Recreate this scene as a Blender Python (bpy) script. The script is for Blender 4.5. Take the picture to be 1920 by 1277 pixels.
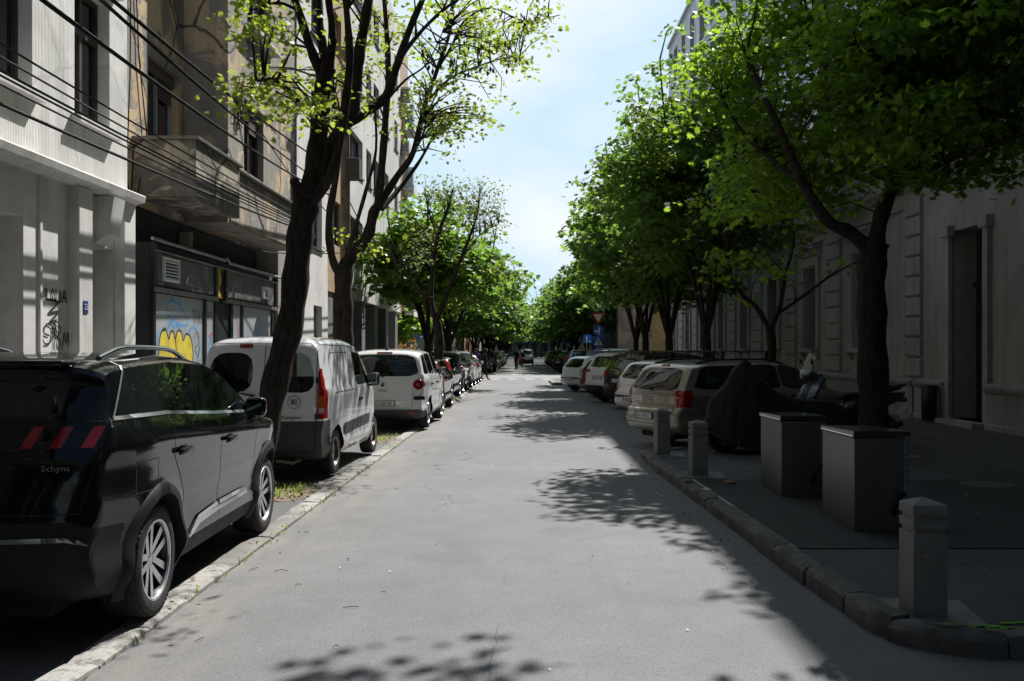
import bpy, bmesh, math, random
import numpy as np
from mathutils import Vector, Matrix, Euler
from mathutils.bvhtree import BVHTree

SC = bpy.context.scene
for _o in list(bpy.data.objects):
    bpy.data.objects.remove(_o, do_unlink=True)
COL = SC.collection
R = math.radians

# ------------------------------------------------------------------ camera
CH = 1.66
F = 1760.0
cam_d = bpy.data.cameras.new('camera')
cam_d.sensor_width = 36.0
cam_d.lens = 33.0
cam_d.shift_x = -25.0 / 1920
cam_d.shift_y = 18.5 / 1920
cam_d.clip_start = 0.1
cam_d.clip_end = 3000
cam = bpy.data.objects.new('camera', cam_d)
COL.objects.link(cam)
cam.location = (0, 0, CH)
cam.rotation_euler = (R(90), 0, 0)
SC.camera = cam

# ------------------------------------------------------------------ sun and sky
SUN = Vector((1.0, 2.1, 2.8)).normalized()
sun_el = math.asin(SUN.z)
sun_az = math.atan2(SUN.x, SUN.y)
W = bpy.data.worlds.new('World')
SC.world = W
W.use_nodes = True
nt = W.node_tree
nt.nodes.clear()
wo = nt.nodes.new('ShaderNodeOutputWorld')
bg = nt.nodes.new('ShaderNodeBackground')
sky = nt.nodes.new('ShaderNodeTexSky')
sky.sky_type = 'NISHITA'
sky.sun_disc = False
sky.sun_elevation = sun_el
sky.sun_rotation = sun_az
sky.air_density = 1.0
sky.dust_density = 1.6
sky.ozone_density = 1.0
tc = nt.nodes.new('ShaderNodeTexCoord')
mp = nt.nodes.new('ShaderNodeMapping')
mp.inputs['Scale'].default_value = (1.0, 1.0, 2.6)
mp.inputs['Location'].default_value = (0.35, 0.1, 0.0)
nz = nt.nodes.new('ShaderNodeTexNoise')
nz.inputs['Scale'].default_value = 1.9
nz.inputs['Detail'].default_value = 6
nz.inputs['Roughness'].default_value = 0.5
nz.inputs['Distortion'].default_value = 0.35
nt.links.new(tc.outputs['Generated'], mp.inputs['Vector'])
nt.links.new(mp.outputs[0], nz.inputs['Vector'])
rp = nt.nodes.new('ShaderNodeMapRange')
rp.inputs['From Min'].default_value = 0.40
rp.inputs['From Max'].default_value = 0.66
nt.links.new(nz.outputs['Fac'], rp.inputs['Value'])
# bright thin haze and cloud bank on the sun's side of the sky, clear blue behind
dp = nt.nodes.new('ShaderNodeVectorMath'); dp.operation = 'DOT_PRODUCT'
dp.inputs[1].default_value = Vector((0.10, 0.93, 0.36)).normalized()
nt.links.new(tc.outputs['Generated'], dp.inputs[0])
fr_ = nt.nodes.new('ShaderNodeMapRange'); fr_.interpolation_type = 'SMOOTHSTEP'
fr_.inputs['From Min'].default_value = 0.72
fr_.inputs['From Max'].default_value = 0.93
nt.links.new(dp.outputs['Value'], fr_.inputs['Value'])
hz = nt.nodes.new('ShaderNodeMix'); hz.data_type = 'RGBA'
hz.inputs['B'].default_value = (5.3, 8.1, 9.8, 1)
hm = nt.nodes.new('ShaderNodeMath'); hm.operation = 'MULTIPLY'; hm.inputs[1].default_value = 0.9
nt.links.new(fr_.outputs[0], hm.inputs[0])
nt.links.new(hm.outputs[0], hz.inputs['Factor'])
nt.links.new(sky.outputs[0], hz.inputs['A'])
mx = nt.nodes.new('ShaderNodeMix'); mx.data_type = 'RGBA'
mx.inputs['B'].default_value = (9.7, 10.1, 10.4, 1)
ml = nt.nodes.new('ShaderNodeMath'); ml.operation = 'MULTIPLY'
nt.links.new(rp.outputs[0], ml.inputs[0])
nt.links.new(fr_.outputs[0], ml.inputs[1])
nt.links.new(ml.outputs[0], mx.inputs['Factor'])
nt.links.new(hz.outputs['Result'], mx.inputs['A'])
nt.links.new(mx.outputs['Result'], bg.inputs['Color'])
bg.inputs['Strength'].default_value = 0.06
nt.links.new(bg.outputs[0], wo.inputs[0])

sl = bpy.data.lights.new('sun', 'SUN')
sl.energy = 5.0
sl.angle = R(0.53)
sl.color = (1.0, 0.965, 0.92)
so = bpy.data.objects.new('sun', sl)
COL.objects.link(so)
so.rotation_euler = (-SUN).to_track_quat('-Z', 'Y').to_euler()
so.location = (20, 40, 60)

SC.view_settings.view_transform = 'Standard'
SC.view_settings.look = 'None'
SC.view_settings.exposure = 0.74
SC.view_settings.gamma = 1.0
SC.view_settings.use_curve_mapping = False
SC.cycles.max_bounces = 7
SC.cycles.diffuse_bounces = 3
SC.cycles.glossy_bounces = 3
SC.cycles.transmission_bounces = 4
SC.cycles.transparent_max_bounces = 10
SC.cycles.use_denoising = True
SC.cycles.sample_clamp_indirect = 6
try:
    SC.cycles.use_adaptive_sampling = True
    SC.cycles.adaptive_threshold = 0.015
except Exception:
    pass

# ------------------------------------------------------------------ helpers
def at(px, py, Y):
    """point at distance Y whose bearing was measured on the photograph"""
    return Vector(((px - 985.0) / F * Y, Y, CH - (py - 657.0) / F * Y))

def tag(o, label=None, cat=None, group=None, kind=None):
    if label: o['label'] = label
    if cat: o['category'] = cat
    if group: o['group'] = group
    if kind: o['kind'] = kind
    return o

def empty(name, loc=(0, 0, 0), rz=0.0, label=None, cat=None, group=None):
    o = bpy.data.objects.new(name, None)
    o.empty_display_size = 0.3
    COL.objects.link(o)
    o.location = loc
    o.rotation_euler = (0, 0, rz)
    return tag(o, label, cat, group)

def link(name, me, parent=None):
    o = bpy.data.objects.new(name, me)
    COL.objects.link(o)
    if parent is not None:
        o.parent = parent
    return o

def smooth(me, ang=35):
    me.polygons.foreach_set('use_smooth', np.ones(len(me.polygons), dtype=bool))
    try:
        me.set_sharp_from_angle(angle=R(ang))
    except Exception:
        pass

class MB:
    """collects shapes; build() links them as one mesh object"""
    def __init__(s):
        s.v = []; s.f = []; s.mi = []; s.cur = 0
    def add(s, vs, fs):
        n = len(s.v)
        s.v.extend([tuple(p) for p in vs])
        for f in fs:
            s.f.append([i + n for i in f]); s.mi.append(s.cur)
        return s
    def box(s, x0, x1, y0, y1, z0, z1):
        if x0 > x1: x0, x1 = x1, x0
        if y0 > y1: y0, y1 = y1, y0
        if z0 > z1: z0, z1 = z1, z0
        v = [(x0,y0,z0),(x1,y0,z0),(x1,y1,z0),(x0,y1,z0),(x0,y0,z1),(x1,y0,z1),(x1,y1,z1),(x0,y1,z1)]
        return s.add(v, [(0,3,2,1),(4,5,6,7),(0,1,5,4),(1,2,6,5),(2,3,7,6),(3,0,4,7)])
    def bevbox(s, x0, x1, y0, y1, z0, z1, b=0.01, M=None):
        bm = bmesh.new()
        bmesh.ops.create_cube(bm, size=1)
        for v in bm.verts:
            v.co = Vector(((x0+x1)/2 + v.co.x*(x1-x0), (y0+y1)/2 + v.co.y*(y1-y0), (z0+z1)/2 + v.co.z*(z1-z0)))
        bmesh.ops.bevel(bm, geom=list(bm.edges), offset=b, segments=2, affect='EDGES', profile=0.5)
        if M is not None: bmesh.ops.transform(bm, matrix=M, verts=bm.verts)
        bm.verts.index_update()
        s.add([v.co[:] for v in bm.verts], [[v.index for v in f.verts] for f in bm.faces])
        bm.free()
        return s
    def quad(s, a, b, c, d):
        return s.add([a, b, c, d], [(0, 1, 2, 3)])
    def poly(s, pts):
        return s.add(pts, [tuple(range(len(pts)))])
    def prism(s, pts, axis, a, b):
        """2D polygon extruded along an axis; pts (u,v): axis x -> (y,z); y -> (x,z); z -> (x,y)"""
        n = len(pts)
        def P(u, v, w):
            return (w, u, v) if axis == 'x' else ((u, w, v) if axis == 'y' else (u, v, w))
        v = [P(u, w, a) for u, w in pts] + [P(u, w, b) for u, w in pts]
        fs = [tuple(range(n))[::-1], tuple(range(n, 2*n))]
        for i in range(n):
            j = (i+1) % n
            fs.append((i, j, n+j, n+i))
        return s.add(v, fs)
    def tube(s, path, rad, seg=8, cap=True):
        path = [Vector(p) for p in path]
        n = len(path)
        rs = rad if isinstance(rad, (list, tuple)) else [rad]*n
        vs = []
        t0 = (path[1]-path[0]).normalized()
        ref = Vector((0,0,1)) if abs(t0.z) < 0.9 else Vector((1,0,0))
        nrm = t0.cross(ref).normalized()
        for i in range(n):
            t = (path[min(i+1,n-1)]-path[max(i-1,0)])
            t = t.normalized() if t.length > 1e-9 else t0
            nrm = (nrm - t*nrm.dot(t))
            nrm = nrm.normalized() if nrm.length > 1e-6 else t.orthogonal().normalized()
            b = t.cross(nrm)
            for k in range(seg):
                a = 2*math.pi*k/seg
                vs.append(path[i] + (nrm*math.cos(a)+b*math.sin(a))*rs[i])
        fs = []
        for i in range(n-1):
            for k in range(seg):
                k2 = (k+1) % seg
                fs.append((i*seg+k, i*seg+k2, (i+1)*seg+k2, (i+1)*seg+k))
        if cap:
            fs.append(tuple(range(seg))[::-1]); fs.append(tuple((n-1)*seg+k for k in range(seg)))
        return s.add(vs, fs)
    def lathe(s, prof, seg=24, axis='z', M=None, closed=False):
        """prof (r, h) turned round an axis"""
        vs = []
        n = len(prof)
        for k in range(seg):
            a = 2*math.pi*k/seg
            c, q = math.cos(a), math.sin(a)
            for r, h in prof:
                p = Vector((r*c, r*q, h)) if axis == 'z' else (Vector((h, r*c, r*q)) if axis == 'x' else Vector((r*q, h, r*c)))
                vs.append(M @ p if M is not None else p)
        fs = []
        m = n if closed else n-1
        for k in range(seg):
            k2 = (k+1) % seg
            for i in range(m):
                j = (i+1) % n
                fs.append((k*n+i, k2*n+i, k2*n+j, k*n+j))
        return s.add(vs, fs)
    def mesh(s, name, mats, sm=None):
        me = bpy.data.meshes.new(name)
        me.from_pydata(s.v, [], s.f)
        ms = mats if isinstance(mats, (list, tuple)) else [mats]
        for m in ms: me.materials.append(m)
        if len(ms) > 1:
            me.polygons.foreach_set('material_index', np.array(s.mi, dtype=np.int32))
        me.update()
        if sm: smooth(me, sm)
        return me
    def build(s, name, mats, parent=None, sm=None, fix=False):
        me = s.mesh(name, mats, sm)
        if fix:
            bm = bmesh.new(); bm.from_mesh(me)
            bmesh.ops.recalc_face_normals(bm, faces=bm.faces)
            bm.to_mesh(me); bm.free()
        return link(name, me, parent)

def kids(o):
    return [c for c in bpy.data.objects if c.parent == o]
_kid_cache = {}
def dup(root, loc=None, rz=None, label=None, group=None, paint=None, parent=None, scale=None):
    key = root.name
    if key not in _kid_cache:
        _kid_cache[key] = kids(root)
    c = root.copy()
    COL.objects.link(c)
    c.parent = parent
    if loc is not None: c.location = loc
    if rz is not None: c.rotation_euler = (0, 0, rz)
    if scale is not None: c.scale = scale
    if label: c['label'] = label
    if group: c['group'] = group
    if paint is not None and c.type == 'MESH' and c.get('painted'):
        c.material_slots[0].link = 'OBJECT'
        c.material_slots[0].material = paint
    for k in _kid_cache[key]:
        dup(k, paint=paint, parent=c)
    return c

# ------------------------------------------------------------------ materials
MATS = {}
def _new(name):
    m = bpy.data.materials.new(name)
    m.use_nodes = True
    n = m.node_tree
    b = n.nodes['Principled BSDF']
    return m, n, b

def coords(n, scale=(1,1,1), world=True):
    if world:
        g = n.nodes.new('ShaderNodeNewGeometry'); src = g.outputs['Position']
    else:
        g = n.nodes.new('ShaderNodeTexCoord'); src = g.outputs['Object']
    m = n.nodes.new('ShaderNodeMapping')
    m.inputs['Scale'].default_value = scale
    n.links.new(src, m.inputs['Vector'])
    return m.outputs[0]

def noise(n, vec, scale, detail=4, rough=0.55, dist=0.0):
    t = n.nodes.new('ShaderNodeTexNoise')
    t.inputs['Scale'].default_value = scale
    t.inputs['Detail'].default_value = detail
    t.inputs['Roughness'].default_value = rough
    t.inputs['Distortion'].default_value = dist
    n.links.new(vec, t.inputs['Vector'])
    return t.outputs['Fac']

def ramp(n, fac, a, b, c0=0.0, c1=1.0):
    r = n.nodes.new('ShaderNodeMapRange')
    r.inputs['From Min'].default_value = a; r.inputs['From Max'].default_value = b
    r.inputs['To Min'].default_value = c0; r.inputs['To Max'].default_value = c1
    n.links.new(fac, r.inputs['Value'])
    return r.outputs[0]

def mixc(n, fac, A, B, mode='MIX'):
    x = n.nodes.new('ShaderNodeMix'); x.data_type = 'RGBA'; x.blend_type = mode
    for k, v in (('Factor', fac), ('A', A), ('B', B)):
        if isinstance(v, (int, float)): x.inputs[k].default_value = v
        elif isinstance(v, (tuple, list)): x.inputs[k].default_value = (*v[:3], 1)
        else: n.links.new(v, x.inputs[k])
    return x.outputs['Result']

def math_(n, op, a, b=None):
    m = n.nodes.new('ShaderNodeMath'); m.operation = op
    for i, v in enumerate((a, b)):
        if v is None: continue
        if isinstance(v, (int, float)): m.inputs[i].default_value = v
        else: n.links.new(v, m.inputs[i])
    return m.outputs[0]

def bump(n, b, h, strength=0.3, dist=0.01):
    x = n.nodes.new('ShaderNodeBump')
    x.inputs['Strength'].default_value = strength
    x.inputs['Distance'].default_value = dist
    n.links.new(h, x.inputs['Height'])
    n.links.new(x.outputs[0], b.inputs['Normal'])
    return x

def mat(name, col, rough=0.6, metal=0.0, var=0.0, vs=3.0, bmp=0.0, bs=40.0, coat=0.0, spec=0.5, world=True, grain=0.0):
    if name in MATS: return MATS[name]
    m, n, b = _new(name)
    b.inputs['Roughness'].default_value = rough
    b.inputs['Metallic'].default_value = metal
    b.inputs['Coat Weight'].default_value = coat
    b.inputs['Coat Roughness'].default_value = 0.04
    b.inputs['Specular IOR Level'].default_value = spec
    b.inputs['Base Color'].default_value = (*col, 1)
    if var or bmp or grain:
        v = coords(n, world=world)
        if var:
            f = noise(n, v, vs, 6)
            f2 = ramp(n, f, 0.3, 0.7)
            c = mixc(n, f2, tuple(x*(1-var) for x in col), tuple(min(1, x*(1+var)) for x in col))
            if grain:
                g = noise(n, v, 220, 2)
                c = mixc(n, ramp(n, g, 0.3, 0.7, 0, grain), c, tuple(x*0.35 for x in col))
            n.links.new(c, b.inputs['Base Color'])
            r2 = ramp(n, f, 0.3, 0.7, max(0.02, rough-0.08), min(1, rough+0.08))
            n.links.new(r2, b.inputs['Roughness'])
        if bmp:
            bump(n, b, noise(n, v, bs, 5), bmp, 0.01)
    MATS[name] = m
    return m

def glass_mat(name, col=(0.008,0.010,0.011), rough=0.015, spec=0.6):
    return mat(name, col, rough, 0, spec=spec)

def emis(name, col, s):
    m, n, b = _new(name)
    b.inputs['Base Color'].default_value = (*col, 1)
    b.inputs['Emission Color'].default_value = (*col, 1)
    b.inputs['Emission Strength'].default_value = s
    return m

def paint(name, col, metal=0.0, rough=0.32, dirt=0.15, wav=0.12):
    """car paint with clear coat and a film of dust that thickens towards the sills"""
    m, n, b = _new(name)
    v = coords(n, world=False)
    f = noise(n, v, 2.2, 6)
    sp = n.nodes.new('ShaderNodeSeparateXYZ'); n.links.new(v, sp.inputs[0])
    low = ramp(n, sp.outputs['Z'], 0.75, 0.15, 0, 1)
    fac = math_(n, 'MULTIPLY', math_(n, 'ADD', low, 0.25), ramp(n, f, 0.35, 0.75, 0.15, 1.0))
    fac = math_(n, 'MULTIPLY', fac, dirt)
    c = mixc(n, fac, col, (0.22, 0.19, 0.15))
    gb = n.nodes.new('ShaderNodeNewGeometry')
    c = mixc(n, gb.outputs['Backfacing'], c, (0.035, 0.035, 0.036))
    n.links.new(c, b.inputs['Base Color'])
    n.links.new(math_(n, 'SUBTRACT', 1.0, gb.outputs['Backfacing']), b.inputs['Coat Weight'])
    b.inputs['Metallic'].default_value = metal
    r = math_(n, 'ADD', math_(n, 'MULTIPLY', fac, 0.8), rough)
    n.links.new(r, b.inputs['Roughness'])
    b.inputs['Coat Weight'].default_value = 1.0
    b.inputs['Coat Roughness'].default_value = 0.03
    b.inputs['Specular IOR Level'].default_value = 0.12
    w = noise(n, v, 1.3, 2)
    bump(n, b, w, wav, 0.02)
    MATS[name] = m
    return m

GLASS, n_, b_ = _new('car_glass')
b_.inputs['Base Color'].default_value = (0.006, 0.008, 0.008, 1); b_.inputs['Roughness'].default_value = 0.015
b_.inputs['Specular IOR Level'].default_value = 0.9
t_ = n_.nodes.new('ShaderNodeBsdfTransparent'); t_.inputs[0].default_value = (0.62, 0.70, 0.68, 1)
x_ = n_.nodes.new('ShaderNodeMixShader'); x_.inputs[0].default_value = 0.62
n_.links.new(t_.outputs[0], x_.inputs[1]); n_.links.new(b_.outputs[0], x_.inputs[2])
n_.links.new(x_.outputs[0], n_.nodes['Material Output'].inputs[0])
GLASST = glass_mat('tinted_glass')
BLACKP = mat('black_plastic', (0.009,0.009,0.010), 0.6, spec=0.25, var=0.25, vs=6, bmp=0.15, bs=300, world=False)
GREYP = mat('grey_bumper_plastic', (0.045,0.048,0.052), 0.55, var=0.2, vs=5, bmp=0.1, bs=250, world=False)
RUBBER = mat('tyre_rubber', (0.016,0.016,0.016), 0.75, var=0.35, vs=8, bmp=0.3, bs=60, world=False)
ALLOY = mat('alloy_rim', (0.62,0.62,0.64), 0.28, 0.9, var=0.12, vs=7, world=False)
ALLOYD = mat('dark_alloy', (0.03,0.03,0.032), 0.35, 0.5, world=False)
STEELRIM = mat('rusty_steel_rim', (0.33,0.29,0.23), 0.55, 0.4, var=0.45, vs=9, world=False)
SATIN = mat('satin_chrome', (0.72,0.73,0.75), 0.34, 1.0)
CHROME = mat('chrome', (0.75,0.76,0.78), 0.12, 1.0)
TAILRED = mat('tail_lamp_red', (0.25,0.006,0.008), 0.10, coat=0.3)
MIRG = mat('mirror_silvering', (0.20,0.22,0.22), 0.03, 1.0)
TAILAMB = mat('tail_lamp_amber', (0.42,0.10,0.01), 0.15, coat=1.0)
TAILCLR = mat('lamp_clear', (0.45,0.43,0.42), 0.12, coat=1.0)
PLATEW = mat('plate_white', (0.62,0.63,0.63), 0.4, var=0.1, vs=20, world=False)
PLATEB = mat('plate_blue', (0.02,0.06,0.30), 0.4)
INK = mat('plate_ink', (0.012,0.012,0.014), 0.5)
WELL = mat('wheel_well_dark', (0.008,0.008,0.008), 0.9)

def text(name, s, size, M, m, parent, ext=0.001, align='CENTER', sx=1.0):
    c = bpy.data.curves.new(name, 'FONT')
    c.body = s; c.size = size; c.extrude = ext
    c.align_x = align; c.align_y = 'CENTER'
    c.resolution_u = 2
    c.materials.append(m)
    tmp = bpy.data.objects.new('tmp', c)
    COL.objects.link(tmp)
    me = bpy.data.meshes.new_from_object(tmp.evaluated_get(bpy.context.evaluated_depsgraph_get()))
    bpy.data.objects.remove(tmp)
    me.name = name
    o = link(name, me, parent)
    o.matrix_local = M @ Matrix.Diagonal((sx, 1, 1, 1))
    return o
# ------------------------------------------------------------------ vehicles
def chaikin(P, it=2, ratio=0.22):
    P = np.array(P, float)
    for _ in range(it):
        Q = np.roll(P, -1, axis=0)
        A = P*(1-ratio) + Q*ratio
        B = P*ratio + Q*(1-ratio)
        P = np.empty((2*len(A), 2)); P[0::2] = A; P[1::2] = B
    return P

def resample(P, n):
    Q = np.vstack([P, P[:1]])
    d = np.r_[0, np.cumsum(np.linalg.norm(np.diff(Q, axis=0), axis=1))]
    t = np.linspace(0, d[-1], n, endpoint=False)
    return np.c_[np.interp(t, d, Q[:,0]), np.interp(t, d, Q[:,1])]

def sstep(a, b, x):
    t = np.clip((x-a)/(b-a), 0, 1)
    return t*t*(3-2*t)

def inside(poly, p):
    x, y = p; c = False; n = len(poly)
    j = n-1
    for i in range(n):
        xi, yi = poly[i]; xj, yj = poly[j]
        if (yi > y) != (yj > y) and x < (xj-xi)*(y-yi)/(yj-yi)+xi:
            c = not c
        j = i
    return c

def roundpoly(P, it=2, ratio=0.2):
    return [tuple(p) for p in chaikin(P, it, ratio)]

class Car:
    def __init__(s, name, label, sp, loc, rz, group=None, cat='car'):
        s.sp = sp
        s.root = empty(name, loc, rz, label, cat, group)
        s.make_body()
    def width(s, y, z):
        sp = s.sp
        Wm = sp['W']/2; L = sp['L']
        belt = np.interp(y, sp['belt_y'], sp['belt_z'])
        w = np.full_like(np.asarray(y, float), Wm)
        w = w - sp.get('taper_f', 0.16)*sstep(L-1.0, L, y)**1.3 - sp.get('taper_r', 0.07)*sstep(0.75, 0.0, y)
        up = np.maximum(z-belt, 0)
        w = w - sp.get('tumble', 0.30)*(np.sqrt(up*up+0.03**2)-0.03)
        w = w + sp.get('shoulder', 0.0)*np.exp(-((z-(belt-0.10))/0.07)**2)
        w = w - 0.03*sstep(belt-0.02, belt+0.05, z)
        w = w - 0.035*np.exp(-((z-0.55)/0.13)**2)*sp.get('scoop', 1.0)
        w = w - 0.10*sstep(0.42, 0.16, z)
        # flares round the wheels
        for yw in (sp['yr'], sp['yf']):
            d = np.hypot(y-yw, z-sp['R'])
            w = w + sp.get('flare', 0.02)*np.exp(-((d-sp['R']-0.04)/0.08)**2)
        return w
    def make_body(s):
        sp = s.sp
        L = sp['L']
        N = sp.get('N', 190)
        O = resample(chaikin(sp['out'], sp.get('chk', 2), 0.22), N)
        zc = sp.get('zc', 0.72); ya, yb = 0.55, L-0.75
        C = np.c_[np.clip(O[:,0], ya, yb), np.full(N, zc)]
        D = O-C; ln = np.linalg.norm(D, axis=1); d = D/ln[:,None]
        up = np.maximum(d[:,1], 0)**2; dn = np.maximum(-d[:,1], 0)**2
        fr = np.maximum(d[:,0], 0)**2; re = np.maximum(-d[:,0], 0)**2
        r = up*sp.get('r_up', 0.11) + dn*0.06 + fr*sp.get('r_f', 0.34) + re*sp.get('r_r', 0.15)
        hood = (d[:,1] > 0.3) & (O[:,1] < sp.get('hoodz', 1.12))
        r = np.where(hood, r*0.75, r)
        r = np.minimum(r, ln*0.75)
        # smooth r round the outline
        for _ in range(4):
            r = (np.roll(r, 1)+r*2+np.roll(r, -1))/4
        I = O - d*r[:,None]
        Wd = s.width(I[:,0], I[:,1])
        T = 9; ne = sp.get('n', 2.7)
        cols = []
        for t in range(T+1):
            th = t/T*math.pi/2
            mm = math.sin(th)**(2/ne); kk = math.cos(th)**(2/ne)
            if t == 0: mm = 0; kk = 1
            if t == T: mm = 1; kk = 0
            P = I + (O-I)*kk
            cols.append(np.c_[Wd*mm, P])
        # extra columns across the flat middle so that rear and front cuts stay crisp
        Q = 13
        for q in range(1, Q+1):
            f = q/Q
            P = I + (C-I)*f
            cols.append(np.c_[s.width(P[:,0], P[:,1]), P])
        K = len(cols)
        V = np.concatenate(cols)           # right side
        VL = V.copy(); VL[:,0] *= -1
        verts = np.concatenate([V, VL])
        faces = []
        off = K*N
        for c in range(K-1):
            for i in range(N):
                j = (i+1) % N
                a, b2, c2, d2 = c*N+i, c*N+j, (c+1)*N+j, (c+1)*N+i
                faces.append((a, b2, c2, d2))
                faces.append((off+d2, off+c2, off+b2, off+a))
        me = bpy.data.meshes.new('tmp')
        me.from_pydata(verts.tolist(), [], faces)
        bm = bmesh.new(); bm.from_mesh(me); bpy.data.meshes.remove(me)
        bmesh.ops.remove_doubles(bm, verts=bm.verts, dist=0.0008)
        bmesh.ops.recalc_face_normals(bm, faces=bm.faces)
        s.bm = bm
        s.lay = bm.faces.layers.int.new('pid')
        s.bvh = BVHTree.FromBMesh(bm)
        s.parts = {}      # pid -> (name, material, sides)
        s.np = 0
    def cut(s, poly, view, cond, name, m, keep=True, split_sides=False, only=None):
        """separate the faces inside poly. view 'side': (y,z); 'end': (x,z); 'top': (x,y)"""
        bm = s.bm
        ax = {'side': (1, 2), 'end': (0, 2), 'top': (0, 1)}[view]
        u0 = min(p[0] for p in poly)-0.03; u1 = max(p[0] for p in poly)+0.03
        v0 = min(p[1] for p in poly)-0.03; v1 = max(p[1] for p in poly)+0.03
        def sel():
            out = []
            for f in bm.faces:
                pid = f[s.lay]
                if pid != 0 and (only is None or pid not in only): continue
                c = f.calc_center_median()
                if cond(c):
                    us = [v.co[ax[0]] for v in f.verts]; vs = [v.co[ax[1]] for v in f.verts]
                    if max(us) > u0 and min(us) < u1 and max(vs) > v0 and min(vs) < v1:
                        out.append(f)
            return out
        n = len(poly)
        fs = sel()
        for i in range(n):
            a = poly[i]; b = poly[(i+1) % n]
            du, dv = b[0]-a[0], b[1]-a[1]
            if math.hypot(du, dv) < 1e-5: continue
            co = [0, 0, 0]; no = [0, 0, 0]
            co[ax[0]], co[ax[1]] = a
            no[ax[0]], no[ax[1]] = -dv, du
            eu0, eu1 = min(a[0], b[0])-0.02, max(a[0], b[0])+0.02
            ev0, ev1 = min(a[1], b[1])-0.02, max(a[1], b[1])+0.02
            loc = []
            for f in fs:
                us = [v.co[ax[0]] for v in f.verts]; vs = [v.co[ax[1]] for v in f.verts]
                if max(us) > eu0 and min(us) < eu1 and max(vs) > ev0 and min(vs) < ev1:
                    loc.append(f)
            if not loc: continue
            es = set(); vs_ = set()
            for f in loc:
                es.update(f.edges); vs_.update(f.verts)
            bmesh.ops.bisect_plane(bm, geom=loc+list(es)+list(vs_), dist=1e-5, plane_co=co, plane_no=no)
            fs = sel()
        s.np += 1
        pid = s.np
        s.parts[pid] = (name, m, keep, split_sides)
        for f in fs:
            c = f.calc_center_median()
            if inside(poly, (c[ax[0]], c[ax[1]])):
                f[s.lay] = pid
        return pid
    def finish(s, paint_m, ang=32):
        bm = s.bm
        sets = {}
        for f in bm.faces:
            pid = f[s.lay]
            c = f.calc_center_median()
            key = (pid, 0)
            if pid and s.parts[pid][3]:
                key = (pid, 1 if c.x > 0 else -1)
            sets.setdefault(key, []).append(f)
        for key, fs in sets.items():
            pid = key[0]
            if pid and not s.parts[pid][2]: continue
            idx = {}
            vs = []; fl = []
            for f in fs:
                row = []
                for v in f.verts:
                    k = v.index if False else v
                    if k not in idx:
                        idx[k] = len(vs); vs.append(v.co[:])
                    row.append(idx[k])
                fl.append(row)
            name, m = ('body', paint_m) if pid == 0 else s.parts[pid][:2]
            me = bpy.data.meshes.new(name)
            me.from_pydata(vs, [], fl)
            me.materials.append(m); me.update(); smooth(me, ang)
            o = link(name, me, s.root)
            if m is paint_m: o['painted'] = 1
        bm.free()
        s.bm = None
    # ---- things laid on the body
    def hit(s, view, u, v, side=1):
        L = s.sp['L']
        if view == 'side': o, d = Vector((3*side, u, v)), Vector((-side, 0, 0))
        elif view == 'rear': o, d = Vector((u, -3, v)), Vector((0, 1, 0))
        elif view == 'front': o, d = Vector((u, L+3, v)), Vector((0, -1, 0))
        else: o, d = Vector((u, v, 4)), Vector((0, 0, -1))
        h = s.bvh.ray_cast(o, d)
        if h[0] is None: return None, None
        n = h[1]
        if n.dot(d) > 0: n = -n
        return h[0], n
    def ribbon(s, mb, pts, view, w=0.008, off=0.0015, side=1, closed=False, step=0.035):
        P = [Vector(p) for p in pts]
        if closed: P = P+[P[0]]
        dense = []
        for i in range(len(P)-1):
            n = max(1, int((P[i+1]-P[i]).length/step))
            for k in range(n): dense.append(P[i].lerp(P[i+1], k/n))
        dense.append(P[-1])
        H = []
        for p in dense:
            h, n = s.hit(view, p.x, p.y, side)
            if h is not None: H.append((h, n))
        vs = []
        for i, (h, n) in enumerate(H):
            t = H[min(i+1, len(H)-1)][0]-H[max(i-1, 0)][0]
            if t.length < 1e-6: t = Vector((0, 1, 0))
            sd = n.cross(t.normalized())
            if sd.length < 1e-6: continue
            sd.normalize()
            vs.append(h+sd*w/2+n*off); vs.append(h-sd*w/2+n*off)
        fs = [(2*i, 2*i+1, 2*i+3, 2*i+2) for i in range(len(vs)//2-1)]
        mb.add(vs, fs)
    def seams(s, lines, name='panel_gap', m=None, w=0.007, view='side', sides=(1, -1)):
        mb = MB()
        for ln in lines:
            for sd in sides: s.ribbon(mb, ln, view, w, side=sd)
        return mb.build(name, m or WELL, s.root)
    def wheel(s, x, y, style):
        sp = s.sp; Rr = sp['R']; wd = sp.get('tw', 0.215)
        side = 1 if x > 0 else -1
        g = MB()
        # hub and brake disc
        g.lathe([(0.0, 0.02), (0.14, 0.02), (0.14, -0.02), (0.0, -0.02)], 20, 'x')
        hub = g.build('wheel', ALLOYD, s.root, 40)
        hub.location = (x, y, Rr)
        hub.rotation_euler = (0.35*y, 0, 0) if side > 0 else (0.35*y, 0, math.pi)
        ri = Rr*sp.get('rim', 0.70)
        t = MB()
        h = wd/2
        prof = [(ri-0.01, -h*0.86), (ri, -h*0.95), (ri+0.02, -h), (Rr-0.05, -h*1.03), (Rr-0.018, -h*0.93), (Rr-0.003, -h*0.78)]
        for k in range(-2, 3):
            c = k*h*0.3
            prof += [(Rr, c-0.018), (Rr, c+0.012), (Rr-0.008, c+0.014), (Rr-0.008, c+0.02)]
        prof += [(Rr-0.003, h*0.78), (Rr-0.018, h*0.93), (Rr-0.05, h*1.03), (ri+0.02, h), (ri, h*0.95), (ri-0.01, h*0.86)]
        t.lathe(prof, 44, 'x')
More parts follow.
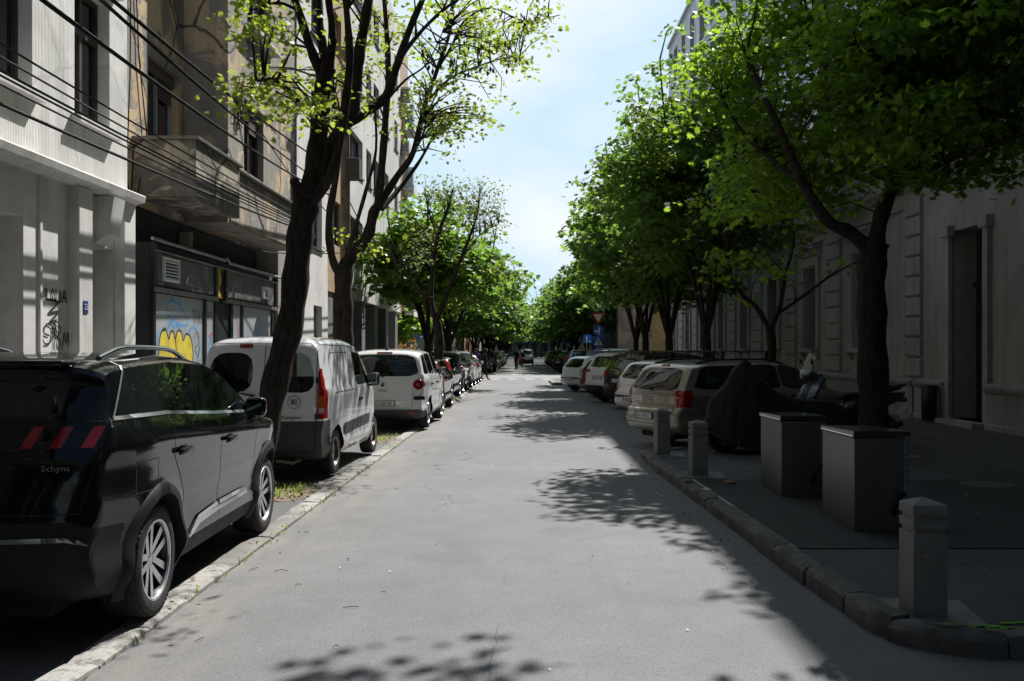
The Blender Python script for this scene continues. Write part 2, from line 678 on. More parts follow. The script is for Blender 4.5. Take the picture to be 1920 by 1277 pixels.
        # tread blocks on the shoulder
        for k in range(60):
            a = 2*math.pi*k/60
            M = Matrix.Rotation(a, 4, 'X')
            for sd in (1, -1):
                q = [Vector((sd*h*0.70, -0.011, Rr-0.006)), Vector((sd*h*0.70, 0.011, Rr-0.006)),
                     Vector((sd*h*1.0, 0.011, Rr-0.024)), Vector((sd*h*1.0, -0.011, Rr-0.024))]
                up = Vector((0, 0, 0.006))
                vs = [M @ p for p in q] + [M @ (p+up) for p in q]
                t.add(vs, [(4,5,6,7),(0,1,5,4),(1,2,6,5),(2,3,7,6),(3,0,4,7)])
        t.build('tyre', RUBBER, hub, 40)
        r = MB()
        # polished lip, dark barrel
        r.lathe([(ri+0.006, h*0.93), (ri+0.004, h*0.98), (ri-0.010, h*0.96), (ri-0.014, h*0.86)], 40, 'x')
        r.cur = 1
        r.lathe([(ri-0.014, h*0.86), (ri-0.03, h*0.6), (ri-0.045, -h*0.6), (ri-0.02, -h*0.9)], 40, 'x')
        r.cur = 0
        if style == 'spoke5':      # five twin spokes, polished face over dark back
            for k in range(5):
                a = 2*math.pi*k/5
                M = Matrix.Rotation(a, 4, 'X')
                for sg in (-1, 1):
                    q = [(sg*0.004, 0.03), (sg*0.042, 0.035), (sg*0.078, ri-0.012), (sg*0.030, ri-0.008)]
                    fx = h*0.60
                    top = [Vector((fx+0.025*(zz/ri), yy, zz)) for yy, zz in q]
                    bot = [Vector((p.x-0.045, p.y*0.95, p.z)) for p in top]
                    vs = [M @ p for p in top+bot]
                    r.cur = 0; r.add(vs, [(0,1,2,3)] if sg > 0 else [(3,2,1,0)])
                    r.cur = 1; r.add(vs, [(0,4,5,1),(1,5,6,2),(2,6,7,3),(3,7,4,0)])
            r.cur = 0
            r.lathe([(0.0, h*0.68), (0.03, h*0.68), (0.048, h*0.62), (0.05, h*0.5)], 20, 'x')
            r.cur = 1
            r.lathe([(0.0, -0.01), (ri-0.02, -0.03)], 30, 'x')
        elif style == 'steel':
            r.cur = 0
            r.lathe([(ri-0.015, h*0.6), (ri*0.82, h*0.35), (ri*0.74, h*0.5), (ri*0.5, h*0.62), (ri*0.36, h*0.55), (ri*0.30, h*0.35), (0.0, h*0.38)], 40, 'x')
            for k in range(12):
                a = 2*math.pi*k/12
                M = Matrix.Rotation(a, 4, 'X') @ Matrix.Translation((h*0.42, 0, ri*0.78))
                r.cur = 1
                r.lathe([(0.0, 0.018), (0.016, 0.018)], 8, 'x', M)
            r.cur = 0
        else:                      # 'multi': hub cap with ten spokes
            nsp = 7
            for k in range(nsp):
                a = 2*math.pi*k/nsp
                M = Matrix.Rotation(a, 4, 'X')
                q = [(-0.022, 0.02), (0.022, 0.02), (0.040, ri-0.012), (-0.040, ri-0.012)]
                fx = h*0.66
                top = [Vector((fx+0.02*(zz/ri), yy, zz)) for yy, zz in q]
                bot = [Vector((p.x-0.04, p.y, p.z)) for p in top]
                vs = [M @ p for p in top+bot]
                r.cur = 0; r.add(vs, [(0,1,2,3),(0,4,5,1),(1,5,6,2),(2,6,7,3),(3,7,4,0)])
            r.lathe([(0.0, h*0.74), (0.04, h*0.72), (0.06, h*0.55)], 20, 'x')
            r.cur = 1
            r.lathe([(0.0, 0.0), (ri-0.02, -0.02)], 30, 'x')
        r.build('rim', [sp.get('rimmat', ALLOY), ALLOYD], hub, 30)
        return hub
    def wheels(s, style='multi'):
        sp = s.sp
        x = sp['W']/2 - sp.get('tw', 0.215)/2 - 0.025
        for y in (sp['yr'], sp['yf']):
            for sd in (1, -1): s.wheel(sd*x, y, style)
        # wells
        mb = MB()
        Rw = sp['R']+sp.get('gap', 0.055)
        for y in (sp['yr'], sp['yf']):
            for sd in (1, -1):
                xo = sd*(sp['W']/2-0.04); xi = sd*(sp['W']/2-0.36)
                n = 18; vs = []
                for k in range(n+1):
                    a = -0.25+ (math.pi+0.5)*k/n
                    yy, zz = y+Rw*math.cos(a), sp['R']+Rw*math.sin(a)
                    vs += [(xo, yy, zz), (xi, yy, zz)]
                mb.add(vs, [(2*k, 2*k+1, 2*k+3, 2*k+2) for k in range(n)])
                mb.add([(xi, y, sp['R'])]+[vs[2*k+1] for k in range(n+1)], [(0, k+1, k+2) for k in range(n)])
        # seats and dashboard, seen dimly through the glass
        SEAT = mat('seat_cloth', (0.045,0.045,0.048), 0.9, var=0.2, vs=8, world=False)
        bz = float(np.interp(sp['yf']-1.3, sp['belt_y'], sp['belt_z']))-0.42
        W2 = sp['W']/2
        fy = sp['yf']-1.42; ry = max(sp['yr']+0.42, 0.95)
        for sx in (-0.36, 0.36):
            m2 = MB(); m2.bevbox(sx-0.24, sx+0.24, fy, fy+0.50, bz-0.22, bz-0.05, 0.05)
            m2.bevbox(sx-0.22, sx+0.22, fy-0.16, fy-0.02, bz-0.10, bz+0.48, 0.06)
            m2.bevbox(sx-0.12, sx+0.12, fy-0.20, fy-0.10, bz+0.50, bz+0.70, 0.04)
            m2.build('seat', SEAT, s.root, 60)
        if sp.get('rear_seat', True):
            m2 = MB(); m2.bevbox(-W2+0.2, W2-0.2, ry, ry+0.13, bz-0.2, bz+0.42, 0.05)
            for sx in (-0.38, 0.38): m2.bevbox(sx-0.11, sx+0.11, ry-0.02, ry+0.08, bz+0.43, bz+0.58, 0.035)
            m2.build('rear_bench', SEAT, s.root, 60)
        m2 = MB(); m2.bevbox(-W2+0.14, W2-0.14, sp['yf']-0.72, sp['yf']-0.25, bz, bz+0.30, 0.07)
        m2.build('dashboard', BLACKP, s.root, 60)
        m2 = MB(); Ms = Matrix.Translation((-0.36, sp['yf']-0.84, bz+0.25)) @ Matrix.Rotation(R(-62), 4, 'X')
        m2.lathe([(0.175,-0.012),(0.19,0.0),(0.175,0.012),(0.165,0.0)], 24, 'z', Ms, closed=True); m2.build('steering_wheel', BLACKP, s.root, 60)
        # chassis under the floor
        mb.box(-sp['W']/2+0.38, sp['W']/2-0.38, 0.25, sp['L']-0.3, 0.17, 0.32)
        mb.build('underbody', WELL, s.root)
        m2 = MB(); m2.poly([(-W2+0.13,0.32,0.62),(W2-0.13,0.32,0.62),(W2-0.13,sp['L']-1.0,0.62),(-W2+0.13,sp['L']-1.0,0.62)]); m2.build('cabin_floor', WELL, s.root)
    def arches(s, trim=None, tw=0.06):
        sp = s.sp; Rw = sp['R']+sp.get('gap', 0.055)
        for y in (sp['yr'], sp['yf']):
            poly = [(y+Rw*math.cos(a), sp['R']+Rw*math.sin(a)) for a in np.linspace(0, 2*math.pi, 26, endpoint=False)]
            s.cut(poly, 'side', lambda c: abs(c.x) > 0.42, 'arch_hole', WELL, keep=False, only=set(s.parts))
        if trim is not None:
            mb = MB()
            for y in (sp['yr'], sp['yf']):
                for sd in (1, -1):
                    vs = []
                    n = 26
                    for k in range(n+1):
                        a = R(-22)+R(224)*k/n
                        row = []
                        for rr, of in ((Rw-0.006, -0.03), (Rw-0.002, 0.012), (Rw+tw*0.6, 0.016), (Rw+tw, 0.001)):
                            yy = y+rr*math.cos(a); zz = sp['R']+rr*math.sin(a)
                            zz = max(zz, 0.19)
                            xx = float(s.width(np.array([yy]), np.array([zz]))[0])+of
                            row.append((sd*xx, yy, zz))
                        vs += row
                    fs = []
                    for k in range(n):
                        for q in range(3):
                            fs.append((k*4+q, (k+1)*4+q, (k+1)*4+q+1, k*4+q+1))
                    mb.add(vs, fs)
            mb.build('arch_trim', trim, s.root, 50)
    def box_on(s, name, view, u, v, dims, m, side=1, out=0.0, parent=None, b=0.006, follow=True):
        h, n = s.hit(view, u, v, side)
        if h is None: return None
        if not follow:
            n = {'side': Vector((side, 0, 0)), 'rear': Vector((0, -1, 0)), 'front': Vector((0, 1, 0))}[view]
        up = Vector((0, 0, 1)); xax = up.cross(n).normalized(); zax = n.cross(xax).normalized()
        M = Matrix((( xax.x, n.x, zax.x, h.x), (xax.y, n.y, zax.y, h.y), (xax.z, n.z, zax.z, h.z), (0, 0, 0, 1)))
        w, d, hh = dims
        mb = MB()
        mb.bevbox(-w/2, w/2, out-d*0.4, out+d*0.6, -hh/2, hh/2, b, M)
        o = mb.build(name, m, parent or s.root, 40, fix=False)
        return o, M
    def plate(s, view, z, txt, u=0.0):
        r = s.box_on('number_plate', view, u, z, (0.52, 0.02, 0.115), INK, out=0.012, b=0.004)
        if not r: return
        o, M = r
        mb = MB(); mb.bevbox(-0.25, 0.25, 0.0, 0.012, -0.048, 0.048, 0.003, M @ Matrix.Translation((0, 0.013, 0)))
        mb.build('plate_face', PLATEW, o)
        mb = MB(); mb.bevbox(-0.25, -0.212, 0.0, 0.0135, -0.047, 0.047, 0.002, M @ Matrix.Translation((0, 0.0135, 0)))
        mb.build('country_band', PLATEB, o)
        c = [M.col[i] for i in range(4)]
        T = Matrix((c[0], c[2], c[1], c[3])).transposed() @ Matrix.Translation((0.018, -0.004, 0.0275))
        text('plate_lettering', txt, 0.098, T, INK, o, 0.0008, sx=0.80)
    def word(s, name, view, u, z, txt, size, m, side=1, sx=1.0):
        h, n = s.hit(view, u, z, side)
        if h is None: return
        up = Vector((0, 0, 1)); xax = up.cross(n).normalized(); zax = n.cross(xax).normalized()
        # text reads along xax (rear seen from behind), up zax
        M = Matrix(((xax.x, zax.x, n.x, h.x), (xax.y, zax.y, n.y, h.y), (xax.z, zax.z, n.z, h.z), (0, 0, 0, 1)))
        return text(name, txt, size, M @ Matrix.Translation((0, 0, 0.008)), m, s.root, 0.002, sx=sx)
    def mirrors(s, y, z, m, size=(0.20, 0.12, 0.17), dark=BLACKP):
        for sd in (1, -1):
            x = float(s.width(np.array([y]), np.array([z]))[0])*sd
            mb = MB()
            w, d, h = size
            mb.bevbox(min(x-sd*0.01, x+sd*(w-0.01)), max(x-sd*0.01, x+sd*(w-0.01)), y-d*0.4, y+d*0.6, z-h*0.35, z+h*0.65, 0.045)
            o = mb.build('wing_mirror', m, s.root, 60)
            if m is not dark: o['painted'] = 1
            mb = MB()
            mb.bevbox(min(x-sd*0.04, x+sd*0.08), max(x-sd*0.04, x+sd*0.08), y-0.03, y+0.05, z-h*0.40, z-h*0.18, 0.012)
            mb.build('mirror_stalk', dark, o, 60)
            mb = MB()
            mb.bevbox(min(x+sd*0.01, x+sd*(w-0.03)), max(x+sd*0.01, x+sd*(w-0.03)), y-d*0.4-0.004, y-d*0.4+0.006, z-h*0.25, z+h*0.55, 0.003)
            mb.build('mirror_glass', MIRG, o)
    def handles(s, spots, m, size=(0.20, 0.035, 0.03)):
        for (y, z) in spots:
            for sd in (1, -1):
                r = s.box_on('door_handle', 'side', y, z, size, m, side=sd, out=0.02, b=0.009)
                if r and m is not BLACKP and m is not CHROME: r[0]['painted'] = 1
                mb = MB(); M = r[1]
                mb.bevbox(-0.06, 0.06, 0.0, 0.004, -0.035, 0.03, 0.0015, M)
                mb.build('handle_recess', WELL, r[0])
    def wiper(s, x0=0.0, z0=1.05, x1=-0.32, z1=1.10):
        a, n = s.hit('rear', x0, z0); b, n2 = s.hit('rear', x1, z1)
        mb = MB()
        mb.tube([a+n*0.03, a.lerp(b, 0.5)+n*0.035, b+n2*0.018], [0.014, 0.009, 0.006], 6)
        mb.tube([a+n*-0.01, a+n*0.035], 0.02, 8)
        mb.build('rear_wiper', BLACKP, s.root, 40)
    def side_windows(s, polys, trim=None, tw=0.014, names='side_window', closed=True):
        for p in polys:
            s.cut(p, 'side', lambda c: abs(c.x) > 0.30, names, s.sp.get('glass', GLASS), split_sides=True)
        if trim is not None:
            mb = MB()
            for p in polys:
                for sd in (1, -1): s.ribbon(mb, p, 'side', tw, 0.003, sd, closed)
            mb.build('window_trim', trim, s.root)
    def rails(s, y0, y1, x, m, h=0.045, w=0.016):
        for sd in (1, -1):
            pts = []
            for k in range(13):
                t = k/12
                y = y0+(y1-y0)*t
                hp, n = s.hit('top', x*sd, y)
                lift = h*min(1, 5*min(t, 1-t)+0.0)
                pts.append(hp+Vector((0, 0, lift+0.004)))
            mb = MB(); mb.tube(pts, w, 8)
            mb.build('roof_rail', m, s.root, 60)

PANE_POLY = lambda pts, k=1: roundpoly(pts, k, 0.12)

def spec(**k):
    d = dict(belt_y=[0, 4.5], belt_z=[1.0, 0.95])
    d.update(k); return d

# ---- outlines (y forward from the tail, z up)
OUT_SUV = [(0.10,0.26),(0.0,0.40),(0.0,0.66),(0.05,0.90),(0.08,1.06),(0.22,1.24),(0.40,1.50),(0.36,1.555),(0.62,1.60),(1.4,1.625),(2.15,1.60),(2.55,1.52),
           (3.20,1.16),(3.35,1.10),(3.9,1.03),(4.25,0.93),(4.42,0.76),(4.45,0.50),(4.38,0.26),(4.1,0.20),(2.2,0.19),(0.4,0.20)]
OUT_VAN = [(0.05,0.28),(0.0,0.36),(0.0,0.66),(0.05,0.74),(0.07,1.1),(0.15,1.60),(0.20,1.73),(0.36,1.80),(1.0,1.825),(1.8,1.82),(2.30,1.77),(2.62,1.66),
           (3.05,1.22),(3.22,1.12),(3.62,1.00),(3.86,0.84),(3.99,0.62),(4.0,0.40),(3.90,0.24),(3.5,0.20),(2.0,0.19),(0.4,0.20)]
OUT_MPV = [(0.08,0.24),(0.0,0.36),(0.0,0.62),(0.05,0.80),(0.10,1.12),(0.26,1.50),(0.36,1.60),(0.62,1.645),(1.5,1.67),(2.25,1.64),(2.62,1.55),
           (3.20,1.15),(3.38,1.07),(3.85,0.96),(4.12,0.80),(4.20,0.55),(4.12,0.28),(3.9,0.20),(2.2,0.19),(0.4,0.20)]
OUT_WAG = [(0.08,0.28),(0.0,0.38),(0.0,0.62),(0.08,0.72),(0.10,0.98),(0.36,1.36),(0.44,1.43),(0.72,1.475),(1.7,1.50),(2.35,1.475),(2.70,1.40),
           (3.35,1.03),(3.50,0.98),(4.05,0.87),(4.38,0.72),(4.50,0.50),(4.42,0.26),(4.1,0.20),(2.2,0.19),(0.4,0.20)]
OUT_HAT = [(0.08,0.26),(0.0,0.36),(0.0,0.60),(0.07,0.70),(0.12,0.96),(0.42,1.34),(0.52,1.40),(0.80,1.435),(1.5,1.45),(2.05,1.43),(2.38,1.35),
           (3.00,1.00),(3.15,0.94),(3.65,0.84),(3.95,0.70),(4.05,0.48),(3.98,0.26),(3.7,0.20),(2.2,0.19),(0.4,0.20)]
OUT_SED = [(0.08,0.28),(0.0,0.38),(0.0,0.66),(0.04,0.90),(0.12,1.00),(0.65,1.02),(1.30,1.36),(1.6,1.42),(2.1,1.43),(2.5,1.38),
           (3.25,1.00),(3.40,0.95),(4.05,0.84),(4.35,0.70),(4.45,0.48),(4.38,0.26),(4.1,0.20),(2.2,0.19),(0.4,0.20)]
# ------------------------------------------------------------------ each kind of vehicle
REAR = lambda L: (lambda c: c.y < L)
P_BLACK = paint('black_paint', (0.004,0.0045,0.006), 0.0, 0.10, 0.03, 0.05)
P_BLACK.node_tree.nodes['Principled BSDF'].inputs['Coat IOR'].default_value = 1.31
P_WHITE = paint('white_paint', (0.68,0.69,0.69), 0.0, 0.30, 0.30)
P_WHITEV = paint('van_white_paint', (0.70,0.72,0.74), 0.0, 0.34, 0.42)
P_SILVER = paint('silver_paint', (0.30,0.33,0.34), 0.75, 0.34, 0.25)
P_BEIGE = paint('silver_beige_paint', (0.30,0.28,0.23), 0.6, 0.36, 0.35)
P_GREY = paint('dark_grey_paint', (0.055,0.062,0.072), 0.5, 0.28, 0.2)
P_BROWN = paint('dark_brown_paint', (0.035,0.028,0.022), 0.3, 0.25, 0.2)
P_BLUE = paint('dark_blue_paint', (0.015,0.025,0.055), 0.2, 0.25, 0.2)
P_RED = paint('dark_red_paint', (0.16,0.018,0.015), 0.2, 0.28, 0.2)
P_NAVY = paint('navy_paint', (0.010,0.013,0.022), 0.0, 0.22, 0.2)

def rear_lamp(c, poly, y=0.7, m=TAILRED, name='tail_light'):
    for sg in (1, -1):
        pl = [(sg*u, v) for u, v in poly]
        c.cut(pl, 'end', lambda q: q.y < y, name, m)

def build_suv_black():
    sp = spec(L=4.45, W=1.84, R=0.345, yr=0.87, yf=3.545, out=OUT_SUV, belt_y=[0.0, 1.0, 3.2, 4.45], belt_z=[1.20, 1.17, 1.06, 0.96],
              tumble=0.34, shoulder=0.02, flare=0.018, glass=GLASST, tw=0.235, rim=0.70, r_up=0.10, r_r=0.20, r_f=0.36, taper_r=0.09, N=210, gap=0.06, scoop=0.8)
    c = Car('parked_suv', 'glossy black SUV with twin-spoke alloy wheels and claw-shaped tail lamps, nearest to the camera', sp, (-3.13, 4.87, 0.03), R(1.6), cat='SUV')
    c.arches()
    cl = BLACKP
    # rear screen
    c.cut(roundpoly([(-0.64,1.265),(0.64,1.265),(0.56,1.52),(-0.56,1.52)], 2, 0.12), 'end', REAR(0.55), 'rear_window', GLASST)
    c.cut(roundpoly([(-0.66,1.12),(0.66,1.12),(0.56,1.52),(-0.56,1.52)], 1, 0.1), 'end', lambda q: q.y > 2.2, 'windscreen', GLASS)
    wins = [PANE_POLY([(0.38,1.262),(0.80,1.258),(1.04,1.250),(1.04,1.550),(0.68,1.548)]),
            PANE_POLY([(1.09,1.243),(2.02,1.185),(1.83,1.555),(1.09,1.548)]),
            PANE_POLY([(2.13,1.180),(3.02,1.135),(2.55,1.45),(2.30,1.53),(1.94,1.555)])]
    c.side_windows(wins)
    # black lower bumper and sills
    c.cut([(-0.95,0.1),(0.95,0.1),(0.95,0.62),(0.72,0.72),(-0.72,0.72),(-0.95,0.62)], 'end', REAR(0.42), 'rear_bumper', cl)
    c.cut([(0.3,0.1),(4.2,0.1),(4.2,0.34),(2.9,0.37),(1.6,0.37),(0.3,0.34)], 'side', lambda q: abs(q.x) > 0.6, 'side_sill', cl)
    # claws
    for k, u in enumerate((0.48, 0.63, 0.785)):
        rear_lamp(c, [(u-0.048,1.105),(u+0.014,1.105),(u+0.044,1.215),(u-0.012,1.215)], 0.5)
    rear_lamp(c, [(0.64,0.45),(0.75,0.45),(0.78,0.56),(0.64,0.56)], 0.4, name='fog_lamp')
    c.cut([(4.10,0.70),(4.45,0.70),(4.35,0.86),(3.85,0.95)], 'side', lambda q: abs(q.x) > 0.4, 'headlight', TAILCLR, split_sides=True)
    c.finish(P_BLACK)
    c.arches.__func__
    # wheel-arch cladding, laid over the body
    s = c
    Rw = sp['R']+sp['gap']; tw = 0.075
    for y in (sp['yr'], sp['yf']):
        for sd in (1, -1):
            mb = MB(); vs = []; n = 30
            for k in range(n+1):
                a = R(-24)+R(228)*k/n
                for rr, of in ((Rw-0.004, -0.05), (Rw, 0.016), (Rw+tw*0.7, 0.018), (Rw+tw, 0.001)):
                    yy = y+rr*math.cos(a); zz = max(sp['R']+rr*math.sin(a), 0.20)
                    xx = float(s.width(np.array([yy]), np.array([zz]))[0])+of
                    vs.append((sd*xx, yy, zz))
            mb.add(vs, [(k*4+q, (k+1)*4+q, (k+1)*4+q+1, k*4+q+1) for k in range(n) for q in range(3)])
            mb.build('arch_trim', cl, c.root, 50)
    c.wheels('spoke5')
    mb = MB()
    for sd in (1, -1):
        c.ribbon(mb, [(0.36,1.247),(0.60,1.246),(1.06,1.236),(2.05,1.170),(3.06,1.118)], 'side', 0.024, 0.006, sd)
        c.ribbon(mb, [(0.36,1.247),(0.66,1.56),(1.06,1.572)], 'side', 0.014, 0.006, sd)
    mb.build('window_trim', SATIN, c.root)
    mb = MB()
    for sd in (1, -1):
        c.ribbon(mb, [(0.645,1.565),(1.3,1.582),(1.95,1.572),(2.36,1.545),(2.62,1.46),(3.08,1.13)], 'side', 0.018, 0.004, sd)
    mb.build('roof_gutter', BLACKP, c.root)
    c.seams([[(1.09,1.24),(1.07,1.0),(1.18,0.86),(1.32,0.66),(1.34,0.38)], [(2.07,1.17),(2.10,0.9),(2.09,0.38)],
             [(3.04,1.10),(3.10,0.95),(3.05,0.60),(2.98,0.36)], [(1.34,0.37),(2.98,0.37)], [(0.52,0.98),(0.82,0.98),(0.82,0.80),(0.52,0.80),(0.52,0.98)]], w=0.006)
    c.seams([[(-0.84,1.08),(-0.76,0.76),(0.76,0.76),(0.84,1.08)], [(-0.86,1.24),(0.86,1.24)]], 'tailgate_gap', view='rear', sides=(1,), w=0.007)
    # chrome sill strips and bumper strip
    mb = MB()
    for sd in (1, -1):
        c.ribbon(mb, [(1.42,0.40),(1.62,0.475),(2.06,0.50)], 'side', 0.030, 0.014, sd)
        c.ribbon(mb, [(2.11,0.502),(2.60,0.505),(2.86,0.500)], 'side', 0.030, 0.014, sd)
        c.ribbon(mb, [(1.40,0.385),(1.62,0.445),(2.06,0.465),(2.86,0.47)], 'side', 0.030, 0.010, sd)
    mb.build('sill_strip', CHROME, c.root)
    mb = MB()
    c.ribbon(mb, [(-0.78,0.60),(-0.70,0.63),(0.70,0.63),(0.80,0.60)], 'rear', 0.026, 0.012)
    mb.build('bumper_strip', MIRG, c.root)
    c.handles([(1.24, 0.985), (2.28, 0.965)], P_BLACK, (0.21, 0.035, 0.035))
    c.mirrors(2.97, 1.13, P_BLACK, (0.17, 0.14, 0.17))
    c.rails(0.72, 2.25, 0.60, CHROME, 0.05, 0.017)
    c.word('badge', 'rear', 0.64, 1.00, 'Schyns', 0.043, mat('badge_grey', (0.17,0.17,0.17), 0.4), sx=1.25)
    # spoiler lip
    mb = MB()
    mb.bevbox(-0.58, 0.58, 0.30, 0.62, 1.535, 1.575, 0.018)
    mb.build('spoiler', P_BLACK, c.root, 60)
    c.wiper(0.0, 1.27, -0.40, 1.30)
    c.plate('rear', 0.88, 'BG 1175-LK', -0.0)
    return c.root

def build_van():
    sp = spec(L=4.0, W=1.67, R=0.30, yr=0.72, yf=3.32, out=OUT_VAN, belt_y=[0.0, 4.0], belt_z=[1.12, 1.06], tumble=0.17, shoulder=0.0,
              flare=0.015, tw=0.185, rim=0.62, r_up=0.14, r_r=0.10, r_f=0.34, taper_r=0.03, rimmat=STEELRIM, rear_seat=False, n=3.2, hoodz=1.15, scoop=0.6)
    c = Car('delivery_van', 'small white panel van with grey bumpers parked behind the tree trunk', sp, (-3.33, 11.68, 0.03), R(-1.8), cat='van')
    c.arches()
    # two rear door windows
    c.cut(roundpoly([(-0.70,1.10),(-0.10,1.10),(-0.10,1.60),(-0.62,1.60)], 2, 0.2), 'end', REAR(0.4), 'rear_window', GLASS)
    c.cut(roundpoly([(0.20,1.10),(0.70,1.10),(0.62,1.60),(0.20,1.60)], 2, 0.2), 'end', REAR(0.4), 'rear_window', GLASS)
    c.cut(roundpoly([(-0.62,1.22),(0.62,1.22),(0.54,1.66),(-0.54,1.66)], 1, 0.1), 'end', lambda q: q.y > 2.2, 'windscreen', GLASS)
    c.side_windows([PANE_POLY([(2.02,1.13),(2.92,1.13),(2.86,1.24),(2.50,1.58),(2.02,1.62)])])
    rear_lamp(c, [(0.72,0.77),(0.90,0.77),(0.90,1.40),(0.735,1.40),(0.72,1.34)], 0.27)
    c.cut([(-1,0.1),(1,0.1),(1,0.745),(-1,0.745)], 'end', REAR(0.40), 'rear_bumper', GREYP)
    c.cut([(3.55,0.1),(4.1,0.1),(4.1,0.60),(3.62,0.60)], 'side', lambda q: True, 'front_bumper', GREYP)
    c.cut([(3.55,0.66),(3.98,0.66),(3.90,0.86),(3.62,0.86)], 'side', lambda q: abs(q.x) > 0.35, 'headlight', TAILCLR, split_sides=True)
    c.finish(P_WHITEV)
    c.wheels('steel')
    # rubbing strips
    mb = MB()
    for sd in (1, -1):
        c.ribbon(mb, [(1.16,0.56),(1.98,0.58)], 'side', 0.15, 0.012, sd)
        c.ribbon(mb, [(2.01,0.58),(2.86,0.60)], 'side', 0.15, 0.012, sd)
    mb.build('rubbing_strip', GREYP, c.root)
    rec = mat('panel_shadow_gap', (0.12,0.13,0.14), 0.6)
    c.seams([[(1.98,1.66),(2.0,1.0),(1.98,0.62),(1.96,0.26),(2.5,0.25)], [(1.99,1.68),(2.52,1.62),(2.97,1.13),(2.97,0.62),(2.90,0.30),(2.5,0.25)]], w=0.008)
    c.seams([[(0.62,1.08),(1.86,1.08)], [(1.88,1.12),(1.84,1.56),(1.74,1.60),(0.72,1.60),(0.62,1.56),(0.60,1.12)], [(0.36,1.705),(2.3,1.69)]], 'side_panel_edge', rec, 0.012)
    c.seams([[(0.05,0.36),(0.05,1.74)], [(-0.72,0.745),(-0.72,1.60),(-0.60,1.72),(0.60,1.72),(0.70,1.62),(0.715,0.745)], [(-0.70,0.36),(0.70,0.36)], [(-0.70,0.36),(-0.72,0.745)], [(0.70,0.36),(0.715,0.745)]],
            'rear_door_gap', view='rear', sides=(1,), w=0.010)
    for sd in (1,):
        c.box_on('brake_light', 'rear', -0.20, 1.685, (0.17, 0.02, 0.055), TAILRED, b=0.008)
    for z in (1.25, 0.80):
        c.box_on('door_hinge', 'rear', 0.715, z, (0.045, 0.03, 0.07), P_WHITEV, b=0.006)
    # amber band and clear foot of the lamp
    mb = MB()
    c.ribbon(mb, [(0.745,0.99),(0.80,0.99)], 'rear', 0.13, 0.004)
    c.ribbon(mb, [(-0.745,0.99),(-0.80,0.99)], 'rear', 0.13, 0.004)
    mb.build('indicator_light', TAILAMB, c.root)
    mb = MB()
    c.ribbon(mb, [(0.745,0.875),(0.80,0.875)], 'rear', 0.07, 0.004)
    c.ribbon(mb, [(-0.745,0.875),(-0.80,0.875)], 'rear', 0.07, 0.004)
    mb.build('reversing_light', TAILCLR, c.root)
    # speed sticker
    h, n = c.hit('rear', 0.44, 0.98)
    Mx = Matrix.Translation(h)
    mb = MB(); mb.lathe([(0.0,-0.004),(0.083,-0.004),(0.083,0.002)], 32, 'y', Mx)
    mb.build('speed_sticker', PLATEW, c.root)
    c.word('sticker_number', 'rear', 0.44, 0.98, '80', 0.105, INK, sx=0.8)
    mb = MB(); mb.lathe([(0.0835,-0.002),(0.0835,-0.0055),(0.077,-0.0055)], 32, 'y', Mx); mb.build('sticker_rim', INK, c.root)
    c.word('badge', 'rear', 0.40, 0.79, 'Kangoo', 0.062, mat('badge_dark', (0.08,0.085,0.09), 0.4), sx=1.35)
    c.handles([(2.12, 0.93)], BLACKP, (0.16, 0.03, 0.04))
    c.mirrors(2.86, 1.16, BLACKP, (0.20, 0.11, 0.20))
    c.wiper(-0.08, 1.06, -0.40, 1.12)
    mb = MB(); mb.lathe([(0.0,0.0),(0.012,0.002),(0.012,0.03),(0.0,0.03)], 10, 'z', Matrix.Translation((0.66,0.30,1.79))); mb.build('roof_stud', BLACKP, c.root)
    mb = MB(); mb.tube([(0.2,0.12,0.24),(0.42,0.06,0.22),(0.46,0.3,0.24)], 0.022, 8); mb.build('exhaust', STEELRIM, c.root)
    return c.root

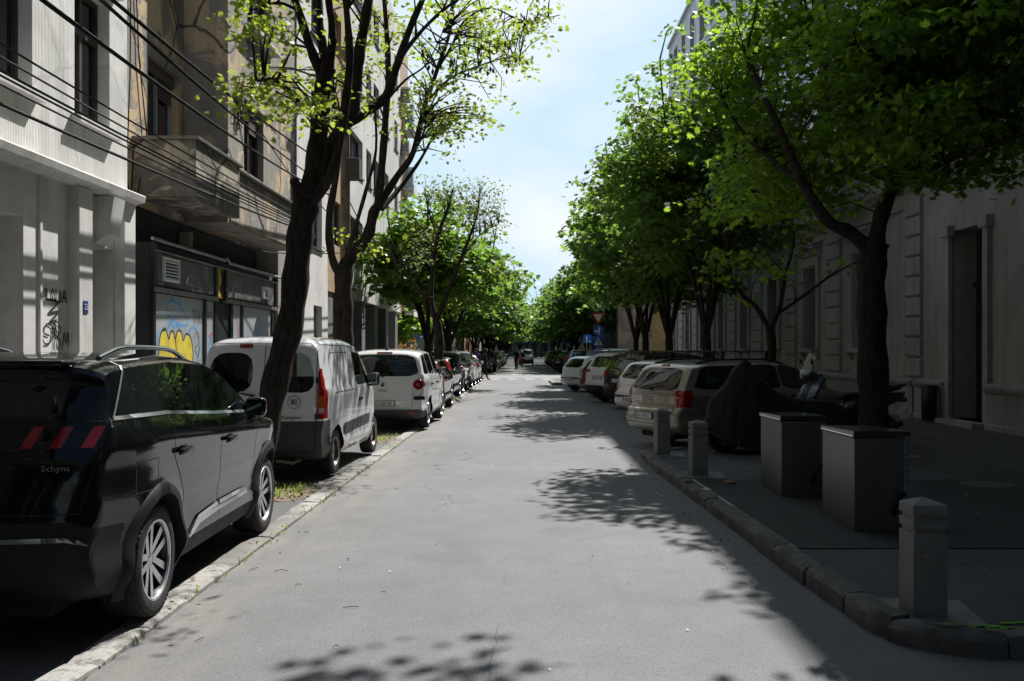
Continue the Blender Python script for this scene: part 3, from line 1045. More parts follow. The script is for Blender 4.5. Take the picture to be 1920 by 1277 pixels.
def build_mpv():
    sp = spec(L=4.2, W=1.76, R=0.32, yr=0.80, yf=3.41, out=OUT_MPV, belt_y=[0.0, 4.2], belt_z=[1.10, 1.04], tumble=0.30, shoulder=0.015,
              flare=0.035, tw=0.215, rim=0.70, r_up=0.12, r_r=0.20, r_f=0.38, taper_r=0.07, rimmat=ALLOY)
    c = Car('parked_mpv', 'white family hatchback with round red tail lamps and black-framed rear screen', sp, (-2.90, 19.0, 0.03), R(-0.8), cat='car')
    c.arches()
    c.cut(roundpoly([(-0.74,1.10),(0.74,1.10),(0.61,1.545),(-0.61,1.545)], 2, 0.14), 'end', REAR(0.55), 'rear_window', GLASS)
    c.cut(roundpoly([(-0.66,1.12),(0.66,1.12),(0.56,1.56),(-0.56,1.56)], 1, 0.1), 'end', lambda q: q.y > 2.1, 'windscreen', GLASS)
    c.side_windows([PANE_POLY([(0.36,1.14),(0.84,1.14),(0.84,1.54),(0.52,1.53)]), PANE_POLY([(0.89,1.14),(1.92,1.12),(1.86,1.57),(0.89,1.55)]),
                    PANE_POLY([(1.98,1.12),(3.02,1.10),(2.62,1.46),(2.34,1.56),(1.94,1.57)])])
    c.cut([(-1,0.1),(1,0.1),(1,0.36),(0.70,0.43),(-0.70,0.43),(-1,0.36)], 'end', REAR(0.42), 'rear_bumper', GREYP)
    c.cut([(0.3,0.1),(4.2,0.1),(4.2,0.30),(0.3,0.30)], 'side', lambda q: abs(q.x) > 0.6, 'side_sill', GREYP)
    for sg in (1, -1):
        pl = [(sg*0.735+0.105*math.cos(a), 0.935+0.105*math.sin(a)) for a in np.linspace(0, 2*math.pi, 20, endpoint=False)]
        c.cut(pl, 'end', REAR(0.6), 'tail_light', TAILRED)
    c.cut([(3.85,0.72),(4.15,0.72),(4.02,0.88),(3.75,0.92)], 'side', lambda q: abs(q.x) > 0.35, 'headlight', TAILCLR, split_sides=True)
    c.finish(P_WHITE)
    c.wheels('multi')
    for sg in (1, -1):
        h, n = c.hit('rear', sg*0.72, 0.935)
        if h is not None:
            mb = MB(); mb.lathe([(0.0,-0.022),(0.035,-0.020),(0.045,-0.012),(0.05,0.02)], 20, 'y', Matrix.Translation(h)); mb.build('lamp_core', mat('lamp_core_dark', (0.10,0.004,0.006), 0.15, coat=1.0), c.root, 50)
            mb = MB(); mb.lathe([(0.088,0.02),(0.090,-0.02),(0.098,-0.026),(0.106,-0.018),(0.108,0.03)], 28, 'y', Matrix.Translation(h)); mb.build('lamp_ring', TAILRED, c.root, 50)
        c.box_on('reflector', 'rear', sg*0.56, 0.355, (0.20,0.02,0.045), TAILRED, b=0.008)
        c.box_on('bumper_insert', 'rear', sg*0.74, 0.66, (0.24,0.02,0.075), BLACKP, b=0.008, out=0.004)
    h, n = c.hit('rear', 0, 0.93)
    mb = MB(); mb.lathe([(0.0,-0.012),(0.042,-0.012),(0.048,-0.016),(0.056,-0.014),(0.06,0.0)], 28, 'y', Matrix.Translation(h)); mb.build('badge', CHROME, c.root, 40)
    mb = MB(); mb.lathe([(0.0,-0.0135),(0.041,-0.0135),(0.041,-0.01)], 28, 'y', Matrix.Translation(h)); mb.build('badge_field', mat('badge_red', (0.10,0.01,0.015), 0.3), c.root)
    c.word('badge_lettering', 'rear', 0.0, 0.81, '500L', 0.085, CHROME, sx=1.3)
    c.word('maker_lettering', 'rear', 0.0, 0.93, 'FIAT', 0.026, CHROME).location.y -= 0.014
    c.plate('rear', 0.555, 'BG 2081-RL')
    c.seams([[(-0.80,1.08),(-0.62,0.99),(-0.60,0.46),(0.60,0.46),(0.62,0.99),(0.80,1.08)], [(-0.86,0.43),(0.86,0.43)]], 'tailgate_gap', view='rear', sides=(1,), w=0.008)
    c.seams([[(0.87,1.14),(0.87,0.9),(1.16,0.66),(1.22,0.30)], [(1.95,1.10),(1.96,0.30)], [(3.05,1.08),(2.98,0.6),(2.88,0.30)]], w=0.007)
    c.handles([(1.06, 0.93), (2.12, 0.93)], P_WHITE, (0.17, 0.03, 0.035))
    c.mirrors(2.90, 1.14, BLACKP, (0.19, 0.12, 0.16))
    c.wiper(0.0, 1.10, -0.34, 1.135)
    c.box_on('brake_light', 'rear', 0, 1.575, (0.32, 0.02, 0.022), TAILRED, b=0.004, out=0.01)
    hp, n = c.hit('top', 0.0, 0.62)
    mb = MB(); mb.bevbox(-0.03,0.03,0.58,0.70,hp.z-0.01,hp.z+0.05,0.018); mb.build('roof_aerial', BLACKP, c.root, 60)
    return c.root

def build_wagon():
    sp = spec(L=4.52, W=1.76, R=0.31, yr=0.98, yf=3.66, out=OUT_WAG, belt_y=[0.0, 2.0, 4.5], belt_z=[1.00, 0.98, 0.92], tumble=0.32, shoulder=0.018,
              flare=0.035, tw=0.205, rim=0.68, r_up=0.11, r_r=0.20, r_f=0.36, taper_r=0.07, rimmat=mat('silver_hubcap', (0.30,0.30,0.30), 0.4, 0.5, world=False))
    c = Car('parked_estate_car', 'silver beige estate car with roof bars standing in the building shade', sp, (2.06, 16.05, 0.0), R(-64), cat='estate car')
    c.arches()
    c.cut(roundpoly([(-0.70,0.985),(0.70,0.985),(0.58,1.36),(-0.58,1.36)], 2, 0.13), 'end', REAR(0.6), 'rear_window', GLASS)
    c.cut(roundpoly([(-0.64,1.0),(0.64,1.0),(0.54,1.41),(-0.54,1.41)], 1, 0.1), 'end', lambda q: q.y > 2.1, 'windscreen', GLASS)
    c.side_windows([PANE_POLY([(0.40,1.02),(1.42,1.02),(1.42,1.39),(0.62,1.385)]), PANE_POLY([(1.47,1.02),(2.22,1.01),(2.18,1.41),(1.47,1.395)]),
                    PANE_POLY([(2.29,1.01),(3.22,1.0),(2.80,1.29),(2.50,1.39),(2.25,1.41)])], BLACKP, 0.016)
    rear_lamp(c, [(0.69,0.70),(0.92,0.74),(0.92,1.0),(0.67,1.0)], 0.36)
    c.cut([(4.05,0.62),(4.45,0.62),(4.36,0.76),(3.92,0.84)], 'side', lambda q: abs(q.x) > 0.35, 'headlight', TAILCLR, split_sides=True)
    c.finish(P_BEIGE)
    c.wheels('multi')
    mb = MB(); c.ribbon(mb, [(-0.66,0.66),(0.66,0.66)], 'rear', 0.030, 0.012); mb.build('boot_strip', CHROME, c.root)
    c.plate('rear', 0.55, 'BG 1925-FZ', -0.05)
    c.seams([[(-0.66,0.98),(-0.64,0.42),(0.64,0.42),(0.66,0.98)], [(-0.86,0.37),(0.86,0.37)], [(-0.88,0.60),(0.88,0.60)]], 'tailgate_gap', view='rear', sides=(1,), w=0.008)
    c.seams([[(1.45,1.02),(1.47,0.80),(1.62,0.55),(1.62,0.28)], [(2.26,1.0),(2.27,0.28)], [(3.26,0.97),(3.20,0.5),(3.12,0.28)], [(0.5,0.86),(0.62,0.90),(0.74,0.86),(0.78,0.76),(0.72,0.66),(0.60,0.63),(0.5,0.67),(0.46,0.76),(0.5,0.86)]], w=0.007)
    h, n = c.hit('rear', 0, 0.84)
    mb = MB(); mb.lathe([(0.046,-0.004),(0.052,-0.012),(0.058,-0.004)], 28, 'y', Matrix.Translation(h)); mb.box(h.x-0.052,h.x+0.052,h.y-0.012,h.y-0.004,h.z-0.006,h.z+0.006); mb.build('badge', CHROME, c.root, 50)
    c.handles([(1.68, 0.86), (2.48, 0.86)], P_BEIGE)
    c.mirrors(3.05, 1.03, P_BEIGE, (0.19, 0.12, 0.15))
    c.wiper(0.0, 0.99, -0.36, 1.03)
    c.box_on('brake_light', 'rear', 0, 1.405, (0.22, 0.02, 0.028), TAILRED, b=0.006, out=0.006)
    c.rails(0.6, 2.5, 0.60, BLACKP, 0.04, 0.016)
    for y in (0.95, 2.1):
        mb = MB()
        mb.bevbox(-0.70, 0.70, y-0.025, y+0.025, 1.625, 1.66, 0.010)
        for sd in (1, -1):
            mb.tube([(sd*0.60,y,1.50),(sd*0.62,y,1.56),(sd*0.60,y,1.63)], [0.045,0.03,0.028], 8)
        mb.build('roof_bar', BLACKP, c.root, 40)
    return c.root

def build_hatch(label, pm, loc, rz, lamps='tall', bump_strip=True, txt='BG 0841-YB', win=GLASS, name='parked_hatchback', group=None, wheels='multi', out=None, H=None):
    sp = spec(L=4.05, W=1.70, R=0.30, yr=0.78, yf=3.26, out=out or OUT_HAT, belt_y=[0.0, 2.0, 4.1], belt_z=[0.96, 0.94, 0.88], tumble=0.32, shoulder=0.012,
              flare=0.02, tw=0.195, rim=0.66, r_up=0.11, r_r=0.17, r_f=0.36, taper_r=0.06, N=150, rimmat=ALLOY)
    c = Car(name, label, sp, loc, rz, group, cat='hatchback')
    c.arches()
    c.cut(roundpoly([(-0.64,0.975),(0.64,0.975),(0.53,1.33),(-0.53,1.33)], 1, 0.13), 'end', REAR(0.65), 'rear_window', GLASS)
    c.cut(roundpoly([(-0.62,0.95),(0.62,0.95),(0.52,1.36),(-0.52,1.36)], 1, 0.1), 'end', lambda q: q.y > 1.9, 'windscreen', GLASS)
    c.side_windows([PANE_POLY([(0.62,0.985),(1.78,0.97),(1.74,1.36),(0.86,1.345)]), PANE_POLY([(1.84,0.97),(2.86,0.965),(2.46,1.26),(2.20,1.345),(1.80,1.36)])])
    if lamps == 'tall':
        rear_lamp(c, [(0.66,0.66),(0.9,0.66),(0.9,0.93),(0.69,0.95)], 0.5)
    elif lamps == 'pillar':
        rear_lamp(c, [(0.70,0.66),(0.9,0.66),(0.9,0.98),(0.66,1.34),(0.57,1.34)], 0.75)
    c.cut([(3.62,0.60),(4.02,0.60),(3.94,0.74),(3.48,0.80)], 'side', lambda q: abs(q.x) > 0.35, 'headlight', TAILCLR, split_sides=True)
    c.finish(pm)
    c.wheels(wheels)
    if bump_strip:
        mb = MB(); c.ribbon(mb, [(-0.80,0.55),(0.80,0.55)], 'rear', 0.05, 0.010)
        mb.build('bumper_strip', BLACKP, c.root)
    c.plate('rear', 0.50 if bump_strip else 0.74, txt)
    c.seams([[(-0.65,0.97),(-0.62,0.62),(0.62,0.62),(0.65,0.97)]], 'tailgate_gap', view='rear', sides=(1,), w=0.008)
    c.seams([[(0.95,0.98),(1.0,0.70),(1.14,0.28)], [(1.81,0.96),(1.82,0.28)], [(2.92,0.93),(2.80,0.28)]], w=0.007)
    h, n = c.hit('rear', 0, 0.84)
    mb = MB(); mb.lathe([(0.038,-0.004),(0.044,-0.012),(0.052,-0.004)], 20, 'y', Matrix.Translation(h)); mb.build('badge', CHROME, c.root, 50)
    c.handles([(1.16, 0.84), (2.0, 0.84)], pm, (0.16, 0.03, 0.03))
    c.mirrors(2.72, 1.0, pm, (0.18, 0.11, 0.14))
    c.wiper(0.0, 0.98, -0.30, 1.02)
    return c.root

def build_suv2(label, pm, loc, rz, txt='BG 1227-AT', group=None, name='parked_suv'):
    sp = spec(L=4.45, W=1.84, R=0.35, yr=0.87, yf=3.545, out=OUT_SUV, belt_y=[0.0, 1.0, 3.2, 4.45], belt_z=[1.15, 1.13, 1.05, 0.96],
              tumble=0.30, shoulder=0.02, flare=0.04, tw=0.225, rim=0.70, r_up=0.10, r_r=0.22, r_f=0.36, taper_r=0.09, N=150, gap=0.06)
    c = Car(name, label, sp, loc, rz, group, cat='SUV')
    c.arches()
    c.cut(roundpoly([(-0.62,1.13),(0.62,1.13),(0.54,1.47),(-0.54,1.47)], 1, 0.12), 'end', REAR(0.6), 'rear_window', GLASS)
    c.cut(roundpoly([(-0.66,1.12),(0.66,1.12),(0.56,1.52),(-0.56,1.52)], 1, 0.1), 'end', lambda q: q.y > 2.2, 'windscreen', GLASS)
    c.side_windows([PANE_POLY([(0.48,1.20),(1.0,1.19),(1.0,1.51),(0.72,1.50)]), PANE_POLY([(1.05,1.19),(2.02,1.16),(1.90,1.54),(1.05,1.51)]),
                    PANE_POLY([(2.10,1.15),(3.02,1.13),(2.55,1.45),(2.30,1.52),(1.98,1.54)])], CHROME, 0.010)
    rear_lamp(c, [(0.48,0.96),(0.93,0.96),(0.93,1.08),(0.48,1.06)], 0.5)
    c.cut([(-0.95,0.1),(0.95,0.1),(0.95,0.50),(0.72,0.56),(-0.72,0.56),(-0.95,0.50)], 'end', REAR(0.42), 'rear_bumper', BLACKP)
    c.cut([(0.3,0.1),(4.2,0.1),(4.2,0.32),(0.3,0.32)], 'side', lambda q: abs(q.x) > 0.6, 'side_sill', BLACKP)
    c.cut([(4.05,0.72),(4.45,0.72),(4.35,0.86),(3.85,0.94)], 'side', lambda q: abs(q.x) > 0.4, 'headlight', TAILCLR, split_sides=True)
    c.finish(pm)
    c.arches.__func__
    c.wheels('spoke5')
    c.seams([[(1.03,1.17),(1.10,0.86),(1.30,0.6),(1.32,0.34)], [(2.06,1.14),(2.09,0.34)], [(3.04,1.10),(2.98,0.34)]], w=0.007)
    c.seams([[(-0.70,1.08),(-0.66,0.6),(0.66,0.6),(0.70,1.08)]], 'tailgate_gap', view='rear', sides=(1,), w=0.008)
    c.handles([(1.24, 0.985), (2.28, 0.965)], pm)
    c.mirrors(2.97, 1.14, pm, (0.20, 0.13, 0.18))
    c.rails(0.72, 2.25, 0.60, CHROME, 0.045, 0.016)
    c.plate('rear', 0.80, txt)
    c.wiper(0.0, 1.12, -0.36, 1.15)
    h, n = c.hit('rear', 0, 0.98)
    mb = MB(); mb.lathe([(0.038,-0.004),(0.044,-0.012),(0.052,-0.004)], 20, 'y', Matrix.Translation(h)); mb.build('badge', CHROME, c.root, 50)
    return c.root
# ------------------------------------------------------------------ ground
def asphalt(name, base, worn, dust=0.0, dustcol=(0.30,0.25,0.19), crack=0.0):
    m, n, b = _new(name)
    v = coords(n)
    big = noise(n, v, 0.35, 5, 0.6)
    mid = noise(n, v, 2.3, 6, 0.65)
    fine = noise(n, v, 75, 2, 0.8)
    vo = n.nodes.new('ShaderNodeTexVoronoi'); vo.inputs['Scale'].default_value = 130
    n.links.new(v, vo.inputs['Vector'])
    c = mixc(n, ramp(n, big, 0.35, 0.65), base, worn)
    c = mixc(n, ramp(n, mid, 0.35, 0.7, 0, 0.45), c, tuple(x*0.72 for x in base))
    c = mixc(n, ramp(n, fine, 0.50, 0.66, 0, 0.5), c, tuple(x*0.30 for x in base))
    c = mixc(n, ramp(n, vo.outputs['Distance'], 0.24, 0.06, 0, 0.20), c, tuple(min(1, x*2.1) for x in worn))
    sq = noise(n, v, 0.9, 3, 0.5)
    c = mixc(n, ramp(n, sq, 0.60, 0.66, 0, 0.22), c, tuple(x*0.5 for x in base))
    # faint long stains along the street
    v2 = coords(n, (1.6, 0.10, 1))
    st = noise(n, v2, 1.1, 5, 0.6)
    c = mixc(n, ramp(n, st, 0.52, 0.75, 0, 0.35), c, tuple(x*0.6 for x in base))
    if dust:
        sp = n.nodes.new('ShaderNodeSeparateXYZ'); n.links.new(v, sp.inputs[0])
        d = ramp(n, sp.outputs['X'], -1.3, -2.2, 0, 1)
        d = math_(n, 'MULTIPLY', d, ramp(n, noise(n, coords(n, (1.4, 0.5, 1)), 1.0, 6, 0.7), 0.40, 0.68, 0.0, dust))
        c = mixc(n, d, c, dustcol)
    # crack network
    if crack:
        vc = n.nodes.new('ShaderNodeTexVoronoi'); vc.feature = 'DISTANCE_TO_EDGE'; vc.inputs['Scale'].default_value = 0.45
        wv = n.nodes.new('ShaderNodeMix'); wv.data_type = 'RGBA'; wv.inputs['Factor'].default_value = 0.12
        tn = n.nodes.new('ShaderNodeTexNoise'); tn.inputs['Scale'].default_value = 2.5; tn.inputs['Detail'].default_value = 5
        n.links.new(v, tn.inputs['Vector']); n.links.new(v, wv.inputs['A']); n.links.new(tn.outputs['Color'], wv.inputs['B'])
        n.links.new(wv.outputs['Result'], vc.inputs['Vector'])
        k = math_(n, 'MULTIPLY', ramp(n, vc.outputs['Distance'], 0.0035, 0.0008, 0, 1), ramp(n, big, 0.45, 0.6, 0, crack))
        c = mixc(n, k, c, (0.02,0.02,0.02))
    n.links.new(c, b.inputs['Base Color'])
    b.inputs['Roughness'].default_value = 0.82
    b.inputs['Specular IOR Level'].default_value = 0.35
    h = math_(n, 'ADD', math_(n, 'MULTIPLY', fine, 0.6), math_(n, 'MULTIPLY', vo.outputs['Distance'], 0.8))
    bump(n, b, h, 0.55, 0.006)
    return m

ROADM = asphalt('road_asphalt', (0.146,0.150,0.156), (0.178,0.183,0.190), 0.55, crack=0.5)
PARKM = asphalt('parking_asphalt', (0.10,0.10,0.10), (0.15,0.15,0.148), 0.0)
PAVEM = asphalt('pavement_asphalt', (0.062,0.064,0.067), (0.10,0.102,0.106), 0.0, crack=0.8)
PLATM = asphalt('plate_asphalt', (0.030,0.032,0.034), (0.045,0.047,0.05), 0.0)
STONE = mat('kerb_stone', (0.115,0.112,0.105), 0.9, var=0.55, vs=5.5, bmp=1.0, bs=16, grain=0.5)
STONEL, n_, b_ = _new('kerb_stone_pale')
v_ = coords(n_); f_ = noise(n_, v_, 3.5, 7, 0.65)
c_ = mixc(n_, ramp(n_, f_, 0.3, 0.7), (0.12,0.115,0.108), (0.22,0.21,0.19))
c_ = mixc(n_, math_(n_, 'MULTIPLY', ramp(n_, noise(n_, v_, 0.55, 2), 0.50, 0.56), ramp(n_, noise(n_, v_, 14, 6, 0.7), 0.42, 0.52)), c_, (0.32,0.31,0.29))
n_.links.new(c_, b_.inputs['Base Color']); b_.inputs['Roughness'].default_value = 0.88
bump(n_, b_, noise(n_, v_, 24, 7, 0.7), 0.7, 0.012)
DIRT = mat('dirt', (0.20,0.155,0.105), 0.95, var=0.45, vs=6, bmp=0.9, bs=18, grain=0.5)
CONC = mat('bollard_concrete', (0.20,0.197,0.19), 0.8, var=0.20, vs=6, bmp=0.25, bs=70, grain=0.35)

def sheet(name, pts, z, m, kind='structure', sub=0):
    mb = MB(); mb.poly([(x, y, z) for x, y in pts])
    o = mb.build(name, m); tag(o, kind=kind)
    return o
sheet('ground', [(-900,-300),(900,-300),(900,1700),(-900,1700)], -0.012, mat('far_ground', (0.10,0.10,0.09), 0.9, var=0.3, vs=0.3))
sheet('road', [(-2.4,-12),(14,-12),(14,420),(-2.4,420)], -0.004, ROADM)
def sheet2(name, polys, z, m):
    mb = MB()
    for pts in polys: mb.poly([(x, y, z) for x, y in pts])
    return tag(mb.build(name, m), kind='structure')
# parking strip beside the road
sheet2('parking_strip', [[(-4.35,-8),(-2.4,-8),(-2.4,49.5),(-4.35,49.5)], [(-4.35,66),(-2.4,66),(-2.4,400),(-4.35,400)]], 0.002, PARKM)
sheet2('side_street', [[(-60,49.5),(-2.4,49.5),(-2.4,66),(-60,66)], [(14,50.5),(60,50.5),(60,66),(14,66)], [(14,-12),(60,-12),(60,4.6),(14,4.6)]], 0.0, PARKM)
def slab(name, pts, z, m):
    mb = MB(); mb.prism(pts, 'z', -0.01, z)
    return tag(mb.build(name, m, fix=True), kind='structure')
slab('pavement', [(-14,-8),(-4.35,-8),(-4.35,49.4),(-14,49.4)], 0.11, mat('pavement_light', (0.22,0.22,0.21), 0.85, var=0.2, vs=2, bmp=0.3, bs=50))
slab('pavement', [(-14,66.5),(-4.35,66.5),(-4.35,400),(-14,400)], 0.11, mat('pavement_light', (0.2,0.2,0.2)))
KPTS = [(1.80,14.70),(1.79,12.8),(1.84,10.7),(1.93,8.2),(1.985,6.2),(2.02,5.55),(2.12,5.28),(2.30,5.12),(2.55,5.05),(3.0,5.02),(12,5.0)]
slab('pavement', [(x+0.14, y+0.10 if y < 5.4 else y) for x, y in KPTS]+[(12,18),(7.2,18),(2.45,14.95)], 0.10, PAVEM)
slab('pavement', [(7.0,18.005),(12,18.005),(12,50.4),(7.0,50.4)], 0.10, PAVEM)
slab('pavement', [(1.42,45.2),(6.99,45.2),(6.99,49.8),(1.42,49.8)], 0.10, PARKM)
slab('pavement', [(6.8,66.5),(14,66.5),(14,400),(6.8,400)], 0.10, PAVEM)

rk = random.Random(4)
def kerb_run(name, pts, w, z, m, ln=1.0, side=1, rough=0.012, gap=0.012):
    """worn stones laid end to end along a line"""
    P = [Vector((x, y, 0)) for x, y in pts]
    segs = []; acc = []
    d = [0]
    for a, b in zip(P, P[1:]): d.append(d[-1]+(b-a).length)
    def pt(t):
        for i in range(len(P)-1):
            if t <= d[i+1]: return P[i].lerp(P[i+1], (t-d[i])/(d[i+1]-d[i]))
        return P[-1]
    t = 0; mb = MB()
    while t < d[-1]-0.2:
        l = ln*rk.uniform(0.7, 1.25)
        t1 = min(t+l, d[-1])
        nsub = 7; rows = []
        dz = rk.uniform(-1, 1)*rough; dx = rk.uniform(-1, 1)*rough
        for k in range(nsub+1):
            tt = t+gap/2+(t1-t-gap)*k/nsub
            p = pt(tt); q = pt(min(tt+0.05, d[-1])); 
            tn = (q-p) if (q-p).length > 1e-4 else (p-pt(tt-0.05))
            tn.normalize(); nn = Vector((tn.y, -tn.x, 0))*side
            end = 0.012 if k in (0, nsub) else 0
            j = lambda a=1.0: rk.uniform(-1, 1)*rough*a
            o0 = p+nn*(dx+j(0.6)); 
            rows.append([o0+Vector((0,0,-0.02)), o0+Vector((0,0,z*0.72+dz-end)), o0+nn*(0.03+j())+Vector((0,0,z+dz-end+j(0.4))),
                         o0+nn*(w*0.55+j())+Vector((0,0,z+dz+0.004-end+j(0.4))), o0+nn*(w-0.02)+Vector((0,0,z+dz-end+j(0.4))), o0+nn*w+Vector((0,0,-0.02))])
        vs = [v for r_ in rows for v in r_]
        fs = [(k*6+q, k*6+q+1, (k+1)*6+q+1, (k+1)*6+q) for k in range(nsub) for q in range(5)]
        fs += [tuple(range(6))[::-1], tuple(nsub*6+q for q in range(6))]
        mb.add(vs, fs)
        t = t1
    o = mb.build(name, m, sm=40, fix=True)
    return tag(o, kind='structure')
kerb_run('kerb', KPTS, 0.17, 0.125, STONE, 0.7, -1, 0.014, 0.010)
kerb_run('kerb', [(2.52,14.90),(1.95,14.76),(1.80,14.70)], 0.2, 0.122, STONE, 0.7, -1)
kerb_run('kerb', [(-2.22,-6),(-2.22,49.3)], 0.20, 0.035, STONEL, 0.9, -1, 0.006)
kerb_run('kerb', [(-4.33,-6),(-4.33,49.3)], 0.14, 0.125, STONEL, 0.9, -1, 0.006)
kerb_run('kerb', [(1.30,44.9),(1.22,49.2),(1.45,49.8),(7,49.85)], 0.2, 0.12, STONEL, 0.9, 1, 0.006)

# zebra crossings, worn
PAINTW = mat('road_paint', (0.25,0.25,0.25), 0.7, var=0.3, vs=8, grain=0.6)
for y0, y1 in ((52.2,55.4),(62.2,65.6)):
    mb = MB()
    x = -2.0
    while x < 5.5:
        mb.poly([(x,y0,0.004),(x+0.5,y0,0.004),(x+0.5,y1,0.004),(x,y1,0.004)]); x += 1.0
    tag(mb.build('crossing_marking', PAINTW), kind='structure')
COB = mat('cobble_paving', (0.20,0.195,0.19), 0.85, var=0.4, vs=9, bmp=0.8, bs=9)
sheet('cobbled_road', [(-2.2,56.2),(9,56.2),(9,61.6),(-2.2,61.6)], 0.003, COB)

# patches of bare soil where the trees stand
def patch(name, cx, cy, rx, ry, z, m, seed, kind='structure', n=26, h=0.03):
    rr = random.Random(seed); mb = MB(); vs = [(cx, cy, z+h)]
    for ring in (0.5, 1.0):
        for k in range(n):
            a = 2*math.pi*k/n; q = ring*rr.uniform(0.86, 1.12)
            vs.append((cx+rx*q*math.cos(a), cy+ry*q*math.sin(a), z+(h*rr.uniform(0.5, 1.1) if ring < 1 else 0)))
    fs = [(0, 1+k, 1+(k+1) % n) for k in range(n)]+[(1+k, 1+n+k, 1+n+(k+1) % n, 1+(k+1) % n) for k in range(n)]
    mb.add(vs, fs); return tag(mb.build(name, m, sm=60), kind=kind)
patch('tree_pit_soil', -2.95, 10.85, 0.55, 0.62, 0.004, DIRT, 1)
patch('tree_pit_soil', -3.0, 17.4, 0.72, 0.75, 0.004, DIRT, 2)
patch('tree_pit_soil', -2.85, 29.0, 0.6, 0.7, 0.004, DIRT, 3)
patch('tree_pit_soil', 5.2, 14.0, 0.6, 0.6, 0.101, DIRT, 4)
patch('tree_pit_soil', 5.2, 19.8, 0.5, 0.5, 0.0, DIRT, 5)
patch('tree_pit_soil', 5.2, 26.5, 0.5, 0.5, 0.0, DIRT, 6)
# pale mortar round the posts and the sunken dark plate under the waste bins
MORT = mat('mortar', (0.16,0.16,0.155), 0.9, var=0.3, vs=7, bmp=0.4, bs=40)
sheet('mortar_patch', [(2.18,5.33),(2.62,5.30),(2.70,5.85),(2.20,5.9)], 0.105, MORT)
sheet('mortar_patch', [(1.98,11.45),(2.45,11.42),(2.5,12.05),(2.0,12.1)], 0.105, MORT)
sheet('mortar_patch', [(1.90,13.75),(2.35,13.7),(2.4,14.3),(1.95,14.3)], 0.105, MORT)
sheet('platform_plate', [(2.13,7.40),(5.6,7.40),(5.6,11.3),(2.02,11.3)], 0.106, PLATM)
mb = MB()
fr = mat('worn_steel_edge', (0.10,0.10,0.10), 0.45, 0.7, var=0.3, vs=12)
mb.add([(2.10,7.37,0.10),(2.13,7.37,0.114),(2.02,11.3,0.114),(1.99,11.3,0.10)], [(0,1,2,3)])
mb.box(2.11,5.6,7.37,7.40,0.10,0.112)
mb.add([(2.13,7.40,0.114),(2.15,7.40,0.108),(2.04,11.3,0.108),(2.02,11.3,0.114)], [(0,1,2,3)])
tag(mb.build('platform_edge', fr), kind='structure')
mb = MB(); mb.lathe([(0.0,0.109),(0.30,0.109),(0.31,0.1015)], 30, 'z', Matrix.Translation((5.35,10.9,0)) )
tag(mb.build('manhole_cover', mat('manhole_iron', (0.075,0.075,0.075), 0.7, var=0.4, vs=8, bmp=0.5, bs=40)), kind='structure')

# ------------------------------------------------------------------ facade helpers
def wall(mb, side, X, y0, y1, z0, z1, ops, depth=0.25, mass=7.0):
    """one flat facade with real openings, and the house behind it. side +1 faces +X"""
    ys = sorted(set([y0, y1]+[v for o in ops for v in o[:2] if y0 < v < y1]))
    zs = sorted(set([z0, z1]+[v for o in ops for v in o[2:] if z0 < v < z1]))
    for a, b in zip(ys, ys[1:]):
        for c, d in zip(zs, zs[1:]):
            cy, cz = (a+b)/2, (c+d)/2
            if any(o[0] < cy < o[1] and o[2] < cz < o[3] for o in ops): continue
            q = [(X,a,c),(X,b,c),(X,b,d),(X,a,d)]
            mb.poly(q if side > 0 else q[::-1])
    Xi = X-side*depth
    for o in ops:
        a, b, c, d = o
        mb.poly([(X,a,c),(Xi,a,c),(Xi,a,d),(X,a,d)]); mb.poly([(X,b,c),(X,b,d),(Xi,b,d),(Xi,b,c)])
        mb.poly([(X,a,d),(Xi,a,d),(Xi,b,d),(X,b,d)]); mb.poly([(X,a,c),(X,b,c),(Xi,b,c),(Xi,a,c)])
    Xm = X-side*(depth+0.12)
    mb.box(Xm, Xm-side*mass, y0, y1, z0, z1)
    mb.poly([(X,y0,z1),(Xm,y0,z1),(Xm,y1,z1),(X,y1,z1)])
    mb.poly([(X,y0,z0),(X,y0,z1),(Xm,y0,z1),(Xm,y0,z0)]); mb.poly([(X,y1,z0),(Xm,y1,z0),(Xm,y1,z1),(X,y1,z1)])
    if z0 > 0.5: mb.poly([(X,y0,z0),(Xm,y0,z0),(Xm,y1,z0),(X,y1,z0)])

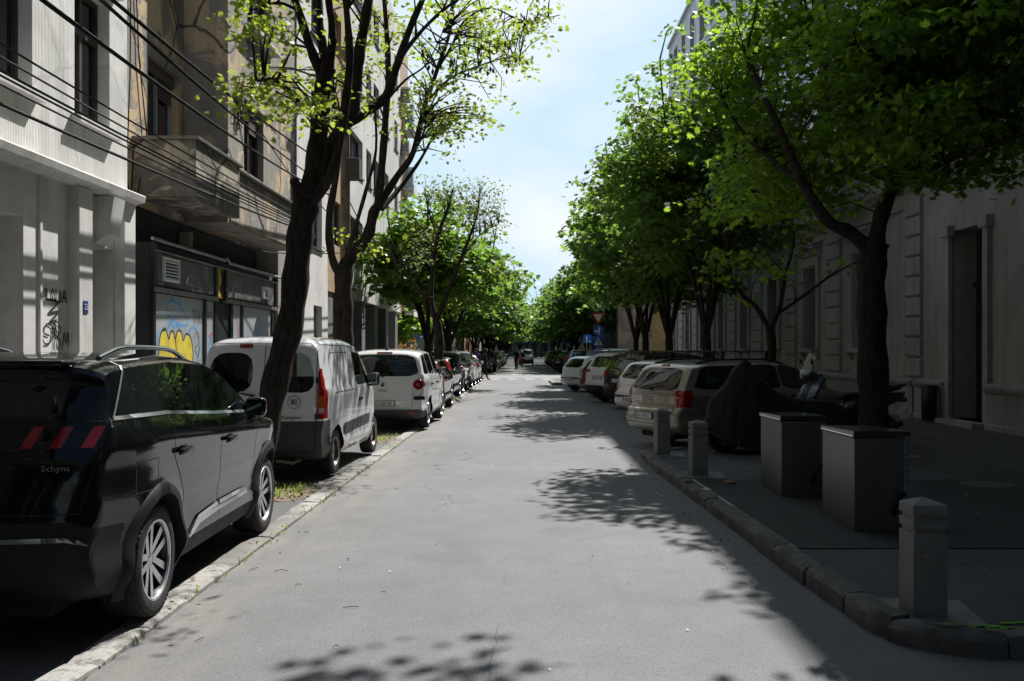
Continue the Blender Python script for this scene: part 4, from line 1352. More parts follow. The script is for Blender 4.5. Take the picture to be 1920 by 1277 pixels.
WGL = glass_mat('window_glass', (0.02,0.024,0.028), 0.03, 0.8)
CURT = mat('net_curtain', (0.42,0.42,0.40), 0.9, var=0.2, vs=5)
def window(parent, side, X, o, depth, fm, cols=2, transom=None, bar=0.06, sill=None, sill_out=0.12, sillm=None, name='window', curtain=False, gm=None):
    a, b, c, d = o
    Xf = X-side*(depth-0.07); Xb = X-side*(depth-0.01)
    mb = MB()
    mb.box(Xf, Xb, a, a+bar, c, d); mb.box(Xf, Xb, b-bar, b, c, d)
    mb.box(Xf, Xb, a+bar, b-bar, c, c+bar); mb.box(Xf, Xb, a+bar, b-bar, d-bar, d)
    Xs = Xf+side*0.004
    for k in range(1, cols):
        y = a+(b-a)*k/cols
        mb.box(Xs, Xb-side*0.004, y-bar*0.5, y+bar*0.5, c+bar, d-bar)
    if transom:
        z = c+(d-c)*transom
        mb.box(Xs+side*0.004, Xb-side*0.006, a+bar, b-bar, z-bar*0.5, z+bar*0.5)
    w = mb.build(name, fm, parent)
    mb = MB(); Xg = X-side*(depth-0.02)
    mb.box(Xg, Xg-side*0.008, a+bar*0.5, b-bar*0.5, c+bar*0.5, d-bar*0.5)
    mb.build('pane', gm or WGL, w)
    if sill is not None:
        mb = MB(); t = sill
        mb.prism([(X+side*sill_out, c-t), (X+side*sill_out, c-0.01), (X-side*(depth-0.08), c+0.012), (X-side*(depth-0.08), c-t+0.002)], 'y', a-0.10, b+0.10)
        mb.build('sill', sillm, w, fix=True)
    return w

def trim(parent, name, side, X, y0, y1, prof, m):
    """moulding run along the street; prof: (outwards, z)"""
    mb = MB(); mb.prism([(X+side*o, z) for o, z in prof], 'y', y0, y1)
    return mb.build(name, m, parent, fix=True)

# stroke painted or sprayed on a wall: thin ribbon standing 2 mm proud
def stroke(mb, pts, w, conv):
    P = [Vector(p) for p in pts]
    # catmull
    D = []
    for i in range(len(P)-1):
        p0 = P[max(i-1,0)]; p1 = P[i]; p2 = P[i+1]; p3 = P[min(i+2,len(P)-1)]
        for k in range(7):
            t = k/7
            D.append(0.5*((2*p1)+(p2-p0)*t+(2*p0-5*p1+4*p2-p3)*t*t+(3*p1-p0-3*p2+p3)*t**3))
    D.append(P[-1])
    vs = []
    for i, p in enumerate(D):
        t = D[min(i+1,len(D)-1)]-D[max(i-1,0)]
        if t.length < 1e-6: t = Vector((1, 0))
        t.normalize(); nn = Vector((-t.y, t.x))
        vs += [conv(p+nn*w/2), conv(p-nn*w/2)]
    mb.add(vs, [(2*i,2*i+1,2*i+3,2*i+2) for i in range(len(D)-1)])

def plaster(name, a, b=None, bd=0.02, lo=0.42, hi=0.58, scale=0.8, streak=0.3, bmp=0.5, comb=False, cracks=0.0, soot=0.3):
    m, n, bs = _new(name)
    v = coords(n)
    f = noise(n, v, scale, 8, 0.62, 0.6)
    msk = ramp(n, f, lo, hi)
    c = mixc(n, msk, a, b or tuple(x*0.8 for x in a))
    c = mixc(n, ramp(n, noise(n, v, 7, 6, 0.7), 0.35, 0.7, 0, 0.35), c, tuple(x*0.62 for x in a))
    vs_ = coords(n, (2.2, 2.2, 0.22))
    s2 = noise(n, vs_, 1.6, 6, 0.6)
    c = mixc(n, ramp(n, s2, 0.48, 0.72, 0, streak), c, (0.07,0.065,0.06))
    h = noise(n, v, 34, 6, 0.7)
    hh = math_(n, 'MULTIPLY', h, 0.35)
    if b: hh = math_(n, 'ADD', hh, math_(n, 'MULTIPLY', msk, -0.9)); hh = math_(n, 'ADD', hh, math_(n, 'MULTIPLY', math_(n, 'MULTIPLY', noise(n, v, 14, 8, 0.75), msk), 1.6))
    if comb:
        w = n.nodes.new('ShaderNodeTexWave'); w.wave_type = 'BANDS'; w.bands_direction = 'Y'
        w.inputs['Scale'].default_value = 9; w.inputs['Distortion'].default_value = 2.2; w.inputs['Detail'].default_value = 3; w.inputs['Detail Scale'].default_value = 1.2
        n.links.new(coords(n, (1, 1, 0.25)), w.inputs['Vector'])
        hh = math_(n, 'ADD', hh, math_(n, 'MULTIPLY', w.outputs['Fac'], 0.5))
    if cracks:
        vc = n.nodes.new('ShaderNodeTexVoronoi'); vc.feature = 'DISTANCE_TO_EDGE'; vc.inputs['Scale'].default_value = 0.55
        tn = n.nodes.new('ShaderNodeTexNoise'); tn.inputs['Scale'].default_value = 1.6; tn.inputs['Detail'].default_value = 7
        wv = n.nodes.new('ShaderNodeMix'); wv.data_type = 'RGBA'; wv.inputs['Factor'].default_value = 0.3
        n.links.new(v, tn.inputs['Vector']); n.links.new(v, wv.inputs['A']); n.links.new(tn.outputs['Color'], wv.inputs['B']); n.links.new(wv.outputs['Result'], vc.inputs['Vector'])
        k = ramp(n, vc.outputs['Distance'], 0.012, 0.003, 0, cracks)
        c = mixc(n, k, c, (0.05,0.045,0.04)); hh = math_(n, 'SUBTRACT', hh, math_(n, 'MULTIPLY', k, 1.5))
    n.links.new(c, bs.inputs['Base Color'])
    bs.inputs['Roughness'].default_value = 0.92
    bs.inputs['Specular IOR Level'].default_value = 0.25
    bump(n, bs, hh, bmp, bd)
    return m

COMBED = plaster('combed_white_stucco', (0.78,0.775,0.75), None, comb=True, bmp=0.30, streak=0.22, cracks=0.15)
SMOOTHW = plaster('smooth_white_render', (0.74,0.73,0.71), None, bmp=0.2, streak=0.30)
PEEL = plaster('peeling_ochre_plaster', (0.66,0.50,0.31), (0.38,0.36,0.33), lo=0.47, hi=0.50, scale=0.75, bd=0.05, streak=0.30, bmp=1.0, cracks=0.8)
PEEL2 = plaster('peeling_grey_plaster', (0.60,0.48,0.33), (0.40,0.38,0.35), lo=0.44, hi=0.47, scale=0.9, bd=0.05, streak=0.40, bmp=1.0, cracks=0.7)
PEEL3 = plaster('decayed_concrete', (0.46,0.41,0.33), (0.27,0.25,0.225), lo=0.46, hi=0.50, scale=1.8, bd=0.06, streak=0.6, bmp=1.0, cracks=0.8)
DARKW = mat('black_and_shade_wall', (0.035,0.035,0.037), 0.75, var=0.4, vs=3, bmp=0.3, bs=30)
FRW = mat('dark_brown_window_frame', (0.045,0.032,0.026), 0.55, var=0.3, vs=6)
FRWH = mat('white_window_frame', (0.45,0.45,0.44), 0.5, var=0.1, vs=6)
FRG = mat('grey_window_frame', (0.08,0.085,0.095), 0.45)

# ------------------------------------------------------------------ white stucco house nearest on the sunny side
b1 = empty('stucco_house', (-6, 5, 0), 0, 'white combed-stucco house with brown window frames and a ledge over the ground floor', 'house')
def P0(o, root):   # geometry is written in street coordinates
    o.matrix_parent_inverse = root.matrix_world.inverted()
# roots stay at the origin of the street grid so children can be written in place
b1.location = (0, 0, 0)
ops1 = [(9.6,11.38,4.78,6.75),(12.45,13.50,4.78,6.62),(9.3,11.22,0.11,3.26),(12.80,13.66,0.11,3.12)]
mb = MB(); wall(mb, 1, -6.0, 9.0, 14.08, 0.0, 3.86, [o for o in ops1 if o[2] < 1], 0.45, 7); mb.build('ground_floor_wall', SMOOTHW, b1)
mb = MB(); wall(mb, 1, -5.98, 9.0, 14.10, 3.98, 14.5, [o for o in ops1 if o[2] > 1], 0.30, 7); mb.build('wall', COMBED, b1)
trim(b1, 'ledge', 1, -6.0, 9.0, 14.16, [(-0.2,3.84),(0.10,3.82),(0.16,3.86),(0.26,3.88),(0.28,3.965),(0.26,3.985),(0.02,4.02),(-0.2,4.02)], SMOOTHW)
for a, b in ((12.33,12.72),(13.72,14.12),(11.55,11.62)):
    mb = MB(); mb.bevbox(-6.05, -5.86 if b-a > 0.2 else -5.97, a, b, 0.1, 3.83, 0.012); mb.build('pilaster', SMOOTHW, b1)
mb = MB(); mb.prism([(-6.0,3.15),(-5.80,3.28),(-5.72,3.80),(-6.0,3.81)], 'y', 13.06, 13.42); mb.build('keystone', SMOOTHW, b1, fix=True)
mb = MB(); mb.box(-6.40,-6.46,12.80,13.66,0.11,3.12); d = mb.build('door', FRW, b1)
mb = MB(); mb.box(-6.40,-6.46,9.3,11.22,0.11,3.26); mb.build('garage_door', mat('garage_brown', (0.10,0.075,0.06), 0.6, var=0.3, vs=3), b1)
for o in ops1:
    if o[2] > 1:
        window(b1, 1, -5.98, o, 0.24, FRW, 2, 0.68, 0.07, 0.10, 0.13, SMOOTHW)
        trim(b1, 'window_hood', 1, -5.98, o[0]-0.18, o[1]+0.16, [(-0.02,o[3]+0.10),(0.14,o[3]+0.13),(0.16,o[3]+0.22),(-0.02,o[3]+0.26)], SMOOTHW)
# blue number plate
mb = MB(); mb.bevbox(-5.858,-5.850,12.44,12.57,2.15,2.32,0.004); npl = mb.build('house_number_plate', mat('enamel_blue', (0.03,0.07,0.22), 0.3), b1)
def wall_text(name, s, y, z, X, size, m, parent, side=1, sx=1.0, spin=0.0):
    M = Matrix.Translation((X, y, z)) @ Matrix.Rotation(R(90)*side, 4, 'Z') @ Matrix.Rotation(R(90), 4, 'X') @ Matrix.Rotation(spin, 4, 'Z')
    return text(name, s, size, M, m, parent, 0.001, sx=sx)
wall_text('house_number', '23', 12.505, 2.235, -5.847, 0.11, PLATEW, npl)
# black scrawls by the doorway
SPRAYK = mat('black_spray', (0.015,0.015,0.017), 0.7)
mb = MB()
cv = lambda X: (lambda p: (X, p.x, p.y))
def tagstroke(mb, pts, y0, z0, s, w, X):
    stroke(mb, [Vector((y0+a*s, z0+b*s)) for a, b in pts], w, cv(X))
X1 = -5.990
for k, L in enumerate([[(0,0),(0.1,1),(0.4,0.3),(0.7,1),(0.8,0)], [(0,0),(0.1,0.9)], [(0,0),(0.05,1),(0.6,0.1),(0.65,1)], [(0.5,1),(0.55,0.1),(0.2,0)], [(0,0),(0.4,1),(0.7,0),(0.5,0.4),(0.1,0.4)]]):
    tagstroke(mb, L, 11.62+0.13*k, 2.28, 0.16, 0.022, X1)
tagstroke(mb, [(0,1),(1,0.9),(0.2,0.4),(1.1,0.5),(0.3,0),(0.9,0.1)], 11.75, 2.02, 0.28, 0.03, X1)
tagstroke(mb, [(0,0.2),(0.2,0),(0.6,0.1),(0.7,0.6),(0.3,0.7),(0.1,0.4),(0.5,0.3)], 11.64, 1.74, 0.35, 0.025, X1)
for k in range(4):
    tagstroke(mb, [(0.3,1),(0.2+0.25*k,0)], 11.85, 1.66, 0.33, 0.02, X1)
tagstroke(mb, [(0.1,1.2),(0.5,1.5),(0.9,1.1),(0.5,0.8),(0.1,1.2)], 11.86, 1.62, 0.27, 0.02, X1)
tagstroke(mb, [(0,0),(0.2,1),(0.5,0.2),(0.8,1),(0.9,0)], 12.16, 1.72, 0.17, 0.02, X1)
gr = mb.build('graffiti_tag', SPRAYK, b1)

# ------------------------------------------------------------------ crumbling house with the balcony
b2 = empty('crumbling_house', (0,0,0), 0, 'crumbling ochre and grey plaster house with a concrete balcony over a boarded shop', 'house')
XA, XB = -6.45, -5.62
opA = [(16.05,17.45,5.22,6.72),(15.9,17.4,8.3,10.2)]
opB = [(18.75,20.15,5.26,6.72),(18.9,20.7,8.22,10.1)]
mb = MB(); wall(mb, 1, XA, 14.14, 17.72, 4.08, 15.5, opA, 0.25, 6); mb.build('wall', PEEL, b2)
mb = MB(); wall(mb, 1, XB, 17.74, 22.85, 4.08, 15.5, opB, 0.25, 6.5); mb.build('bay_wall', PEEL2, b2)
mb = MB(); mb.box(-6.02, -9, 22.86, 24.28, 0.0, 15.5); mb.build('end_wall', PEEL2, b2)
mb = MB(); mb.box(-6.55,-12, 14.14, 22.84, 0.0, 4.07); mb.build('ground_floor_wall', DARKW, b2)  # recessed wall coloured dark for the shade under the bay
for o in opA+opB:
    w_ = window(b2, 1, XA if o in opA else XB, o, 0.20, FRWH if o in opA else FRW, 2, None, 0.06, 0.09 if o[2] > 8 else None, 0.22, SMOOTHW)
    mb = MB(); X_ = (XA if o in opA else XB)-0.13
    # roller shutter box and half lowered slats
    mb.box(X_, X_+0.05, o[0], o[1], o[3]-0.2, o[3]-0.002)
    for k in range(6):
        mb.box(X_+0.005, X_+0.02, (o[0]+o[1])/2, o[1]-0.06, o[3]-0.25-0.06*k, o[3]-0.205-0.06*k)
    mb.build('roller_shutter', mat('shutter_brown', (0.10,0.08,0.065), 0.7, var=0.3, vs=4), w_)
# balcony: floor, near side, front with uneven foot
mb = MB(); mb.prism([(15.45,5.12),(17.80,5.12),(17.80,4.16),(16.9,4.10),(16.4,4.16),(15.7,4.13),(15.45,4.2)], 'x', -5.55, -5.42)
mb.box(-6.50,-5.551,15.45,15.55,4.2,5.12); mb.box(-6.50,-5.552,15.551,17.73,4.2,4.34)
bal = mb.build('balcony', PEEL3, b2, fix=True)
mb = MB(); mb.bevbox(-5.60,-5.36,15.38,17.86,5.121,5.18,0.01); mb.bevbox(-5.70,-5.50,17.861,22.86,5.122,5.17,0.01); mb.bevbox(-6.50,-5.601,15.38,15.62,5.121,5.18,0.01)
mb.build('coping', mat('dark_sheet_coping', (0.12,0.11,0.10), 0.5, 0.3, var=0.4, vs=4), bal)
mb = MB(); mb.prism([(XB+0.002,4.12),(XB+0.025,4.14),(XB+0.025,5.10),(XB+0.002,5.118)], 'y', 17.84, 22.8); mb.build('parapet_band', PEEL2, b2, fix=True)
mb = MB(); mb.tube([(-5.95,24.22,0.1),(-5.95,24.22,15)], 0.055, 10); mb.build('downpipe', mat('zinc_pipe', (0.20,0.20,0.20), 0.5, 0.5, var=0.3, vs=3), b2, 60)
# shop front
XS = -6.03
mb = MB()
mb.box(XS-0.06,-6.60,15.20,22.80,0.1,3.42)
sf = empty('shop_front', (0,0,0), 0, 'boarded-up black shop front sprayed with yellow and blue graffiti', 'shop front')
mb.build('carcass', DARKW, sf)
GLP = mat('frosted_panel', (0.36,0.39,0.41), 0.35, var=0.10, vs=1.5)
FAS, n_, b_ = _new('torn_fascia_film')
v_ = coords(n_); f_ = noise(n_, v_, 5, 8, 0.7, 1.2); g_ = noise(n_, v_, 2.0, 4)
k_ = math_(n_, 'MULTIPLY', ramp(n_, f_, 0.52, 0.62), ramp(n_, g_, 0.40, 0.55))
n_.links.new(mixc(n_, k_, (0.10,0.10,0.10), (0.34,0.34,0.33)), b_.inputs['Base Color']); b_.inputs['Roughness'].default_value = 0.4
bump(n_, b_, f_, 1.0, 0.04)
SFR = mat('shop_black_metal', (0.015,0.015,0.017), 0.4)
def panel(a, b, c, d, m, name, x=0.0):
    mb = MB(); mb.box(XS-0.058, XS-0.02+x, a, b, c, d); return mb.build(name, m, sf)
panel(15.30,17.62,0.25,2.60,GLP,'window_board'); panel(17.74,18.22,0.25,2.60,GLP,'window_board')
panel(18.38,19.20,0.12,2.58,mat('dark_door', (0.025,0.028,0.033), 0.4),'door',-0.01)
panel(19.34,19.92,0.25,2.60,GLP,'window_board'); panel(20.06,22.30,0.25,2.60,GLP,'window_board')
panel(15.32,18.24,2.74,3.27,FAS,'fascia'); panel(18.98,22.62,2.74,3.27,FAS,'fascia')
panel(18.38,18.84,2.70,3.26,mat('torn_yellow_panel', (0.55,0.36,0.02), 0.5, var=0.25, vs=5),'yellow_panel')
mb = MB()
mb.poly([(XS-0.017,18.84,3.25),(XS-0.017,18.60,3.25),(XS-0.017,18.70,3.05),(XS-0.017,18.56,2.88),(XS-0.017,18.68,2.72),(XS-0.017,18.84,2.71)])
mb.build('torn_film', SFR, sf)
mb = MB()
for (a, b) in ((15.20,15.30),(17.62,17.74),(18.22,18.38),(19.20,19.34),(19.92,20.06),(22.30,22.42)): mb.box(XS-0.055, XS+0.012, a, b, 0.1, 2.66)
mb.box(XS-0.055,XS+0.02,15.20,15.32,2.661,3.42); mb.box(XS-0.055,XS+0.02,18.24,18.38,2.661,3.3); mb.box(XS-0.055,XS+0.02,18.84,18.98,2.661,3.3); mb.box(XS-0.055,XS+0.02,22.62,22.80,2.661,3.42)
mb.build('frame', SFR, sf)
rail = mat('worn_aluminium', (0.30,0.30,0.30), 0.45, 0.7, var=0.4, vs=6)
mb = MB(); mb.box(XS-0.05,XS+0.035,15.22,18.36,2.62,2.70); mb.box(XS-0.05,XS+0.035,18.86,22.78,2.62,2.70)
mb.box(XS-0.05,XS+0.03,15.22,22.78,3.28,3.305)
mb.build('ledge', rail, sf)
mb = MB(); mb.tube([(XS+0.05,15.05,3.46),(XS+0.05,18.7,3.45),(XS+0.06,18.8,3.50),(XS+0.05,19.0,3.42),(XS+0.05,22.9,3.43)], 0.030, 8)
mb.build('awning_tube', rail, sf, 50)
def vent(a, b, c, d, n):
    mb = MB(); x0, x1 = XS-0.018, XS+0.03; t = 0.035
    mb.box(x0,x1,a,a+t,c,d); mb.box(x0,x1,b-t,b,c,d); mb.box(x0,x1,a+t,b-t,c,c+t); mb.box(x0,x1,a+t,b-t,d-t,d)
    f = mb.build('vent', mat('vent_white', (0.80,0.80,0.80), 0.5), sf)
    mb = MB()
    for k in range(n):
        z = c+t+(d-c-2*t)*(k+0.3)/n; h = (d-c-2*t)/n
        mb.add([(x0+0.004,a+t,z+h*0.55),(x0+0.004,b-t,z+h*0.55),(x1-0.006,b-t,z),(x1-0.006,a+t,z)], [(0,1,2,3)])
        mb.add([(x1-0.006,a+t,z),(x1-0.006,b-t,z),(x1-0.006,b-t,z-0.012),(x1-0.006,a+t,z-0.012)], [(0,1,2,3)])
    mb.build('louvre', mat('vent_white', (0.6,0.6,0.6)), f)
    mb = MB(); mb.box(x0-0.001, x0+0.003, a+t, b-t, c+t, d-t); mb.build('vent_backing', SFR, f)
vent(15.62,16.32,2.82,3.22,6); vent(21.55,22.0,2.85,3.12,4)
# graffiti: yellow fill, black outline, blue and red scrawls
GY = mat('yellow_spray', (0.62,0.50,0.05), 0.6, var=0.2, vs=6); GB = mat('blue_spray', (0.10,0.32,0.62), 0.6, var=0.2, vs=6)
GK = mat('dark_outline_spray', (0.04,0.025,0.04), 0.6); GR = mat('red_spray', (0.45,0.06,0.10), 0.6)
g = empty('graffiti', (0,0,0), 0); g.parent = sf
Xg = XS-0.0185
outl = [(15.46,1.25),(15.50,1.75),(15.62,1.98),(15.78,2.02),(15.92,1.86),(16.02,1.98),(16.14,1.97),(16.22,1.86),(16.34,2.0),(16.5,1.98),(16.60,1.84),(16.74,1.95),(16.95,1.90),(17.08,1.66),(17.08,1.42),(17.28,1.15),(17.36,0.9),(15.4,0.9)]
mb = MB(); mb.poly([(Xg, y, z) for y, z in outl]); gy = mb.build('yellow_fill', GY, g)
mb = MB(); c2 = cv(Xg+0.0015)
stroke(mb, [Vector(p) for p in outl[:17]], 0.035, c2)
stroke(mb, [Vector(p) for p in [(15.75,1.15),(15.85,1.45),(16.1,1.52),(16.25,1.35),(16.3,1.1)]], 0.03, c2)
stroke(mb, [Vector(p) for p in [(16.25,1.35),(16.45,1.50),(16.68,1.42),(16.78,1.1)]], 0.03, c2)
stroke(mb, [Vector(p) for p in [(16.22,1.86),(16.26,1.65),(16.2,1.45)]], 0.03, c2)
mb.build('outline', GK, g)
mb = MB()
for L in ([(15.9,2.25),(15.85,2.42),(16.0,2.5),(16.3,2.48),(16.6,2.35),(16.85,2.18),(16.7,2.10),(16.4,2.12),(16.1,2.18),(15.9,2.25)], [(16.05,2.50),(16.06,2.62)], [(16.42,2.46),(16.44,2.56)],
          [(15.38,1.55),(15.45,1.86),(15.6,1.98),(15.9,2.04),(16.0,2.16),(16.1,2.06),(16.3,2.1),(16.5,2.0)], [(16.85,1.95),(17.05,2.08),(17.3,2.0),(17.4,1.7),(17.3,1.4)],
          [(17.80,1.3),(18.0,1.9),(18.12,1.7),(18.05,1.3)], [(20.3,1.85),(20.45,2.0),(20.6,1.85),(20.8,2.0),(20.95,1.85),(21.15,2.02),(21.3,1.85),(21.6,2.0)], [(21.0,2.2),(21.2,2.38),(21.4,2.2),(21.2,2.08),(21.0,2.2)],
          [(20.2,1.6),(20.5,1.75),(20.8,1.62),(21.2,1.76),(21.7,1.6)]):
    stroke(mb, [Vector(p) for p in L], 0.045, cv(Xg))
mb.build('blue_scrawl', GB, g)
mb = MB()
for L in ([(17.12,2.15),(17.13,2.48)], [(17.06,2.36),(17.2,2.38)], [(17.20,2.15),(17.26,2.42),(17.34,2.15)], [(17.38,2.42),(17.39,2.15)], [(17.48,2.42),(17.40,2.28),(17.5,2.15)], [(17.58,2.40),(17.52,2.28),(17.58,2.16),(17.61,2.28),(17.58,2.4)],
          [(17.15,1.9),(17.3,2.0),(17.4,1.8),(17.2,1.7),(17.35,1.55),(17.45,1.75),(17.3,1.4),(17.5,1.5)], [(17.85,2.3),(17.9,2.4),(17.98,2.3),(18.05,2.4),(18.1,2.3)], [(20.2,1.45),(20.5,1.58),(20.9,1.50),(21.3,1.58)]):
    stroke(mb, [Vector(p) for p in L], 0.014, c2)
mb.build('black_scrawl', SPRAYK, g)
mb = MB()
for L in ([(19.70,1.3),(19.72,2.3)], [(19.82,1.4),(19.80,2.15)], [(17.9,1.9),(18.1,2.0),(18.0,1.8)]):
    stroke(mb, [Vector(p) for p in L], 0.03, cv(Xg))
mb.build('red_scrawl', GR, g)
mb = MB(); mb.bevbox(-6.55,-6.35,17.75,17.95,3.62,3.9,0.01); mb.build('alarm_box', mat('alarm_beige', (0.28,0.25,0.18), 0.6), b2)

# ------------------------------------------------------------------ pale apartment block
PANELW = plaster('pale_panel', (0.76,0.75,0.72), None, bmp=0.12, streak=0.10, scale=0.4)
TAN = mat('tan_tile', (0.42,0.29,0.18), 0.7, var=0.15, vs=3, bmp=0.2, bs=20)
b3 = empty('apartment_block', (0,0,0), 0, 'pale flat-fronted apartment block with recessed dark shop level and tan strips', 'apartment block')
op3a = [(26.6,27.7,0.15,2.95),(26.3,27.7,7.6,9.2),(26.3,27.7,4.6,6.1),(26.3,27.7,10.6,12.2)]
mb = MB(); wall(mb, 1, -6.0, 24.30, 28.5, 0.0, 17.2, op3a, 0.25, 8); mb.build('wall', PANELW, b3)
mb = MB(); wall(mb, 1, -6.02, 28.5, 31.4, 3.48, 17.2, [(29.2,30.7,5,6.4),(29.2,30.7,8,9.4),(29.2,30.7,11,12.4)], 0.2, 8); mb.build('tan_wall', TAN, b3)
cols = [(32.0,34.6),(35.4,36.6),(37.1,38.5),(40.0,41.2),(43.0,44.1)]
op3 = [(a, b, z, z+1.35) for z in (4.95,7.95,10.95,13.95) for a, b in cols]
mb = MB(); wall(mb, 1, -6.0, 31.4, 45.0, 3.48, 17.2, op3, 0.25, 8)
mb.build('upper_wall', PANELW, b3)
mb = MB()
for y in (32, 34.9, 36.85, 38.9, 39.7, 41.6, 42.6, 44.4): mb.box(-6.0,-5.996,y,y+0.012,3.5,17.15)
mb.build('panel_joint', mat('joint_grey', (0.25,0.25,0.25), 0.8), b3)
for o in op3+op3a[1:]: window(b3, 1, -6.0, o, 0.22, FRG, 2 if o[1]-o[0] > 1.6 else 1, 0.25, 0.05, 0.05, 0.06, FRG)
for o in [(29.2,30.7,5,6.4),(29.2,30.7,8,9.4)]: window(b3, 1, -6.02, o, 0.18, FRG, 2, None, 0.05)
mb = MB(); mb.box(-6.18,-6.24,26.6,27.7,0.15,2.95); dr = mb.build('door', FRG, b3)
mb = MB(); mb.box(-6.14,-6.178,26.75,27.55,0.4,1.5); mb.box(-6.14,-6.178,26.75,27.55,1.7,2.8); mb.build('pane', WGL, dr)
mb = MB(); mb.box(-7.3,-13,28.52,47.8,0.0,3.47); mb.build('shop_level_wall', mat('shop_dark', (0.05,0.05,0.055), 0.4, var=0.3, vs=1), b3)
TILE = mat('grey_stone_pier', (0.24,0.245,0.25), 0.4, var=0.15, vs=2)
for y in (28.9, 31.6, 34.9, 37.9, 40.9, 43.9):
    mb = MB(); mb.bevbox(-6.55,-6.08,y,y+0.75,0.1,3.47,0.008); mb.build('pier', TILE, b3)
for a, b in ((29.8,31.4),(32.5,34.7),(35.8,37.7),(38.8,40.7),(41.8,43.7)):
    window(b3, 1, -6.75, (a, b, 0.2, 3.3), 0.3, FRG, 2, 0.72, 0.06)
b4 = empty('balcony_block', (0,0,0), 0, 'narrow tan block end with glass balconies and air conditioners above the crossing', 'apartment block')
mb = MB(); mb.box(-6.0,-13,45.02,47.9,3.48,16.6); mb.build('wall', TAN, b4)
mb = MB()
for z in (3.6,6.6,9.6,12.6):
    mb.box(-5.999,-5.55,46.3,47.9,z-0.12,z+0.02); mb.box(-5.55,-5.5,46.3,47.9,z-0.25,z+0.25)
mb.build('balcony_slab', PANELW, b4)
bg_ = mat('balcony_glass', (0.42,0.56,0.58), 0.08, coat=0.6)
for z in (3.6,6.6,9.6,12.6):
    mb = MB(); mb.box(-5.54,-5.52,46.3,47.9,z+0.26,z+1.1); mb.box(-5.99,-5.55,46.30,46.32,z+0.03,z+1.1); mb.build('balustrade', bg_, b4)
for z in (5.2,8.2,11.2,13.8):
    mb = MB(); mb.bevbox(-5.98,-5.62,45.35,46.15,z,z+0.6,0.02); ac = mb.build('ac_unit', mat('ac_white', (0.55,0.55,0.54), 0.5, var=0.1, vs=4), b4)
    mb = MB()
    for k in range(6): mb.box(-5.94,-5.66,45.342,45.348,z+0.1+0.07*k,z+0.13+0.07*k)
    mb.build('grille', INK, ac)

# ------------------------------------------------------------------ shaded side
GREYW = plaster('grey_render', (0.42,0.397,0.382), None, bmp=0.25, streak=0.30, scale=0.5)
GREYL = plaster('grey_plinth_render', (0.36,0.36,0.36), None, bmp=0.2, streak=0.4, scale=0.6)
PANELB = mat('lavender_grey_panel', (0.50,0.52,0.58), 0.35, var=0.06, vs=0.6)
XR = 9.2
rn = empty('corner_building', (0,0,0), 0, 'tall grey rendered building with a panelled plinth and deep double-height doorway', 'building')
opn = [(18.7,20.2,0.2,4.22)]+[(18.75,20.15,7.5,10.0),(14.6,16.0,7.5,10.0),(10.4,11.8,7.5,10.0)]
mb = MB(); wall(mb, -1, XR, 2.0, 21.9, 0.0, 21.5, opn, 0.55, 8); mb.build('wall', GREYW, rn)
def plinth(root, y0, y1, x=XR):
    trim(root, 'plinth', -1, x, y0, y1, [(-0.02,0.0),(0.16,0.0),(0.16,0.20),(0.13,0.22),(0.13,0.80),(0.17,0.84),(0.20,0.90),(0.20,0.95),(0.02,1.02),(-0.02,1.02)], GREYL)
plinth(rn, 2.0, 18.5); plinth(rn, 20.42, 21.9)
for y0, y1 in ((18.50,18.70),(20.20,20.42)):
    mb = MB(); mb.box(XR-0.10, XR+0.02, y0, y1, 0.1, 4.1); mb.bevbox(XR-0.16, XR+0.02, y0-0.08, y1+0.08, 4.1, 4.34, 0.02); mb.build('door_surround', GREYW, rn)
for prof in ([(-0.02,5.45),(0.06,5.45),(0.08,5.56),(0.16,5.62),(0.16,5.70),(-0.02,5.76)], [(-0.02,6.60),(0.08,6.62),(0.12,6.72),(0.26,6.78),(0.28,6.90),(-0.02,7.0)]):
    trim(rn, 'string_course', -1, XR, 2.0, 21.9, prof, GREYW)
mb = MB(); mb.box(XR+0.50,XR+0.56,18.7,20.2,0.2,3.0); mb.box(XR+0.44,XR+0.56,18.7,20.2,3.0,3.12)
dr = mb.build('door', mat('dark_timber_door', (0.022,0.017,0.015), 0.5, var=0.3, vs=2), rn)
mb = MB(); mb.box(XR+0.50,XR+0.53,18.72,20.18,3.13,4.2); mb.build('fanlight', WGL, dr)
mb = MB(); mb.box(XR-0.35,XR+0.5,18.6,20.3,0.1,0.20); mb.build('door_step', GREYL, rn)
for o in opn[1:]: window(rn, -1, XR, o, 0.35, FRG, 2, 0.6, 0.07, 0.1, 0.1, GREYW)
wb = MB(); wb.lathe([(0.0,0.13),(0.15,0.13),(0.16,0.14),(0.165,0.86),(0.15,0.90),(0.13,0.905),(0.12,0.88),(0.0,0.87)], 26, 'z', Matrix.Translation((XR-0.36,20.55,0)))
tag(wb.build('litter_bin', mat('bin_black', (0.012,0.012,0.013), 0.35), None, 50), 'black cylindrical litter bin standing beside the tall doorway', 'litter bin')

